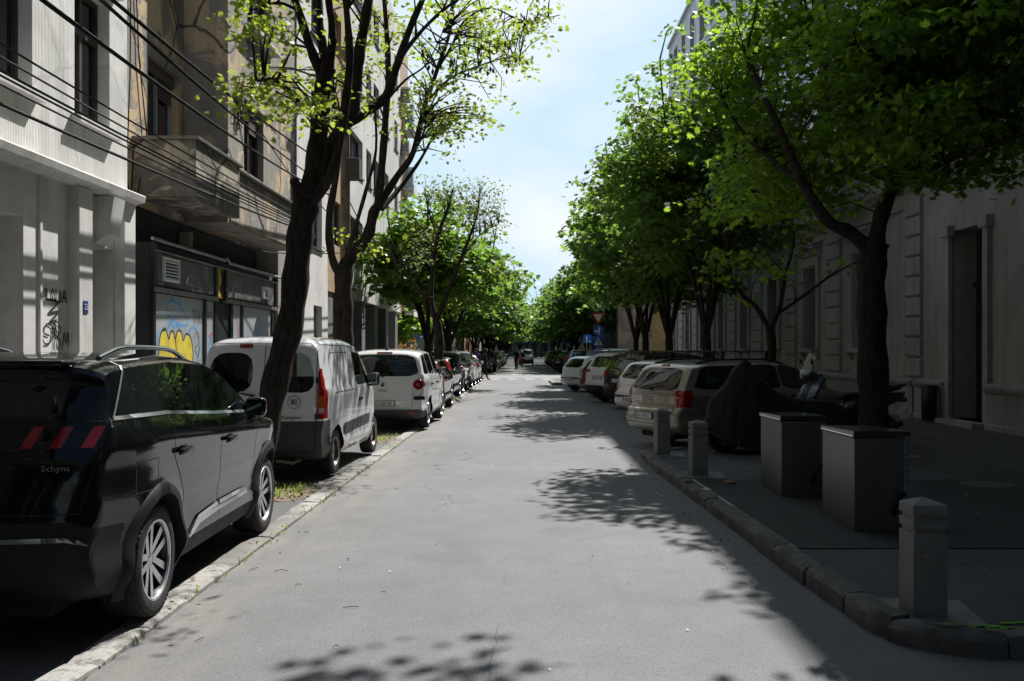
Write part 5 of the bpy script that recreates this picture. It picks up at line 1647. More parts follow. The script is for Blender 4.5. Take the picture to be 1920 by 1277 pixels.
ro = empty('panel_office_building', (0,0,0), 0, 'long rusticated grey facade with pedimented windows and lavender panelled storeys above', 'building')
wy = [25.6+4.55*k for k in range(8)]
opr = [(y-0.62, y+0.62, 1.72, 4.30) for y in wy]
mb = MB(); wall(mb, -1, XR, 22.0, 61.5, 0.0, 7.2, opr, 0.40, 8); mb.build('wall', GREYW, ro)
plinth(ro, 21.95, 61.5, XR-0.03)
frame_ = None
for i, o in enumerate(opr):
    w_ = window(ro, -1, XR, o, 0.34, FRG, 2, 0.70, 0.07, 0.12, 0.22, GREYW)
    a, b, c, d = o
    mb = MB()
    for q in (a-0.30, b+0.02):
        mb.box(XR-0.09, XR+0.01, q, q+0.28, c-0.02, d+0.05)
    mb.box(XR-0.10, XR+0.01, a-0.32, b+0.32, d+0.051, d+0.30)
    mb.build('window_surround', GREYW, w_)
    trim(w_, 'window_cornice', -1, XR, a-0.45, b+0.45, [(-0.01,d+0.38),(0.10,d+0.40),(0.16,d+0.50),(0.30,d+0.56),(0.30,d+0.63),(-0.01,d+0.72)], GREYW)
    mb = MB()
    for q in (a-0.22, b+0.08): mb.prism([(XR,c-0.36),(XR-0.10,c-0.30),(XR-0.20,c-0.12),(XR,c-0.12)], 'y', q, q+0.14)
    mb.build('sill_bracket', GREYW, w_, fix=True)
# rusticated bands between the windows: blocks with real joints
py = [22.15]+[y+2.275 for y in wy[:-1]]+[wy[-1]+2.2]
for i, y in enumerate(py):
    hw = 0.62 if i else 0.45
    mb = MB()
    z = 1.04
    while z < 4.9:
        mb.prism([(XR+0.01,z),(XR-0.045,z),(XR-0.085,z+0.04),(XR-0.085,z+0.40),(XR-0.045,z+0.435),(XR+0.01,z+0.435)], 'y', y-hw, y+hw)
        z += 0.475
    mb.build('rusticated_pier', GREYW, ro, fix=True)
for prof in ([(-0.02,5.05),(0.08,5.06),(0.10,5.16),(0.05,5.18),(0.05,5.40),(0.20,5.50),(0.34,5.58),(0.36,5.68),(-0.02,5.80)], [(-0.02,6.80),(0.10,6.84),(0.26,6.98),(0.28,7.10),(-0.02,7.19)]):
    trim(ro, 'cornice', -1, XR, 22.0, 61.5, prof, GREYW)
# arched blind recess
mb = MB()
n = 14; yc, r_ = 46.0, 1.05
pts = [(yc-r_,1.1),(yc+r_,1.1)]+[(yc+r_*math.cos(a), 3.5+r_*math.sin(a)) for a in np.linspace(0, math.pi, n)]
mb.prism(pts, 'x', XR-0.02, XR-0.008)
mb.build('blind_arch', mat('niche_dark', (0.13,0.13,0.135), 0.8), ro, fix=True)
# upper storeys
opu = []
for z in (8.2, 11.5, 14.8, 18.1):
    y = 23.0
    while y < 60:
        opu.append((y, y+1.3, z, z+2.4)); y += 2.9
mb = MB(); wall(mb, -1, XR+0.15, 22.0, 61.2, 7.2, 21.3, opu, 0.35, 8); mb.build('upper_wall', PANELB, ro)
wtemp = None
for o in opu:
    if wtemp is None or o[3] > 24:
        pass
    w_ = window(ro, -1, XR+0.15, o, 0.3, FRG, 1, 0.75, 0.06)
mb = MB()
for z in (7.9, 11.2, 14.5, 17.8, 21.0): mb.box(XR+0.146, XR+0.151, 22.0, 61.2, z, z+0.02)
y = 22.6
while y < 61:
    mb.box(XR+0.146, XR+0.151, y, y+0.02, 7.25, 21.25); y += 1.45
mb.build('panel_joint', mat('joint_dark', (0.06,0.06,0.07), 0.8), ro)
trim(ro, 'roof_edge', -1, XR+0.15, 22.0, 61.2, [(-0.02,21.28),(0.12,21.3),(0.12,21.47),(-0.02,21.5)], PANELB)

# ------------------------------------------------------------------ houses beyond the crossing
def far_house(side, X, y0, y1, h, m, label, floors, seed, fr=FRG, roofm=None, group='houses beyond the crossing'):
    root = empty('street_house', (0,0,0), 0, label, 'house', group)
    rr = random.Random(seed); ops = []
    n = max(2, int((y1-y0)/3.2)); st = (y1-y0)/n
    for f_ in range(floors):
        z = 1.2+f_*3.2
        for k in range(n):
            y = y0+st*(k+0.5); ops.append((y-0.55, y+0.55, z, z+1.6))
    mb = MB(); wall(mb, side, X, y0, y1, 0, h, ops, 0.25, 8); mb.build('wall', m, root)
    for o in ops: window(root, side, X, o, 0.2, fr, 2, None, 0.07)
    trim(root, 'cornice', side, X, y0, y1, [(-0.02,h-0.5),(0.15,h-0.4),(0.35,h-0.2),(0.35,h-0.05),(-0.02,h-0.01)], m)
    mb = MB(); mb.prism([(X+side*0.4,h),(X-side*4,h+2.4),(X-side*8.3,h)], 'y', y0+0.02, y1-0.02); mb.build('roof', roofm or mat('tile_roof', (0.22,0.09,0.055), 0.8, var=0.3, vs=2), root, fix=True)
M_a = plaster('far_cream', (0.45,0.42,0.36), None); M_b = plaster('far_grey', (0.34,0.34,0.34), None); M_c = plaster('far_ochre', (0.26,0.20,0.09), None); M_d = plaster('far_brick', (0.30,0.14,0.09), None)
far_house(1, -7.2, 67, 82, 9.5, M_b, 'grey three-storey house beyond the crossing on the sunny side', 3, 1)
far_house(1, -7.0, 82.2, 100, 8, M_a, 'cream house next after the grey one on the sunny side', 2, 2)
far_house(1, -7.1, 100.2, 130, 10, M_d, 'brick red house far along the sunny side', 3, 3)
far_house(1, -7.0, 130.2, 190, 9, M_a, 'long cream house farthest along the sunny side', 2, 4)
far_house(-1, 8.4, 68, 84, 6.5, M_c, 'yellow ochre house past the crossing on the shaded side', 2, 5)
far_house(-1, 8.6, 84.2, 110, 9.5, M_b, 'grey house after the yellow one on the shaded side', 3, 6)
far_house(-1, 8.5, 110.2, 190, 9, M_a, 'long cream house farthest along the shaded side', 2, 7)
# low garden wall with a brick-red band facing the side street
gw = MB(); gw.box(-14,-4.9,66.4,66.7,0.1,1.15); gwall = tag(gw.build('garden_wall', M_b), 'low grey garden wall with a brick-red band beyond the crossing', 'wall')
gw = MB(); gw.box(-14,-4.88,66.37,66.72,1.15,1.6); gw.build('wall_band', M_d, gwall)
# weathered gable wall on the shaded side
gw = MB(); gw.box(6.6, 9.0, 66.6, 67.9, 0.0, 4.9); tag(gw.build('weathered_wall', plaster('weathered_plaster', (0.24,0.20,0.14), (0.15,0.14,0.12), lo=0.46, hi=0.5, scale=1.0)), 'weathered tan plaster wall behind the trees past the crossing', 'wall')

far_house(1, -6.1, -45, -8.1, 15, M_d, 'unseen brick house added behind the camera on the sunny side', 4, 8, group='unseen houses added for reflections')  # added out of view to darken what the black SUV reflects
far_house(-1, 9.3, -48, 1.9, 20, M_a, 'unseen cream house added behind the camera on the shaded side', 5, 9, group='unseen houses added for reflections')  # added out of view as well, holding back sky light from behind
far_house(1, -6.0, -8.0, 8.95, 14, mat('dark_reflection_brick', (0.06,0.045,0.04), 0.9, var=0.3, vs=3), 'unseen dark brick house added beside the camera, next to the stucco house', 4, 10, group='unseen houses added for reflections')  # unseen, added dark so the SUV's tail mirrors no sunlit stucco
# house closing the vista
hv = empty('street_house', (0,0,0), 0, 'wide dull green-grey house closing the far end of the street', 'house')
mb = MB(); mb.box(-40, 40, 236, 246, 0, 9); mb.build('wall', mat('dull_green_grey_render', (0.07,0.085,0.06), 0.9, var=0.4, vs=0.6), hv)
mb = MB(); mb.prism([(235.5,9),(241,12),(246.5,9)], 'x', -40.3, 40.3); mb.build('roof', mat('tile_roof', (0.2,0.1,0.06)), hv, fix=True)
for zz in (1.5, 5.3):
    for xx in range(-10, 11, 3):
        mb = MB(); mb.box(xx-0.6, xx+0.6, 235.94, 235.999, zz, zz+2.0); mb.build('window', WGL, hv)
# ------------------------------------------------------------------ trees
def leaf_mat(name, col, trans, var=0.35, vs=1.2, yellow=None):
    m = bpy.data.materials.new(name); m.use_nodes = True
    n = m.node_tree; n.nodes.clear()
    out = n.nodes.new('ShaderNodeOutputMaterial')
    g = n.nodes.new('ShaderNodeNewGeometry')
    nz = n.nodes.new('ShaderNodeTexNoise'); nz.inputs['Scale'].default_value = vs; nz.inputs['Detail'].default_value = 4
    n.links.new(g.outputs['Position'], nz.inputs['Vector'])
    f = ramp(n, nz.outputs['Fac'], 0.3, 0.7)
    def two(c):
        a = tuple(x*(1-var) for x in c); b = tuple(min(1, x*(1+var)) for x in c)
        r = mixc(n, f, a, b)
        r = mixc(n, math_(n, 'MULTIPLY', g.outputs['Random Per Island'], 0.6), r, tuple(x*0.55 for x in c))
        if yellow:
            k = ramp(n, nz.outputs['Fac'], 0.52, 0.62, 0, 0.8)
            r = mixc(n, k, r, yellow)
        return r
    d = n.nodes.new('ShaderNodeBsdfPrincipled'); d.inputs['Roughness'].default_value = 0.45
    d.inputs['Specular IOR Level'].default_value = 0.35
    n.links.new(two(col), d.inputs['Base Color'])
    t = n.nodes.new('ShaderNodeBsdfTranslucent')
    n.links.new(two(trans), t.inputs['Color'])
    mx_ = n.nodes.new('ShaderNodeMixShader'); mx_.inputs[0].default_value = 0.50
    n.links.new(d.outputs[0], mx_.inputs[1]); n.links.new(t.outputs[0], mx_.inputs[2])
    n.links.new(mx_.outputs[0], out.inputs[0])
    return m
LEAF = leaf_mat('maple_leaf', (0.075,0.155,0.022), (0.42,0.66,0.05))
LEAFY = leaf_mat('young_maple_leaf', (0.10,0.16,0.03), (0.46,0.64,0.06), yellow=(0.34,0.32,0.06))
LEAFF = leaf_mat('far_leaf', (0.05,0.10,0.022), (0.22,0.40,0.045), vs=0.5)
LEAFM = leaf_mat('street_maple_leaf', (0.058,0.125,0.024), (0.26,0.47,0.055), vs=0.8, yellow=(0.20,0.26,0.03))

LEAFD = leaf_mat('dull_new_leaf', (0.09,0.12,0.05), (0.25,0.33,0.10), vs=1.0)

def bark_mat(name, col):
    m, n, b = _new(name)
    v = coords(n, (9, 9, 2.2))
    f = noise(n, v, 2.2, 8, 0.65, 0.3)
    c = mixc(n, ramp(n, f, 0.35, 0.65), tuple(x*0.45 for x in col), tuple(x*1.35 for x in col))
    n.links.new(c, b.inputs['Base Color']); b.inputs['Roughness'].default_value = 0.95; b.inputs['Specular IOR Level'].default_value = 0.15
    bump(n, b, f, 1.0, 0.03)
    return m
BARK = bark_mat('maple_bark', (0.040,0.033,0.028))

MAPLE = [(0,-0.28),(0.03,0.0),(0.26,-0.10),(0.24,0.10),(0.56,0.16),(0.40,0.34),(0.50,0.62),(0.22,0.56),(0.15,0.66),(0,1.0)]
MAPLE = MAPLE+[(-x, y) for x, y in MAPLE[-2:0:-1]]
STAR = [(0,-0.1),(0.42,-0.05),(0.34,0.32),(0.42,0.62),(0.10,0.62),(0,1.0),(-0.22,0.56),(-0.50,0.52),(-0.34,0.18),(-0.36,-0.08)]
DIA = [(0,-0.1),(0.45,0.25),(0.25,0.75),(-0.1,1.0),(-0.45,0.5)]

def leaf_mesh(name, pos, size, nrm, tmpl, m, seed):
    rg = np.random.default_rng(seed)
    N = len(pos); T = np.array(tmpl, float); K = len(T)
    T = T-np.array([0, 0.35])
    nrm = nrm/np.maximum(np.linalg.norm(nrm, axis=1, keepdims=True), 1e-6)
    a = rg.normal(size=(N, 3)); u = a-nrm*np.sum(a*nrm, axis=1, keepdims=True)
    u /= np.maximum(np.linalg.norm(u, axis=1, keepdims=True), 1e-6)
    w = np.cross(nrm, u)
    fold = -0.25*np.abs(T[:,0])+0.12*(T[:,1]**2)*-1
    V = pos[:,None,:]+size[:,None,None]*(T[None,:,0,None]*w[:,None,:]+T[None,:,1,None]*u[:,None,:]+fold[None,:,None]*nrm[:,None,:])
    me = bpy.data.meshes.new(name)
    me.vertices.add(N*K); me.vertices.foreach_set('co', V.reshape(-1).astype(np.float32))
    me.loops.add(N*K); me.loops.foreach_set('vertex_index', np.arange(N*K, dtype=np.int32))
    me.polygons.add(N); me.polygons.foreach_set('loop_start', (np.arange(N)*K).astype(np.int32))
    me.materials.append(m)
    me.update(calc_edges=True)
    return me

def clumps(rg, centers, per, rad, droop=0.35, flat=0.30, size=(0.09,0.15), spread=0.6):
    pos = []; nr = []
    C = np.repeat(centers, per, axis=0)
    off = np.clip(rg.normal(size=C.shape), -1.7, 1.7)*np.array([rad, rad, rad*flat])
    r2 = (off[:,0]**2+off[:,1]**2)
    off[:,2] -= droop*r2/(rad+1e-6)*0.5
    P = C+off
    nrm = np.array([0, 0, 1.0])+rg.normal(size=C.shape)*spread+np.c_[off[:,0], off[:,1], np.zeros(len(off))]*0.8
    s = rg.uniform(size[0], size[1], len(P))
    return P, nrm, s

def lobes_points(rg, lobes, n, shell=0.55, hole=0.0, seed=0):
    """points inside a union of ellipsoids, thicker toward the outside"""
    out = []
    vol = np.array([l[3]*l[4]*l[5] for l in lobes]); p = vol/vol.sum()
    idx = rg.choice(len(lobes), n, p=p)
    d = rg.normal(size=(n, 3)); d /= np.linalg.norm(d, axis=1, keepdims=True)
    r = shell+(1-shell)*rg.uniform(size=n)**0.7
    inner = rg.uniform(size=n) < 0.25
    r = np.where(inner, rg.uniform(0.1, 0.7, n), r)
    r *= 1+0.08*np.clip(rg.normal(size=n), -1.6, 1.6)
    L = np.array(lobes)[idx]
    return L[:,:3]+d*r[:,None]*L[:,3:6]

def limb_tubes(mb, limbs, seg=9):
    for pts, r0, r1 in limbs:
        P = [Vector(p) for p in pts]
        D = []
        for i in range(len(P)-1):
            p0 = P[max(i-1,0)]; p1 = P[i]; p2 = P[i+1]; p3 = P[min(i+2,len(P)-1)]
            for k in range(4):
                t = k/4
                D.append(0.5*((2*p1)+(p2-p0)*t+(2*p0-5*p1+4*p2-p3)*t*t+(3*p1-p0-3*p2+p3)*t**3))
        D.append(P[-1])
        n = len(D)
        rs = [(r0+(r1-r0)*i/(n-1))*(1+0.09*math.sin(i*1.7+r0*50)) for i in range(n)]
        mb.tube(D, rs, seg)

def twigs_to(mb, rg, limbs, centers, r=0.012, maxlen=2.2, frac=1.0):
    """thin branches from the limbs out to the leaf clumps"""
    nodes = []
    for pts, r0, r1 in limbs:
        P = np.array([list(p) for p in pts])
        for a, b in zip(P, P[1:]):
            for t in (0.0, 0.33, 0.66): nodes.append(a+(b-a)*t)
        nodes.append(P[-1])
    nodes = np.array(nodes)
    for c in centers:
        if rg.uniform() > frac: continue
        d = np.linalg.norm(nodes-c-np.array([0, 0, -0.4]), axis=1)
        k = int(np.argmin(d))
        if d[k] > 2.6: continue
        a = nodes[k]; m_ = (a+c)/2+rg.normal(size=3)*0.08*d[k]+np.array([0, 0, 0.10*d[k]])
        mb.tube([a, a*0.6+m_*0.4, m_, m_*0.4+c*0.6, c], [r*1.7, r*1.3, r, r*0.7, r*0.35], 4, cap=False)

def make_tree(label, loc, limbs, lobes, nclump, per, rad, lm, tmpl, size, seed, group='street trees', shell=0.55, twig=0.012, frac=0.8, name='maple_tree', droop=0.35, spread=0.6, extra=None, flat=0.3):
    root = empty(name, loc, 0, label, 'tree', group)
    rg = np.random.default_rng(seed)
    L = [([Vector(p)-Vector(loc) for p in pts], r0, r1) for pts, r0, r1 in limbs]
    lo = np.array([loc[0], loc[1], loc[2], 0, 0, 0])
    C = lobes_points(rg, [tuple(np.array(l)-lo) for l in lobes], nclump, shell)
    if extra is not None: C = np.vstack([C, np.array(extra)-lo[:3]])
    if tmpl is MAPLE: L = L[:1]+[(p_, a_*0.88, b_*0.8) for p_, a_, b_ in L[1:]]
    mb = MB(); limb_tubes(mb, L)
    # flare at the foot
    p0 = L[0][0][0]; r0 = L[0][1]
    mb.lathe([(r0*1.35,-0.02),(r0*1.2,0.04),(r0*1.07,0.14),(r0*0.97,0.3)], 12, 'z', Matrix.Translation(p0))
    twigs_to(mb, rg, L[1:] or L, C, twig, frac=frac)
    mb.build('trunk', BARK, root, 60)
    P, nr, s = clumps(rg, C, per, rad, droop, flat, size, spread)
    me = leaf_mesh('crown', P, s, nr, tmpl, lm, seed)
    link('crown', me, root)
    return root

V = lambda x, y, z: Vector((x, y, z))

# --- near pair on the sunny side: dark bare limbs, sparse young leaves
def A(px, py, Y, dy=0): return at(px, py, Y+dy)
Y1 = 10.8
t1 = [([A(484,905,Y1), A(498,800,Y1), A(520,700,Y1,.02), A(545,600,Y1,.05), A(556,500,Y1,.05), A(566,420,Y1,.05), A(578,370,Y1,.05)], 0.155, 0.15),
      ([A(578,372,Y1), A(592,300,Y1,-.05), A(600,220,Y1,-.1), A(606,160,Y1,-.15), A(616,125,Y1,-.2)], 0.145, 0.105),
      ([A(606,150,Y1,-.1), A(582,90,Y1,-.2), A(560,20,Y1,-.35), A(535,-60,Y1,-.5), A(520,-200,Y1,-.7)], 0.070, 0.035),
      ([A(612,130,Y1,-.2), A(601,60,Y1,-.1), A(598,-10,Y1,0), A(592,-130,Y1,.2)], 0.065, 0.035),
      ([A(618,130,Y1,-.2), A(623,60,Y1,-.3), A(614,-20,Y1,-.4), A(610,-150,Y1,-.6)], 0.060, 0.035),
      ([A(580,360,Y1), A(612,295,Y1,.2), A(645,235,Y1,.35), A(662,200,Y1,.4), A(672,110,Y1,.5), A(688,20,Y1,.6), A(700,-60,Y1,.7), A(720,-220,Y1,.9)], 0.125, 0.05),
      ([A(648,232,Y1,.3), A(690,205,Y1,.6), A(724,180,Y1,.8), A(742,130,Y1,.9), A(770,50,Y1,1.1), A(800,-20,Y1,1.3), A(830,-120,Y1,1.5)], 0.085, 0.035),
      ([A(566,410,Y1), A(556,350,Y1,-.05), A(548,338,Y1,-.1)], 0.085, 0.06),
      ([A(582,385,Y1), A(616,335,Y1,-.25), A(634,280,Y1,-.4), A(655,130,Y1,-.7), A(650,20,Y1,-.8), A(640,-80,Y1,-.9)], 0.075, 0.035),
      ([A(744,120,Y1,.9), A(780,70,Y1,.6), A(830,20,Y1,.3), A(900,-30,Y1,.1)], 0.035, 0.015),
      ([A(600,215,Y1,-.1), A(560,190,Y1,-.5), A(520,150,Y1,-.9), A(480,150,Y1,-1.3)], 0.03, 0.012),
      ([A(560,20,Y1,-.35), A(520,5,Y1,-.6), A(470,20,Y1,-.8)], 0.025, 0.01)]
def spots(rg, lst, Y, n, jit, dyr):
    out = []
    for px, py, w in lst:
        for k in range(int(n*w)):
            out.append(at(px+rg.normal()*jit, py+rg.normal()*jit*0.7, Y+rg.uniform(*dyr))[:])
    return out
rg1 = np.random.default_rng(11)
ex1 = spots(rg1, [(480,130,1),(520,150,1),(545,190,1),(500,170,1),(455,20,1),(500,40,1),(525,60,.7),(560,215,.8),(590,-50,1),(640,-80,1),(700,-80,1),(520,-100,1),(760,-60,1.2),(820,-90,1),(900,-50,1),(680,60,.5),(640,170,.6)], Y1, 4, 26, (-1.4,1.2))
make_tree('dark forked maple trunk between the black SUV and the white van, thinly leaved', (*at(484,905,Y1)[:2], 0.02), t1,
          [(-2.6,10.9,7.4,2.4,2.4,1.6),(-1.2,11.3,7.2,1.6,1.9,1.2)], 60, 34, 0.20, LEAFY, MAPLE, (0.045,0.085), 21, twig=0.010, frac=1.0, extra=ex1, droop=0.6)
Y2 = 17.5
t2 = [([A(642,790,Y2), A(643,700,Y2), A(645,620,Y2), A(643,540,Y2), A(646,495,Y2)], 0.19, 0.165),
      ([A(644,500,Y2), A(668,470,Y2,.1), A(690,440,Y2,.1), A(700,400,Y2,.1), A(712,380,Y2,.1)], 0.135, 0.115),
      ([A(712,382,Y2), A(745,330,Y2,.2), A(775,285,Y2,.3), A(796,200,Y2,.4), A(820,130,Y2,.5), A(845,50,Y2,.6), A(850,-60,Y2,.7)], 0.085, 0.03),
      ([A(708,390,Y2), A(716,310,Y2,-.2), A(722,230,Y2,-.3), A(728,130,Y2,-.5), A(722,20,Y2,-.6), A(715,-60,Y2,-.7)], 0.095, 0.04),
      ([A(716,392,Y2), A(752,350,Y2,.5), A(788,300,Y2,.8), A(812,255,Y2,1.0)], 0.06, 0.025),
      ([A(640,520,Y2), A(622,480,Y2,-.2), A(617,410,Y2,-.3), A(630,330,Y2,-.3), A(634,250,Y2,-.3), A(622,150,Y2,-.3), A(620,20,Y2,-.3)], 0.095, 0.045),
      ([A(644,500,Y2), A(665,430,Y2,-.6), A(688,350,Y2,-.9), A(705,280,Y2,-1.0), A(702,190,Y2,-1.1)], 0.055, 0.022),
      ([A(745,330,Y2,.2), A(790,260,Y2,-.3), A(800,215,Y2,-.5)], 0.035, 0.015),
      ([A(800,190,Y2,.4), A(840,150,Y2,.7), A(880,130,Y2,1), A(940,110,Y2,1.4), A(975,105,Y2,1.6)], 0.030, 0.010),
      ([A(820,130,Y2,.5), A(845,90,Y2,.3), A(870,40,Y2,.1), A(920,15,Y2,0), A(985,40,Y2,-.1), A(1050,28,Y2,-.2)], 0.032, 0.010),
      ([A(724,190,Y2,-.4), A(760,150,Y2,-.6), A(800,120,Y2,-.7), A(830,60,Y2,-.9)], 0.030, 0.010),
      ([A(702,440,Y2), A(722,445,Y2,.3), A(735,480,Y2,.5), A(752,520,Y2,.8)], 0.022, 0.010)]
rg2 = np.random.default_rng(12)
ex2 = spots(rg2, [(870,200,1.2),(850,215,1.2),(830,240,1),(890,205,1),(800,190,1),(780,160,1),(815,235,.8),(650,130,1),(680,120,.8),(700,190,.8),(860,110,1),(900,60,1),(930,100,.8),(960,110,.8),(900,20,1),(950,45,.8),(985,45,.8),(1040,15,.6),(1010,50,.6),(840,10,1),(790,90,1),(740,60,1),(690,25,1),(600,120,.8),(575,150,.8),(630,215,.6),(770,230,.8),(690,470,.5),(640,430,.4),(850,160,1),(905,40,.8)], Y2, 5, 15, (-0.9,1.2))
make_tree('maple with spreading bare limbs rising behind the white van', (*at(642,790,Y2)[:2], 0.02), t2, [(-1.5,17.6,6.7,1.9,1.8,1.5),(-0.8,17.6,8.6,2.2,2.0,1.4)], 45, 20, 0.20, LEAFY, MAPLE, (0.055,0.100), 22, twig=0.011, frac=1.0, extra=ex2, droop=0.6)
# seed clusters hanging from bare twigs
rg3 = np.random.default_rng(3)
mb = MB()
for k in range(60):
    p = at(rg3.uniform(770, 960), rg3.uniform(60, 145), Y2+rg3.uniform(-.5, 1))
    mb.tube([p+V(0,0,0.12), p], 0.004, 3, cap=False)
    mb.lathe([(0.0,0.02),(0.022,0.0),(0.026,-0.04),(0.0,-0.09)], 5, 'z', Matrix.Translation(p))
sc_ = mb.build('seed_clusters', mat('dry_seed', (0.05,0.03,0.02), 0.9), [o for o in bpy.data.objects if o.name.startswith('maple_tree')][-1])
sc_['kind'] = 'stuff'
sc_.matrix_parent_inverse = Matrix.Translation(-sc_.parent.location)

# --- big dark maple by the waste bins
Y3 = 14.0
b0 = (5.2, 14.0, 0.08)
t3 = [([V(*b0), V(5.19,14,1.0), V(5.17,14,2.0), V(5.16,14,2.8), V(5.22,14,3.25)], 0.225, 0.20),
      ([V(5.20,14,3.1), V(4.85,14.0,3.42), V(4.50,14.0,3.60), V(4.2,14.2,4.2), V(4.0,14.5,4.9), V(3.83,14.9,5.6), V(3.65,15.5,6.5)], 0.13, 0.05),
      ([V(5.22,14,3.2), V(5.35,14.1,3.7), V(5.6,14.2,4.4), V(5.5,14.3,5.4), V(5.3,14.4,6.6), V(5.2,14.4,8.0)], 0.15, 0.06),
      ([V(5.5,14.2,4.2), V(6.1,14.4,4.9), V(6.7,14.4,5.7), V(7.2,14.3,6.6)], 0.08, 0.035),
      ([V(4.2,14.2,4.2), V(3.9,14.9,4.7), V(3.6,15.6,5.3), V(3.4,16.2,6.0)], 0.06, 0.025),
      ([V(5.55,14.3,5.0), V(5.2,15.2,5.8), V(4.9,16.0,6.8)], 0.06, 0.03),
      ([V(5.4,14.1,4.0), V(5.9,13.2,4.3), V(6.5,12.5,4.5), V(7.2,12.0,4.7)], 0.05, 0.02)]
l3 = [(5.6,14.6,5.9,1.9,2.6,1.9),(6.3,14.2,6.9,1.9,2.8,2.2),(6.8,14.0,5.2,1.9,2.3,1.3),(3.9,16.4,6.4,1.2,1.4,1.7),(6.7,14.2,8.8,1.9,2.6,1.6),(4.6,16.3,8.0,1.3,1.4,1.6),(7.6,12.4,6.2,1.2,1.7,1.5),(4.9,15.4,4.6,1.5,1.3,0.8),(4.1,15.9,5.0,1.1,1.1,1.0),(2.85,11.6,9.6,0.85,0.6,0.5),(5.3,13.2,4.6,0.9,1.2,0.6)]
make_tree('big dense dark maple with a thick trunk beside the steel waste bins', b0, t3, l3, 900, 34, 0.27, LEAF, MAPLE, (0.085,0.155), 31, shell=0.35, twig=0.010, frac=0.55)
mb = MB()

# --- small maple in front of the rusticated facade
b0 = (5.2, 19.8, 0.0)
t4 = [([V(*b0), V(5.18,19.8,0.9), V(5.2,19.8,1.7), V(5.15,19.8,2.15)], 0.105, 0.09),
      ([V(5.16,19.8,2.1), V(4.85,19.8,2.6), V(4.55,19.8,2.85), V(4.3,19.7,3.3), V(4.2,19.7,4.1), V(3.8,19.6,4.9)], 0.065, 0.025),
      ([V(5.18,19.8,2.1), V(5.4,19.9,2.6), V(5.55,20.0,3.3), V(5.75,20.1,4.1), V(5.6,20.2,5.2)], 0.06, 0.03),
      ([V(5.3,19.9,2.4), V(5.9,19.7,2.85), V(6.4,19.5,3.25), V(6.9,19.4,3.5)], 0.045, 0.018),
      ([V(4.3,19.7,3.3), V(3.7,20,3.9), V(3.2,20.2,4.6)], 0.035, 0.015)]
l4 = [(4.3,19.8,3.1,0.9,0.9,0.4),(5.2,19.8,3.6,1.3,1.2,0.45),(6.5,19.5,3.4,0.7,0.7,0.3),(4.2,19.8,4.6,1.3,1.3,0.7),(5.6,20.1,5.6,1.6,1.6,1.0)]
make_tree('slender small maple with forked stem before the rusticated facade', b0, t4, l4, 80, 16, 0.24, LEAF, MAPLE, (0.10,0.16), 41, shell=0.3, twig=0.009, frac=0.9)

# --- full crowned street maples
def full_tree(label, x, y, h, rx, ry, lean, seed, n=560, per=20, tm=STAR, lm=LEAFM, size=(0.14,0.22), trunk=0.16, z0=3.4, group='street trees', rad=0.30, off=0.0, link_me=None):
    rr = random.Random(seed)
    b0 = (x, y, 0.0)
    f = z0*0.62
    limbs = [([V(x,y,0), V(x+lean*0.1,y,f*0.5), V(x+lean*0.25,y,f)], trunk, trunk*0.82)]
    lobes = []
    for k in range(5):
        a = 2*math.pi*k/5+rr.uniform(-.4,.4)
        tx, ty = x+lean+math.cos(a)*rx*0.55, y+math.sin(a)*ry*0.55
        zt = z0+(h-z0)*rr.uniform(0.45,0.75)
        limbs.append(([V(x+lean*0.22,y,f*0.93), V(x+(tx-x)*0.25+lean*.1, y+(ty-y)*0.25, f+(zt-f)*0.3), V(x+(tx-x)*0.6, y+(ty-y)*0.6, f+(zt-f)*0.65), V(tx,ty,zt), V(tx+(tx-x)*0.15,ty+(ty-y)*.15,zt+(h-zt)*0.6)], trunk*0.5, trunk*0.13))
        lobes.append((tx, ty, (z0+zt)/2+0.5, rx*0.58, ry*0.58, (h-z0)*0.30))
    lobes.append((x+lean, y, h-(h-z0)*0.30, rx*0.62, ry*0.62, (h-z0)*0.32))
    lobes.append((x+lean*1.6, y, z0+(h-z0)*0.42, rx*0.85, ry*0.8, (h-z0)*0.34))
    return make_tree(label, b0, limbs, lobes, n, per, rad, lm, tm, size, seed, group, 0.5, 0.014, 0.35)
full_tree('tall full maple behind the row of angle-parked cars, next after the small one', 5.2, 26.5, 10.6, 3.3, 3.2, -0.4, 51, n=640, per=28, tm=MAPLE, size=(0.11,0.18))
t5 = full_tree('full maple fourth in line on the shaded side, overhanging the road', 5.2, 33.5, 10.4, 3.2, 3.3, -0.3, 52, n=520, per=22, size=(0.17,0.26), rad=0.34)
full_tree('full maple fifth in line on the shaded side, with the widest crown', 5.2, 40.5, 10.2, 3.1, 3.5, -0.1, 53, n=480, per=20, size=(0.19,0.28), rad=0.36)
full_tree('slim maple near the crossing on the shaded side', 5.6, 47.5, 9.0, 2.8, 3.0, 0.0, 54, n=380, per=20, size=(0.20,0.30), rad=0.36)
full_tree('maple whose boughs reach in from beside the camera on the shaded side', 5.6, 7.4, 10.2, 3.0, 3.0, 0.2, 55, n=420, per=32, tm=MAPLE, lm=LEAF, size=(0.09,0.14), z0=4.3, trunk=0.18)
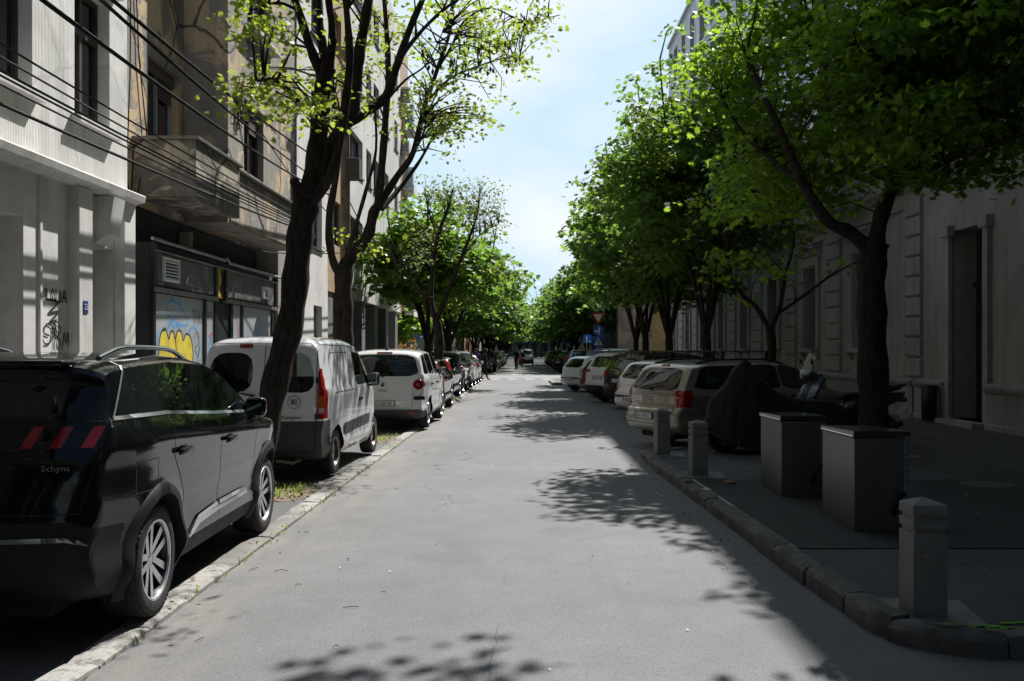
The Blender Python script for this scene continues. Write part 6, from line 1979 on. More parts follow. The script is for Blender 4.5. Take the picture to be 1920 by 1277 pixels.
# --- sunny side beyond the parked cars
Y5 = 29.2
t6 = [([A(822,745,Y5), A(820,690,Y5), A(824,640,Y5), A(818,600,Y5)], 0.17, 0.13),
      ([A(819,605,Y5), A(808,560,Y5,.1), A(812,500,Y5,.2), A(822,440,Y5,.2), A(840,390,Y5,.3), A(850,350,Y5,.3)], 0.10, 0.03),
      ([A(819,600,Y5), A(840,545,Y5,.2), A(862,490,Y5,.3), A(882,440,Y5,.4), A(895,400,Y5,.4), A(900,350,Y5,.5)], 0.085, 0.02),
      ([A(812,560,Y5), A(790,550,Y5,-.2), A(772,525,Y5,-.3), A(752,490,Y5,-.5), A(735,455,Y5,-.6), A(722,446,Y5,-.7)], 0.05, 0.018),
      ([A(822,450,Y5), A(805,400,Y5,.1), A(795,350,Y5,.2)], 0.035, 0.012),
      ([A(862,490,Y5,.3), A(900,440,Y5,.1), A(935,420,Y5,0)], 0.03, 0.010)]
def L5(px, py, rx, rz, ry=1.2): p = at(px, py, Y5); return (p.x, p.y, p.z, rx, ry, rz)
make_tree('sparse maple with fine tangled twigs above the grey hatchback', (*at(822,745,Y5)[:2], 0.02), t6,
          [L5(810,350,0.6,0.5), L5(850,360,0.9,0.6), L5(905,370,0.9,0.7), L5(925,420,0.6,0.6), L5(880,400,0.9,0.6), L5(790,470,0.6,0.8)], 190, 8, 0.20, LEAFD, STAR, (0.06,0.11), 61, shell=0.3, twig=0.006, frac=0.9)
full_tree('leafy maple rising behind the sparse one on the sunny side', -3.6, 34.5, 7.4, 2.7, 2.6, 0.1, 62, n=420, per=20, size=(0.16,0.25), z0=3.0, rad=0.32)
full_tree('leafy maple near the crossing on the sunny side', -3.4, 41.5, 8.0, 3.0, 2.8, 0.2, 63, n=420, per=20, size=(0.18,0.27), z0=3.0, rad=0.34)
# behind the blue arrow sign, at the side street
full_tree('bushy green tree standing beside the blue arrow sign', -8.2, 57.5, 7.5, 3.0, 3.0, 0.0, 64, n=420, per=20, size=(0.20,0.30), z0=1.6, group='trees beyond the crossing', rad=0.38, lm=LEAF)
far_a = full_tree('deep green tree beyond the crossing', 0, 0, 9.6, 3.9, 3.9, 0.3, 71, n=420, per=20, tm=DIA, size=(0.26,0.40), z0=3.2, lm=LEAFF, group='trees beyond the crossing', rad=0.42)
far_b = full_tree('deep green tree beyond the crossing', 0, 0, 10.6, 4.2, 4.1, 0.5, 72, n=420, per=20, tm=DIA, size=(0.26,0.40), z0=3.0, lm=LEAFM, group='trees beyond the crossing', rad=0.42)
rt = random.Random(9)
far_spots = []
ords = ['first','second','third','fourth','fifth','sixth','seventh','eighth','ninth','tenth','eleventh','twelfth']
for i, y in enumerate((69, 76, 83.5, 91, 99, 108, 118, 129, 142, 156, 172, 186)):
    far_spots.append((-3.6, y, ords[i]+' maple past the crossing on the sunny side, deep green crown', 0.84+0.012*i))
    far_spots.append((4.9, y+2, ords[i]+' maple past the crossing on the shaded side, deep green crown', 0.96+0.01*i))
for i, (x, y) in enumerate([(-1.6,198),(2.2,204),(-5.5,202),(6.5,200),(0.4,216),(-9,212),(10,212),(4,222)]):
    far_spots.append((x, y, ords[i]+' of the trees closing the end of the street, counted from the middle', 1.15))
first = {0: True, 1: True}
for i, (x, y, lb, z) in enumerate(far_spots):
    src = far_a if i % 3 else far_b
    key = 0 if i % 3 else 1
    o = src if first[key] else dup(src)
    first[key] = False
    o.location = (x+rt.uniform(-.3,.3), y, 0)
    o.rotation_euler = (0, 0, rt.uniform(0, 6.28))
    w = z*(1.12 if x < 0 else 1.0)
    o.scale = (w, w, z*rt.uniform(0.88,1.04))
    o['label'] = lb
# unseen trees added behind the camera to darken reflections in the cars
for i, (x, y, sc_f) in enumerate([(-3.4,-5.5,1.0),(5.4,-4.0,1.0),(-3.4,-13,1.05),(5.4,-12,1.0),(-3.4,-21,1.0),(5.4,-20,1.0)]):
    dup(far_a, (x, y, 0), i*1.3, ords[i]+' of the unseen maples added behind the camera, counted away from it', 'unseen trees added for reflections', scale=(sc_f*0.8, sc_f*0.8, sc_f))
# a shrub with copper leaves at the block corner
root = empty('shrub', (-6.4, 50.2, 0.0), 0, 'rounded copper-brown shrub at the corner of the apartment block', 'shrub')
rg5 = np.random.default_rng(5)
Cc = lobes_points(rg5, [(0,0,1.2,0.75,0.75,1.1)], 90, 0.4)
P_, n_, s_ = clumps(rg5, Cc, 12, 0.18, 0.2, 0.8, (0.10,0.16), 1.0)
link('foliage', leaf_mesh('foliage', P_, s_, n_, STAR, leaf_mat('copper_leaf', (0.16,0.07,0.03), (0.35,0.16,0.05)), 5), root)
mb = MB(); mb.tube([(0,0,0),(0,0,0.6),(0.1,0.1,1.2)], [0.05,0.04,0.02], 7); mb.build('stem', BARK, root)
# ------------------------------------------------------------------ vehicles in place
build_suv_black()
build_van()
build_mpv()
build_wagon()
navy = build_hatch('navy hatchback with a red tail lamp tucked behind the white family hatchback', P_NAVY, (-3.0, 23.95, 0.02), R(-1), 'pillar', False, 'BG 0556-PK')
greyh = build_hatch('light grey hatchback with tall pillar tail lamps under the sparse maple', P_SILVER, (-3.25, 30.1, 0.02), R(-2), 'pillar', True, 'BG 3310-HN')
suvg = build_suv2('dark grey SUV with chrome window trim behind the light grey hatchback', P_GREY, (-3.25, 34.9, 0.02), R(0), 'BG 7720-DM')
whs = dup(suvg, (-3.2, 40.0, 0.02), 0, 'white SUV behind the dark grey one on the sunny side', paint=P_WHITE)
whh = dup(navy, (-3.1, 44.9, 0.02), 0, 'white hatchback last before the crossing on the sunny side', paint=P_WHITE)
# angle-parked row in the shade
white_golf = build_hatch('white hatchback in the angled row just behind the silver beige estate', P_WHITE, (2.52, 22.6, 0), R(-60), 'tall', True, 'BG 1441-BL')
dup(suvg, (2.55, 26.4, 0), R(-60), 'dark brown SUV between two white cars in the angled row', paint=P_BROWN)
dup(suvg, (2.25, 29.7, 0), R(-60), 'white SUV beside the dark brown one in the angled row', paint=P_WHITE)
dup(greyh, (2.25, 33.2, 0), R(-60), 'dark red hatchback with pillar lamps in the angled row', paint=P_RED)
dup(white_golf, (1.75, 37.9, 0), R(-60), 'old white hatchback at the crossing end of the angled row', paint=P_WHITE)
dup(suvg, (3.1, 45.9, 0.10), R(-62), 'black SUV on the raised kerb by the crossing', paint=P_BLACK)
# beyond the crossing
sed = build_hatch('dark green saloon nearest past the crossing on the sunny side', P_NAVY, (-3.3, 68.2, 0), 0, 'tall', False, 'BG 0912-TR', name='parked_saloon', group='cars beyond the crossing')
for pm, y, lb in ((P_GREY,73.2,'dark grey'),(P_BLUE,78.4,'dark blue'),(P_BLACK,83.2,'black'),(P_SILVER,89,'silver'),(P_WHITE,94.5,'white'),(P_SILVER,100,'silver'),(P_WHITE,106,'white'),(P_GREY,112,'dark grey')):
    src = [greyh, suvg, white_golf][int(y) % 3]
    dup(src, (-3.2+0.1*(y % 1), y, 0), 0, '%s car, %s of those parked past the crossing on the sunny side' % (lb, ords[int((y-70)//5.2)+1]), 'cars beyond the crossing', pm)
for k, (pm, lb) in enumerate([(P_BLACK,'black'),(P_BLUE,'dark blue'),(P_SILVER,'silver'),(P_NAVY,'navy'),(P_GREY,'dark grey'),(P_WHITE,'white'),(P_BLACK,'black'),(P_SILVER,'silver'),(P_GREY,'dark grey'),(P_WHITE,'white'),(P_NAVY,'navy'),(P_SILVER,'silver')]):
    src = [suvg, greyh, white_golf][k % 3]
    dup(src, (2.3+0.12*(k % 3), 67.5+3.4*k, 0), R(-60), '%s car, %s of those angle-parked past the crossing on the shaded side' % (lb, ords[k]), 'cars beyond the crossing', pm)
dup(greyh, (-3.2, -1.2, 0), 0, 'grey hatchback parked behind the camera', 'cars behind the camera', P_GREY)
# oncoming van far down the street
vn = [o for o in bpy.data.objects if o.name.startswith('delivery_van')][0]
dup(vn, (0.1, 109, 0), R(180), 'white van driving up the middle of the street in the distance')
dup(suvg, (-0.6, 128, 0), R(180), 'pale car driving up the street behind the distant white van', paint=P_SILVER)

# ------------------------------------------------------------------ bollards
def bollard(loc, rz, label):
    root = empty('bollard', loc, rz, label, 'bollard', 'square concrete bollards along the kerb')
    mb = MB(); a = 0.1
    prof = [(a,0.0),(a,0.488),(a-0.014,0.496),(a-0.014,0.512),(a,0.520),(a,0.565),(a-0.014,0.573),(a-0.014,0.590),(a,0.598),(a,0.655),(a-0.012,0.662),(0.0,0.694)]
    mb.lathe([(r*math.sqrt(2), z) for r, z in prof], 4, 'z', Matrix.Rotation(R(45), 4, 'Z'))
    mb.build('post', CONC, root)
    mb = MB(); mb.lathe([(0.0,-0.101),(0.012,-0.101),(0.012,-0.098)], 8, 'y', Matrix.Translation((-0.03,0,0.36))); mb.build('fixing', STEELRIM, root)
    return root
bollard((2.355,5.56,0.10), R(1), 'square concrete bollard with pyramid cap nearest the kerb corner with green paint')
bollard((2.16,11.73,0.10), R(6), 'square concrete bollard standing in front of the covered motorcycle')
bollard((2.05,14.1,0.10), R(10), 'square concrete bollard with a dark fixing, in front of the estate car bumper')

# ------------------------------------------------------------------ underground-waste pillars
STEEL, n_, b_ = _new('brushed_steel')
v_ = coords(n_, (60, 60, 0.7)); f_ = noise(n_, v_, 1.5, 4)
n_.links.new(mixc(n_, ramp(n_, f_, 0.3, 0.7), (0.16,0.157,0.147), (0.215,0.21,0.195)), b_.inputs['Base Color'])
b_.inputs['Metallic'].default_value = 0.85
n_.links.new(ramp(n_, f_, 0.3, 0.7, 0.30, 0.46), b_.inputs['Roughness'])
LIDM = mat('bin_lid_black', (0.022,0.024,0.028), 0.28, coat=0.4)
def waste_pillar(x, y, label):
    root = empty('waste_pillar', (x, y, 0.105), R(0), label, 'waste bin', 'steel waste pillars on the dark plate')
    mb = MB(); mb.bevbox(0, 0.43, 0, 0.86, 0, 0.80, 0.006); mb.build('steel_box', STEEL, root)
    mb = MB(); mb.prism([(0.0-0.02,0.815),(0.87,0.80),(0.87,0.84),(-0.02,0.86)], 'x', -0.012, 0.475); l = mb.build('lid', LIDM, root, fix=True)
    mb = MB(); mb.box(-0.016,-0.012,0.0,0.86,0.812,0.822); mb.build('lid_edge', CHROME, l)
    mb = MB(); mb.bevbox(0.431,0.470,-0.004,0.85,0.02,0.79,0.004); s_ = mb.build('side_label', mat('label_blue_grey', (0.16,0.20,0.26), 0.5), root)
    for k, ch in enumerate('KOMUNALNI OTPAD'):
        if ch == ' ': continue
        text('label_lettering', ch, 0.045, Matrix.Translation((0.451,-0.0065,0.75-0.046*k)) @ Matrix.Rotation(R(90), 4, 'X'), INK, s_, 0.0005)
    mb = MB(); mb.tube([(0.43,-0.005,0.32),(0.40,-0.06,0.33),(0.34,-0.085,0.28),(0.32,-0.08,0.20),(0.33,-0.03,0.14)], 0.018, 10); mb.build('pedal', BLACKP, root, 60)
waste_pillar(2.83, 8.08, 'brushed steel waste pillar with black lid, closer to the camera of the two')
waste_pillar(2.72, 9.98, 'brushed steel waste pillar with black lid, standing behind its twin')

# ------------------------------------------------------------------ covered motorcycle
def covered():
    root = empty('covered_motorcycle', (3.12, 14.35, 0.10), R(8), 'motorcycle under a black draped cover with one wheel showing, beside the estate car', 'motorcycle')
    rg = np.random.default_rng(8)
    # ridge height and half width along its length
    xs = np.array([-0.42,-0.30,-0.10,0.10,0.22,0.34,0.55,0.80,1.05,1.30,1.55,1.80,1.98])
    top = np.array([0.45,0.80,1.05,1.30,1.44,1.36,1.08,0.90,0.82,0.80,0.80,0.74,0.52])
    hw = np.array([0.10,0.24,0.34,0.40,0.40,0.38,0.32,0.28,0.27,0.28,0.28,0.24,0.12])
    bot = np.array([0.34,0.24,0.16,0.10,0.08,0.07,0.07,0.08,0.08,0.10,0.12,0.20,0.30])
    N = 70; T = 34
    X = np.linspace(xs[0], xs[-1], N)
    tp = np.interp(X, xs, top); h_ = np.interp(X, xs, hw); bt = np.interp(X, xs, bot)
    vs = []
    for i in range(N):
        for k in range(T+1):
            u = -1+2*k/T; s = abs(u)
            z = tp[i]-(tp[i]-bt[i])*s**1.25
            peak = math.exp(-((X[i]-0.22)/0.18)**2)
            y = math.copysign(h_[i]*(s**(0.75+0.35*peak)), u)
            f = 0.030*math.sin(X[i]*17+3*math.sin(s*3)+u)*s + 0.018*math.sin(X[i]*31+u*5)*s+0.012*math.sin(s*14+X[i]*6)
            y += math.copysign(f, u)*1.0; x = X[i]+0.02*math.sin(z*14+u*3)
            vs.append((x, y, z+0.010*math.sin(X[i]*24+u*4)))
    fs = [(i*(T+1)+k, (i+1)*(T+1)+k, (i+1)*(T+1)+k+1, i*(T+1)+k+1) for i in range(N-1) for k in range(T)]
    fs += [tuple(range(T+1)), tuple((N-1)*(T+1)+k for k in range(T+1))[::-1]]
    mb = MB(); mb.add(vs, fs)
    mb.build('cover', mat('black_cover_cloth', (0.007,0.007,0.007), 0.75, var=0.3, vs=5, bmp=0.35, bs=25, world=False), root, 80)
    for x in (-0.08, 1.48):
        mb = MB(); M = Matrix.Translation((x,0,0.30))
        mb.lathe([(0.22,-0.05),(0.27,-0.055),(0.30,-0.02),(0.30,0.02),(0.27,0.055),(0.22,0.05)], 30, 'y', M, closed=True)
        w_ = mb.build('wheel', RUBBER, root, 50)
        mb = MB(); mb.lathe([(0.22,-0.03),(0.20,-0.02),(0.20,0.02),(0.22,0.03)], 30, 'y', M); mb.lathe([(0.0,-0.04),(0.04,-0.04),(0.04,0.04),(0.0,0.04)], 12, 'y', M)
        for k in range(5):
            a = 2*math.pi*k/5; mb.tube([(x+0.03*math.cos(a),0,0.30+0.03*math.sin(a)),(x+0.21*math.cos(a),0,0.30+0.21*math.sin(a))], 0.014, 5)
        mb.build('rim', ALLOYD, w_, 50)
    mb = MB(); mb.tube([(0.55,-0.12,0.22),(0.42,-0.24,0.01)], 0.012, 6); mb.build('side_stand', STEELRIM, root)
covered()
# ------------------------------------------------------------------ scooter behind it
def scooter():
    root = empty('scooter', (4.62, 15.75, 0.10), R(-4), 'blue-grey scooter with a tall clear windshield standing behind the covered motorcycle', 'scooter')
    PB = paint('scooter_paint', (0.10,0.13,0.17), 0.4, 0.3, 0.2)
    def blob(name, rows, m, seg=16, par=None):
        """rows: (x, zc, half width, half height)"""
        vs = []
        for x, zc, w, h in rows:
            for k in range(seg):
                a = 2*math.pi*k/seg; c, s = math.cos(a), math.sin(a)
                vs.append((x, w*math.copysign(abs(c)**0.8, c), zc+h*math.copysign(abs(s)**0.8, s)))
        n = len(rows)
        fs = [(i*seg+k, i*seg+(k+1) % seg, (i+1)*seg+(k+1) % seg, (i+1)*seg+k) for i in range(n-1) for k in range(seg)]
        fs += [tuple(range(seg))[::-1], tuple((n-1)*seg+k for k in range(seg))]
        mb = MB(); mb.add(vs, fs); return mb.build(name, m, par or root, 60)
    # x runs from the front (left in view) to the tail
    mb = MB()
    vs = []; seg = 14
    rows = [(0.02,0.62,0.10),(0.00,0.75,0.19),(0.05,0.88,0.22),(0.12,1.00,0.20),(0.20,1.10,0.13)]
    n = 12
    for x, z, w in rows:
        for k in range(n+1):
            u = -1+2*k/n; vs.append((x+0.16*u*u, w*u, z))
    for x, z, w in rows:
        for k in range(n+1):
            u = -1+2*k/n; vs.append((x+0.16*u*u+0.05, w*u, z))
    m_ = (n+1)*len(rows)
    fs = []
    for i in range(len(rows)-1):
        for k in range(n):
            a = i*(n+1)+k; fs += [(a, a+n+1, a+n+2, a+1), (m_+a, m_+a+1, m_+a+n+2, m_+a+n+1)]
    mb.add(vs, fs); mb.build('leg_shield', PB, root, 60)
    blob('front_apron', [(-0.10,0.74,0.03,0.03),(-0.04,0.78,0.10,0.10),(0.04,0.82,0.13,0.16),(0.12,0.86,0.12,0.17)], PB)
    blob('front_fender', [(-0.28,0.42,0.04,0.05),(-0.16,0.53,0.08,0.08),(0.0,0.58,0.09,0.09),(0.14,0.50,0.07,0.06)], PB)
    hb = blob('headset', [(0.0,1.13,0.05,0.05),(0.05,1.15,0.14,0.08),(0.16,1.16,0.16,0.08),(0.26,1.15,0.08,0.05)], PB)
    mb = MB(); mb.lathe([(0.0,-0.02),(0.07,-0.01),(0.085,0.01),(0.09,0.04)], 20, 'x', Matrix.Translation((0.0,0,1.15))); mb.build('headlight', TAILCLR, hb, 50)
    mb = MB(); mb.tube([(0.20,-0.36,1.16),(0.16,-0.18,1.18),(0.14,0,1.18),(0.16,0.18,1.18),(0.20,0.36,1.16)], 0.014, 8)
    mb.tube([(0.21,-0.37,1.16),(0.235,-0.47,1.15)], 0.020, 8); mb.tube([(0.21,0.37,1.16),(0.235,0.47,1.15)], 0.020, 8)
    mb.build('handlebar', BLACKP, root, 50)
    for sd in (1, -1):
        mb = MB(); mb.tube([(0.16,sd*0.28,1.18),(0.13,sd*0.34,1.30),(0.10,sd*0.42,1.36)], 0.007, 6); st = mb.build('mirror_stem', BLACKP, root)
        mb = MB(); mb.bevbox(0.075,0.10,sd*0.42-0.07,sd*0.42+0.07,1.33,1.42,0.012); mb.build('mirror', BLACKP, st, 60)
    # clear shield
    vs = []
    for i in range(7):
        t = i/6
        for k in range(11):
            u = -1+2*k/10
            vs.append((-0.02+0.16*t+0.09*u*u, u*(0.22-0.06*t*t), 1.16+0.36*t-0.05*t*u*u))
    mb = MB(); mb.add(vs, [(i*11+k, i*11+k+1, (i+1)*11+k+1, (i+1)*11+k) for i in range(6) for k in range(10)])
    gm, gn, gb = _new('clear_shield')
    gb.inputs['Base Color'].default_value = (0.75,0.8,0.8,1); gb.inputs['Alpha'].default_value = 0.28; gb.inputs['Roughness'].default_value = 0.05
    mb.build('windshield', gm, root, 60)
    blob('floorboard', [(0.12,0.34,0.16,0.05),(0.4,0.30,0.17,0.05),(0.62,0.34,0.16,0.06)], BLACKP)
    blob('rear_body', [(0.60,0.46,0.12,0.16),(0.75,0.58,0.17,0.18),(1.0,0.66,0.19,0.17),(1.35,0.72,0.17,0.13),(1.62,0.80,0.09,0.07),(1.70,0.84,0.03,0.03)], mat('scooter_dark_body', (0.02,0.021,0.023), 0.3, coat=0.6))
    blob('seat', [(0.62,0.76,0.08,0.03),(0.72,0.80,0.14,0.06),(1.0,0.82,0.15,0.06),(1.15,0.88,0.15,0.07),(1.45,0.92,0.13,0.06),(1.62,0.94,0.06,0.03)], BLACKP)
    mb = MB(); mb.tube([(1.3,-0.14,0.86),(1.66,-0.12,0.98),(1.72,0,1.0),(1.66,0.12,0.98),(1.3,0.14,0.86)], 0.014, 8); mb.build('grab_rail', BLACKP, root, 60)
    mb = MB(); mb.bevbox(1.60,1.72,-0.09,0.09,0.70,0.78,0.02); mb.build('tail_light', TAILRED, root, 60)
    mb = MB(); mb.bevbox(1.66,1.74,-0.09,0.09,0.42,0.60,0.006); mb.build('number_plate', PLATEW, root)
    for x, r in ((-0.18,0.25),(1.34,0.25)):
        mb = MB(); M = Matrix.Translation((x,0,r))
        mb.lathe([(r-0.09,-0.045),(r-0.03,-0.055),(r,-0.02),(r,0.02),(r-0.03,0.055),(r-0.09,0.045)], 28, 'y', M, closed=True); w_ = mb.build('wheel', RUBBER, root, 50)
        mb = MB(); mb.lathe([(0.0,-0.05),(0.05,-0.05),(0.06,-0.02),(r-0.09,-0.02),(r-0.085,-0.045)], 24, 'y', M); mb.lathe([(0.0,0.05),(0.05,0.05),(0.06,0.02),(r-0.09,0.02),(r-0.085,0.045)], 24, 'y', M); mb.build('rim', ALLOY, w_, 50)
    mb = MB(); mb.tube([(-0.18,-0.07,0.25),(0.05,-0.06,0.7)], 0.018, 8); mb.tube([(-0.18,0.07,0.25),(0.05,0.06,0.7)], 0.018, 8); mb.build('fork', ALLOY, root)
    mb = MB(); mb.tube([(0.9,-0.14,0.25),(1.2,-0.18,0.28),(1.6,-0.19,0.36)], [0.03,0.05,0.045], 10); mb.build('exhaust', ALLOYD, root, 50)
scooter()

# ------------------------------------------------------------------ pole, cables
WOODP = mat('weathered_pole', (0.16,0.12,0.085), 0.9, var=0.3, vs=3, bmp=0.3, bs=30)
pr = empty('utility_pole', (-4.72, 24.6, 0.1), 0, 'slender brown utility pole with a dark metal box rising beside the apartment block', 'utility pole')
mb = MB(); mb.lathe([(0.16,0),(0.14,4),(0.11,9.5),(0.0,9.5)], 14, 'z'); mb.build('pole', WOODP, pr, 50)
mb = MB(); mb.bevbox(0.06,0.42,-0.3,0.05,6.0,6.55,0.02); mb.build('junction_box', mat('rusty_box', (0.06,0.045,0.04), 0.6, var=0.3, vs=5), pr)
mb = MB(); mb.bevbox(-0.05,0.05,-0.6,0.6,8.9,9.0,0.01); mb.build('cross_arm', STEELRIM, pr)
CAB = mat('black_cable', (0.008,0.008,0.008), 0.8, spec=0.2)
def cable(pts, r, label, group='black cables slung along the sunny facades', sag=0.10, seed=0):
    P = [Vector(p) for p in pts]; D = []
    for a, b in zip(P, P[1:]):
        n = 14; L = (b-a).length
        for k in range(n):
            t = k/n; D.append(a.lerp(b, t)-Vector((0,0,4*sag*t*(1-t)*L/8)))
    D.append(P[-1])
    mb = MB(); mb.tube(D, r, 6)
    return tag(mb.build('overhead_cable', CAB, None, 60), label, 'cable', group)
XC = -5.3
def ln(s0, s1, x=XC, y0=3.0, y1=23.0): return [(x, y0, CH+s0*abs(x)), (x, y1, CH+s1*abs(x))]
cb = [(0.607,0.602,0.012,'thin cable, topmost of the bundle crossing the stucco house windows'),(0.582,0.575,0.012,'thin cable, second in the bundle crossing the stucco house windows'),
      (0.545,0.572,0.014,'cable third in the bundle, passing below the stucco house sill'),(0.537,0.56,0.012,'cable fourth in the bundle, passing below the stucco house sill'),
      (0.515,0.552,0.012,'cable fifth in the bundle, ending low over the balcony front'),(0.464,0.545,0.019,'thick cable lowest of the bundle, just above the ledge')]
for s0, s1, r, lb in cb: cable(ln(s0, s1), r, lb, sag=0.05)
for s0, s1, r, lb, x in ((0.75,0.795,0.019,'thick twisted cable passing before the roller-shuttered window',-5.0),(0.862,0.95,0.018,'thick twisted cable high before the grey bay',-4.9),(0.885,0.83,0.015,'second high cable dipping past the wire tangle',-4.95)):
    cable(ln(s0, s1, x, 4.5, 24.2), r, lb, sag=0.10)
    cable([(x+0.02,4.5,CH+s0*abs(x)+0.03),(x+0.02,24.2,CH+s1*abs(x)-0.02)], r*0.6, 'thin line twisted against the '+lb, 'lines twisted against the thick cables', sag=0.10)
for k, (z0, z1) in enumerate(((5.9,4.75),(5.4,4.2),(5.1,4.55))):
    cable([(-4.75,24.4,z0+0.2*k),(-5.9,46.5,z1)], 0.016, ['sagging cable from the pole to the block corner, upper','sagging cable from the pole to the block corner, middle','sagging cable from the pole to the block corner, lower'][k], sag=0.15)
cable([(-6.35,15.2,4.9),(-6.3,15.0,4.0),(-6.0,16.2,3.85),(-5.5,20,3.75),(-4.7,24.4,4.2)], 0.014, 'loose grey cable drooping under the balcony', sag=0.05)
cable([(-6.43,15.3,8.2),(-6.42,15.25,6.2),(-6.42,15.1,4.4),(-6.3,15.15,4.0)], 0.010, 'thin wire hanging down the ochre wall', sag=0.02)
cable([(-6.43,15.45,8.2),(-6.42,15.6,6.5),(-6.41,15.9,5.3),(-6.3,15.2,4.05)], 0.010, 'second thin wire hanging down the ochre wall', sag=0.06)
cable([(XB+0.05,18.3,6.6),(-5.2,20.5,5.6),(-4.85,24.2,5.0)], 0.012, 'thin wire leaving the tangle on the bay towards the pole', sag=0.1)
# tangle on the bay wall
rw = random.Random(2); mb = MB()
for k in range(16):
    c = Vector((XB+0.05, 18.25+rw.uniform(-.12,.22), 6.55+rw.uniform(-.45,.35))); r = rw.uniform(0.06,0.17)
    pts = [c+Vector((rw.uniform(-.02,.04), r*math.cos(a)*0.9+rw.uniform(-.02,.02), r*math.sin(a)*1.4+rw.uniform(-.02,.02))) for a in np.linspace(0, rw.uniform(3.5,7), 12)]
    mb.tube(pts, 0.009, 5)
for k in range(3): mb.bevbox(XB+0.02,XB+0.10,18.15+0.12*k,18.22+0.12*k,6.75-0.3*k,6.85-0.3*k,0.01)
tag(mb.build('wire_tangle', CAB, None), 'tangled coil of black wires fixed to the corner of the grey bay', 'wires')

# ------------------------------------------------------------------ signs
POST = mat('sign_post', (0.20,0.20,0.20), 0.4, 0.6)
SRED = mat('sign_red', (0.48,0.02,0.025), 0.4); SWH = mat('sign_white', (0.62,0.62,0.62), 0.4); SBL = mat('sign_blue', (0.015,0.10,0.42), 0.4); SBK = mat('sign_black', (0.01,0.01,0.01), 0.5)
def rp_(pts, y0, y1, name, m, par): mb = MB(); mb.prism(pts, 'y', y0, y1); return mb.build(name, m, par, fix=True)
sp_ = empty('traffic_sign', (3.90, 50.2, 0.1), 0, 'sign post with give-way triangle over blue turn-arrow disc and pedestrian crossing square', 'traffic sign')
mb = MB(); mb.lathe([(0.03,0),(0.03,3.75),(0.0,3.75)], 12, 'z'); mb.build('post', POST, sp_, 50)
def circ(cx, cz, r, n=28): return [(cx+r*math.cos(a), cz+r*math.sin(a)) for a in np.linspace(0, 2*math.pi, n, endpoint=False)]
z = 3.24
tri = rp_([(-0.36,z+0.32),(0.36,z+0.32),(0,z-0.32)], -0.05, -0.035, 'give_way_plate', SRED, sp_)
rp_([(-0.25,z+0.255),(0.25,z+0.255),(0,z-0.18)], -0.054, -0.051, 'white_field', SWH, tri)
z = 2.62
ds = rp_(circ(0,z,0.29), -0.05, -0.035, 'turn_disc', SBL, sp_)
rp_([(0.02,z-0.22),(0.09,z-0.22),(0.09,z+0.10),(0.15,z+0.10),(0.055,z+0.22),(-0.04,z+0.10),(0.02,z+0.10)], -0.054, -0.051, 'straight_arrow', SWH, ds)
rp_([(0.019,z-0.08),(-0.10,z-0.08),(-0.10,z-0.14),(-0.22,z-0.035),(-0.10,z+0.07),(-0.10,z+0.0),(0.019,z+0.0)], -0.054, -0.051, 'turn_arrow', SWH, ds)
z = 2.04
sq = rp_([(-0.29,z-0.28),(0.29,z-0.28),(0.29,z+0.28),(-0.29,z+0.28)], -0.05, -0.035, 'crossing_square', SBL, sp_)
tr = rp_([(-0.22,z-0.19),(0.22,z-0.19),(0,z+0.22)], -0.054, -0.051, 'white_triangle', SWH, sq)
rp_([(-0.09,z-0.17),(-0.05,z-0.17),(0.0,z-0.07),(0.06,z-0.17),(0.10,z-0.17),(0.035,z-0.02),(0.03,z+0.04),(0.08,z-0.01),(0.09,z+0.01),(0.03,z+0.07),(-0.02,z+0.07),(-0.07,z+0.0),(-0.05,z-0.02),(-0.02,z+0.02),(-0.03,z-0.05)], -0.058, -0.055, 'walking_figure', SBK, tr)
rp_(circ(0.01,z+0.10,0.025,12), -0.058, -0.055, 'figure_head', SBK, tr)
def simple_sign(x, y, zc, kind, label):
    r_ = empty('traffic_sign', (x, y, 0.1), 0, label, 'traffic sign')
    mb = MB(); mb.lathe([(0.03,0),(0.03,zc+0.35),(0.0,zc+0.35)], 10, 'z'); mb.build('post', POST, r_, 50)
    if kind == 'arrow':
        p = rp_([(-0.40,zc-0.11),(0.40,zc-0.11),(0.40,zc+0.11),(-0.40,zc+0.11)], -0.05, -0.035, 'arrow_plate', SBL, r_)
        rp_([(-0.28,zc),(-0.16,zc-0.07),(-0.16,zc-0.035),(0.26,zc-0.035),(0.26,zc+0.035),(-0.16,zc+0.035),(-0.16,zc+0.07)], -0.054, -0.051, 'arrow', SWH, p)
    elif kind == 'park':
        p = rp_([(-0.22,zc-0.27),(0.32,zc-0.27),(0.32,zc+0.27),(-0.22,zc+0.27)], -0.05, -0.035, 'blue_plate', SBL, r_)
        rp_([(-0.03,zc-0.2),(0.05,zc-0.2),(0.05,zc+0.2),(-0.06,zc+0.14),(-0.03,zc+0.1)], -0.054, -0.051, 'figure', SWH, p)
        rp_([(0.16,zc-0.2),(0.26,zc-0.2),(0.26,zc-0.12),(0.16,zc-0.12)], -0.054, -0.051, 'small_mark', SWH, p)
    elif kind == 'noentry':
        p = rp_(circ(0,zc,0.28), -0.05, -0.035, 'red_disc', SRED, r_)
        rp_([(-0.2,zc-0.05),(0.2,zc-0.05),(0.2,zc+0.05),(-0.2,zc+0.05)], -0.054, -0.051, 'white_bar', SWH, p)
    elif kind == 'cross':
        p = rp_([(-0.3,zc-0.3),(0.3,zc-0.3),(0.3,zc+0.3),(-0.3,zc+0.3)], -0.05, -0.035, 'crossing_square', SBL, r_)
        rp_([(-0.22,zc-0.19),(0.22,zc-0.19),(0,zc+0.22)], -0.054, -0.051, 'white_triangle', SWH, p)
    return r_
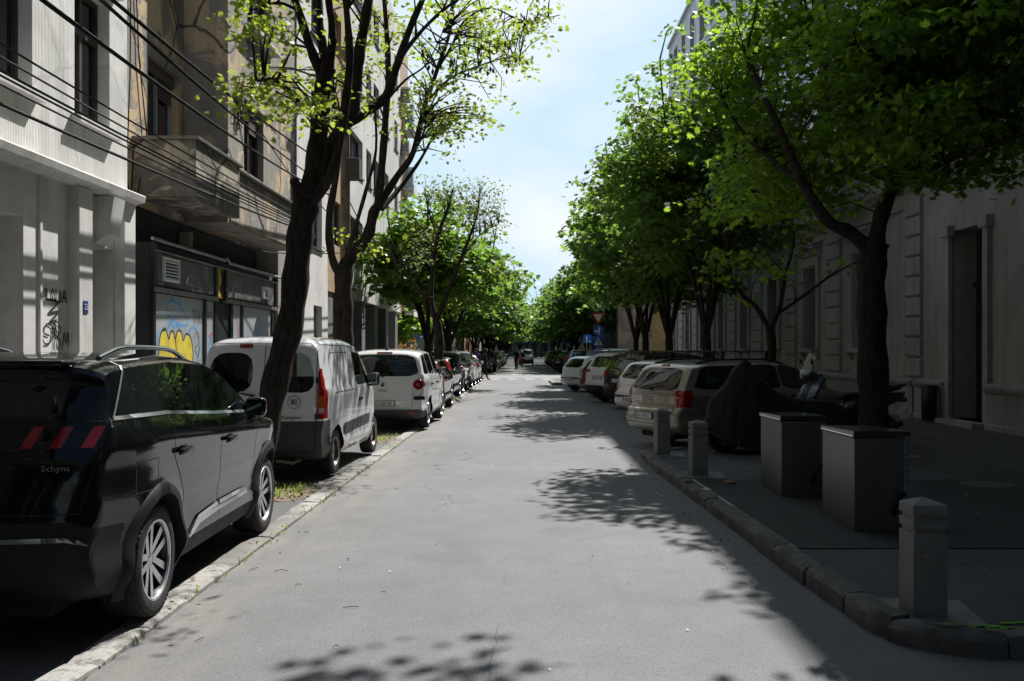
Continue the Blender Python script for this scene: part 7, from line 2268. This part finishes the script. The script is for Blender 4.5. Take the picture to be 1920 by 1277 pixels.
simple_sign(-5.35, 49.9, 2.28, 'arrow', 'blue one-way arrow sign pointing to the side street')
simple_sign(3.95, 60.5, 2.3, 'park', 'blue plate with a white stroke, half hidden behind the sign post')
simple_sign(6.15, 46.8, 2.40, 'noentry', 'red no-entry disc seen beside the shaded facade').rotation_euler = (0, 0, R(-62))
simple_sign(4.0, 88, 2.1, 'cross', 'distant blue crossing square under the trees')

# ------------------------------------------------------------------ people
SKIN = mat('skin', (0.38,0.22,0.15), 0.5)
def person(label, loc, rz, J, R_, mats, extra=None, name='person'):
    """J: joint positions; R_: radii; one continuous skinned body"""
    root = empty(name, loc, rz, label, 'person')
    keys = list(J.keys()); idx = {k: i for i, k in enumerate(keys)}
    E = [('pelvis','waist'),('waist','chest'),('chest','neck'),('neck','chin'),('chin','crown'),
         ('chest','shl'),('shl','ell'),('ell','wrl'),('wrl','hal'),('chest','shr'),('shr','elr'),('elr','wrr'),('wrr','har'),
         ('pelvis','hpl'),('hpl','knl'),('knl','anl'),('anl','tol'),('pelvis','hpr'),('hpr','knr'),('knr','anr'),('anr','tor')]
    me = bpy.data.meshes.new('body')
    me.from_pydata([J[k] for k in keys], [(idx[a], idx[b]) for a, b in E], [])
    o = link('body', me, root)
    sk = o.modifiers.new('skin', 'SKIN'); 
    for k in keys:
        me.skin_vertices[0].data[idx[k]].radius = R_.get(k, (0.05,0.05))
    me.skin_vertices[0].data[idx['pelvis']].use_root = True
    sb = o.modifiers.new('sub', 'SUBSURF'); sb.levels = 2; sb.render_levels = 2
    dg = bpy.context.evaluated_depsgraph_get()
    ev = bpy.data.meshes.new_from_object(o.evaluated_get(dg))
    o.modifiers.clear()
    ev.materials.clear()
    for m in mats: ev.materials.append(m)
    hz = J['chin'][2]-0.03; wz = J['waist'][2]-0.02; kz = J['anl'][2]
    mi = []
    for p in ev.polygons:
        c = p.center
        if c.z > hz: k = 0
        elif min((c-Vector(J['hal'])).length, (c-Vector(J['har'])).length) < 0.075: k = 0
        elif c.z > wz: k = 1
        elif min((c-Vector(J['tol'])).length, (c-Vector(J['tor'])).length) < 0.13: k = 3
        else: k = 2
        if min((c-Vector(J[k2])).length for k2 in ('ell','wrl','elr','wrr')) < 0.09 and c.z < wz: k = 1
        mi.append(k)
    ev.polygons.foreach_set('material_index', np.array(mi, dtype=np.int32)); smooth(ev, 80)
    o.data = ev
    # hair
    h = Vector(J['crown'])
    mb = MB(); mb.lathe([(0.0,0.10),(0.06,0.085),(0.095,0.04),(0.102,-0.02),(0.09,-0.06)], 14, 'z', Matrix.Translation(h+Vector((0,-0.015,-0.015))))
    mb.build('hair', extra or mat('dark_hair', (0.02,0.015,0.012), 0.8), root, 60)
    return root
RAD = {'pelvis':(0.15,0.12),'waist':(0.14,0.11),'chest':(0.17,0.12),'neck':(0.065,0.065),'chin':(0.075,0.08),'crown':(0.085,0.095),
       'shl':(0.075,0.075),'shr':(0.075,0.075),'ell':(0.05,0.05),'elr':(0.05,0.05),'wrl':(0.035,0.035),'wrr':(0.035,0.035),'hal':(0.04,0.025),'har':(0.04,0.025),
       'hpl':(0.10,0.10),'hpr':(0.10,0.10),'knl':(0.065,0.065),'knr':(0.065,0.065),'anl':(0.045,0.045),'anr':(0.045,0.045),'tol':(0.045,0.035),'tor':(0.045,0.035)}
def stand(dx=0.0, stride=0.0, lean=0.0, s=1.0, arm=0.0):
    J = {'pelvis':(0,0,0.95),'waist':(0,lean*0.3,1.10),'chest':(0,lean*0.7,1.33),'neck':(0,lean,1.50),'chin':(0,lean*1.2+0.02,1.60),'crown':(0,lean*1.3+0.02,1.70),
         'shl':(-0.19,lean*0.8,1.42),'shr':(0.19,lean*0.8,1.42),'ell':(-0.25,lean*0.6-arm,1.14),'elr':(0.25,lean*0.6+arm,1.14),'wrl':(-0.24,lean*0.8+0.08,0.93),'wrr':(0.24,lean*0.8+0.14+arm,0.95),
         'hal':(-0.24,lean*0.8+0.11,0.85),'har':(0.24,lean*0.8+0.20+arm,0.88),
         'hpl':(-0.09,0,0.90),'hpr':(0.09,0,0.90),'knl':(-0.10,0.04+stride*0.55,0.50),'knr':(0.10,0.04-stride*0.35,0.50),'anl':(-0.10,stride,0.09),'anr':(0.10,-stride,0.11),
         'tol':(-0.11,stride+0.17,0.045),'tor':(0.11,-stride+0.15,0.05)}
    return {k: (v[0]*s, v[1]*s, v[2]*s) for k, v in J.items()}
CLK = mat('black_cloth', (0.010,0.010,0.011), 0.9, var=0.2, vs=4); CLN = mat('navy_cloth', (0.012,0.018,0.06), 0.85); CLJ = mat('jeans', (0.03,0.04,0.07), 0.9); SHO = mat('dark_shoe', (0.012,0.012,0.012), 0.5)
pw = person('person in a long black hooded coat striding across the road past the parked cars', (-2.35, 52.0, 0.0), R(-70), stand(stride=0.30, lean=0.10, s=1.0, arm=0.08), dict(RAD, chest=(0.2,0.16), waist=(0.19,0.15), pelvis=(0.19,0.15)), [CLK, CLK, CLK, SHO], CLK)
mb = MB(); mb.lathe([(0.17,1.38),(0.23,1.1),(0.26,0.85),(0.27,0.66),(0.255,0.665),(0.22,0.9)], 16, 'z', Matrix.Translation((0,0.03,0))); mb.build('coat_skirt', CLK, pw, 60)
person('person in a navy jacket standing on the kerb by the crossing', (-2.85, 54.5, 0.0), R(20), stand(lean=0.02, s=1.0), RAD, [SKIN, CLN, CLK, SHO])
person('grey-haired person seen behind the angle-parked cars', (5.6, 51.5, 0.0), R(100), stand(stride=0.15, s=1.0), RAD, [SKIN, mat('grey_shirt', (0.16,0.17,0.19), 0.9), CLJ, SHO], mat('grey_hair', (0.35,0.33,0.30), 0.8))
def bike(label, loc, rz):
    root = empty('bicycle', loc, rz, label, 'bicycle')
    mb = MB()
    for a, b in (((0,-0.25,0.28),(0,-0.08,0.80)),((0,-0.25,0.28),(0,0.38,0.72)),((0,-0.08,0.78),(0,0.36,0.80)),((0,0.34,0.86),(0,0.52,0.34)),((0,-0.25,0.28),(0,-0.52,0.34)),((0,-0.08,0.78),(0,-0.52,0.34))):
        mb.tube([a, b], 0.016, 6)
    mb.build('frame', SBK, root)
    for y in (-0.52, 0.52):
        mb = MB(); mb.lathe([(0.31,-0.02),(0.34,-0.015),(0.34,0.015),(0.31,0.02)], 28, 'x', Matrix.Translation((0,y,0.34)), closed=True)
        for k in range(10):
            a = math.pi*2*k/10; mb.tube([(0,y,0.34),(0,y+0.31*math.cos(a),0.34+0.31*math.sin(a))], 0.003, 3)
        mb.build('wheel', RUBBER, root)
    mb = MB(); mb.tube([(-0.28,0.30,1.0),(0,0.36,1.02),(0.28,0.30,1.0)], 0.014, 6); mb.tube([(0,0.34,0.84),(0,0.36,1.02)], 0.014, 6); mb.build('handlebar', SBK, root)
    mb = MB(); mb.bevbox(-0.07,0.07,-0.22,0.06,0.88,0.93,0.02); mb.build('saddle', BLACKP, root, 60)
    return root
def rider(s=1.0, hz=0.95):
    return {'pelvis':(0,-0.08,hz),'waist':(0,-0.02,hz+0.15),'chest':(0,0.08,hz+0.37),'neck':(0,0.14,hz+0.53),'chin':(0,0.18,hz+0.62),'crown':(0,0.18,hz+0.72),
            'shl':(-0.19,0.10,hz+0.45),'shr':(0.19,0.10,hz+0.45),'ell':(-0.27,0.22,hz+0.24),'elr':(0.27,0.22,hz+0.24),'wrl':(-0.26,0.30,hz+0.10),'wrr':(0.26,0.30,hz+0.10),'hal':(-0.25,0.33,hz+0.07),'har':(0.25,0.33,hz+0.07),
            'hpl':(-0.10,-0.06,hz-0.04),'hpr':(0.10,-0.06,hz-0.04),'knl':(-0.12,0.28,hz-0.26),'knr':(0.12,0.14,hz-0.42),'anl':(-0.11,-0.08,hz-0.55),'anr':(0.11,-0.14,hz-0.80),'tol':(-0.11,0.06,hz-0.58),'tor':(0.11,0.0,hz-0.84)}
bike('dark bicycle ridden down the middle of the street', (-0.72, 79, 0), R(175))
person('person in dark clothes riding the bicycle down the street', (-0.72, 79, 0.0), R(175), rider(hz=0.97), RAD, [SKIN, CLK, CLK, SHO])
mr = empty('motor_scooter', (-0.30, 96, 0), R(180), 'red scooter coming up the street beside the cyclist', 'scooter')
mb = MB(); mb.bevbox(-0.16,0.16,0.42,0.56,0.30,0.95,0.06); mb.bevbox(-0.16,0.16,-0.75,0.05,0.40,0.70,0.08); mb.bevbox(-0.14,0.14,0.0,0.45,0.26,0.34,0.03); mb.build('body', paint('scooter_red', (0.45,0.02,0.015), 0, 0.3, 0.1), mr, 60)
for y in (-0.62, 0.62):
    mb = MB(); mb.lathe([(0.14,-0.05),(0.25,-0.04),(0.25,0.04),(0.14,0.05)], 20, 'x', Matrix.Translation((0,y,0.25)), closed=True); mb.build('wheel', RUBBER, mr)
mb = MB(); mb.tube([(-0.34,0.30,1.02),(0,0.42,1.04),(0.34,0.30,1.02)], 0.02, 6); mb.build('handlebar', SBK, mr)
mb = MB(); mb.bevbox(-0.08,0.08,0.545,0.60,0.80,0.92,0.02); mb.build('headlight', TAILCLR, mr)
person('helmeted person riding the red scooter', (-0.30, 96, 0.0), R(180), rider(hz=0.82), RAD, [SWH, CLK, CLK, SHO], SWH)
# bag by the kerb
mb = MB(); mb.bevbox(-0.17,0.17,-0.12,0.12,0.0,0.5,0.05); mb.tube([(-0.1,0,0.48),(-0.08,0,0.62),(0.08,0,0.62),(0.1,0,0.48)], 0.012, 6)
o = mb.build('shopping_bag', mat('mustard_bag', (0.40,0.27,0.06), 0.7), None, 60); o.location = (-2.55, 52.6, 0.0); tag(o, 'mustard shopping bag on the ground beside the walking person', 'bag')

# ------------------------------------------------------------------ small things on the ground
def lump(name, loc, s, m, label, seed, cat):
    rr = random.Random(seed); bm = bmesh.new(); bmesh.ops.create_icosphere(bm, subdivisions=3, radius=1)
    for v in bm.verts:
        k = 1+0.16*math.sin(v.co.x*3+seed)+0.12*math.sin(v.co.y*5+seed*2)+0.08*math.sin(v.co.z*7)
        v.co = Vector((v.co.x*s[0]*k, v.co.y*s[1]*k, max(v.co.z, -0.5)*s[2]*k+s[2]*0.5))
    me = bpy.data.meshes.new(name); bm.to_mesh(me); bm.free(); me.materials.append(m); smooth(me, 60)
    o = link(name, me); o.location = loc; return tag(o, label, cat)
lump('bread_crust', (2.40,10.95,0.108), (0.070,0.045,0.025), mat('bread', (0.26,0.14,0.06), 0.9, var=0.3, vs=20), 'torn bread crust lying on the dark plate', 3, 'bread')
lump('stone_chip', (1.90,10.9,0.125), (0.045,0.05,0.022), mat('brown_chip', (0.14,0.08,0.05), 0.9), 'brown clod on the kerb stones near the middle bollard', 5, 'clod')
lump('paper_scrap', (1.99,10.35,0.115), (0.055,0.06,0.018), mat('scrap_white', (0.55,0.53,0.47), 0.8), 'crumpled white scrap on the kerb beside the steel strip', 7, 'scrap')
rl = np.random.default_rng(77)
def litter(name, regions, n, size, m, seed, tm=DIA):
    P = []
    for k in range(n):
        x0, x1, y0, y1, z = regions[rl.integers(len(regions))]
        P.append((rl.uniform(x0, x1), rl.uniform(y0, y1), z+0.008))
    P = np.array(P); nr = np.array([0,0,1.0])+rl.normal(size=P.shape)*0.35
    o = link(name, leaf_mesh(name, P, rl.uniform(*size, len(P)), nr, tm, m, seed)); return tag(o, kind='stuff')
litter('fallen_leaves', [(-2.25,-1.95,4,47,0),(-2.5,-2.2,4,47,0.035),(1.5,1.82,7,14.6,0)], 420, (0.012,0.035), mat('dry_leaf', (0.24,0.16,0.07), 0.9, var=0.4, vs=30), 1)
litter('fallen_leaves', [(-3.5,-2.4,10.2,11.6,0.03),(-3.6,-2.35,16.6,18.3,0.03),(-3.3,-2.0,28.2,29.9,0.03)], 900, (0.015,0.045), mat('dry_leaf', (0.24,0.16,0.07)), 2)
litter('fallen_petals', [(-1.9,1.9,4.3,40,0),(2.2,5.0,5,14,0.10)], 170, (0.010,0.026), mat('petal_white', (0.5,0.48,0.44), 0.8), 3)
mbw = MB(); rr = random.Random(5)
for k in range(26):
    x, y = rr.uniform(-2.1,-0.6), rr.uniform(4.6,16); a = rr.uniform(0,3.1); l = rr.uniform(0.03,0.11)
    mbw.tube([(x,y,0.004),(x+l*0.5*math.cos(a),y+l*0.5*math.sin(a),0.012),(x+l*math.cos(a+0.3),y+l*math.sin(a+0.3),0.004)], 0.0022, 4)
tag(mbw.build('fallen_twigs', BARK), kind='stuff')
# grass tuft under the sparse maple and weeds by the pits
def grass(name, regs, n, h, m, seed):
    rg = np.random.default_rng(seed); vs = []; fs = []
    for k in range(n):
        x0, x1, y0, y1, z = regs[rg.integers(len(regs))]
        x, y = rg.uniform(x0, x1), rg.uniform(y0, y1); a = rg.uniform(0, 6.28); hh = h*rg.uniform(0.5, 1.2); w = 0.006+0.006*rg.uniform(); b = rg.normal()*0.4*hh; c = rg.normal()*0.4*hh
        i = len(vs); vs += [(x-w*math.cos(a), y-w*math.sin(a), z), (x+w*math.cos(a), y+w*math.sin(a), z), (x+b*0.4+w*.7, y+c*0.4, z+hh*0.6), (x+b, y+c, z+hh)]
        fs += [(i, i+1, i+2), (i, i+2, i+3)]
    mb = MB(); mb.add(vs, fs); return tag(mb.build(name, m), kind='stuff')
GRS = leaf_mat('grass_blade', (0.08,0.14,0.03), (0.30,0.45,0.06))
grass('grass', [(-3.1,-2.3,28.3,30.0,0.02)], 1500, 0.16, GRS, 1)
grass('grass', [(-3.3,-2.5,10.4,11.4,0.03),(-3.4,-2.45,16.9,18.0,0.02),(-2.26,-2.18,5,28,0.0)], 520, 0.06, GRS, 2)
# lime spray marks on the kerb corner
SPG = mat('lime_spray', (0.09,0.27,0.02), 0.9, var=0.8, vs=18)
mb = MB(); cg = lambda z: (lambda p: (p.x, p.y, z))
for L in ([(2.12,5.34),(2.2,5.40),(2.3,5.36)], [(2.45,5.26),(2.6,5.30),(2.8,5.24),(3.0,5.30),(3.2,5.26)], [(2.7,5.34),(2.9,5.36),(3.1,5.32)], [(2.35,5.30),(2.42,5.28)]):
    stroke(mb, [Vector(p) for p in L], 0.03, cg(0.1085))
for L in ([(2.30,5.19),(2.34,5.22),(2.38,5.19)], [(2.5,5.12),(2.56,5.15),(2.62,5.12),(2.56,5.10),(2.5,5.12)], [(2.75,5.12),(2.9,5.13)], [(3.0,5.12),(3.1,5.14),(3.2,5.11)]):
    stroke(mb, [Vector(p) for p in L], 0.02, cg(0.145))
tag(mb.build('lime_spray_marks', SPG), kind='structure')
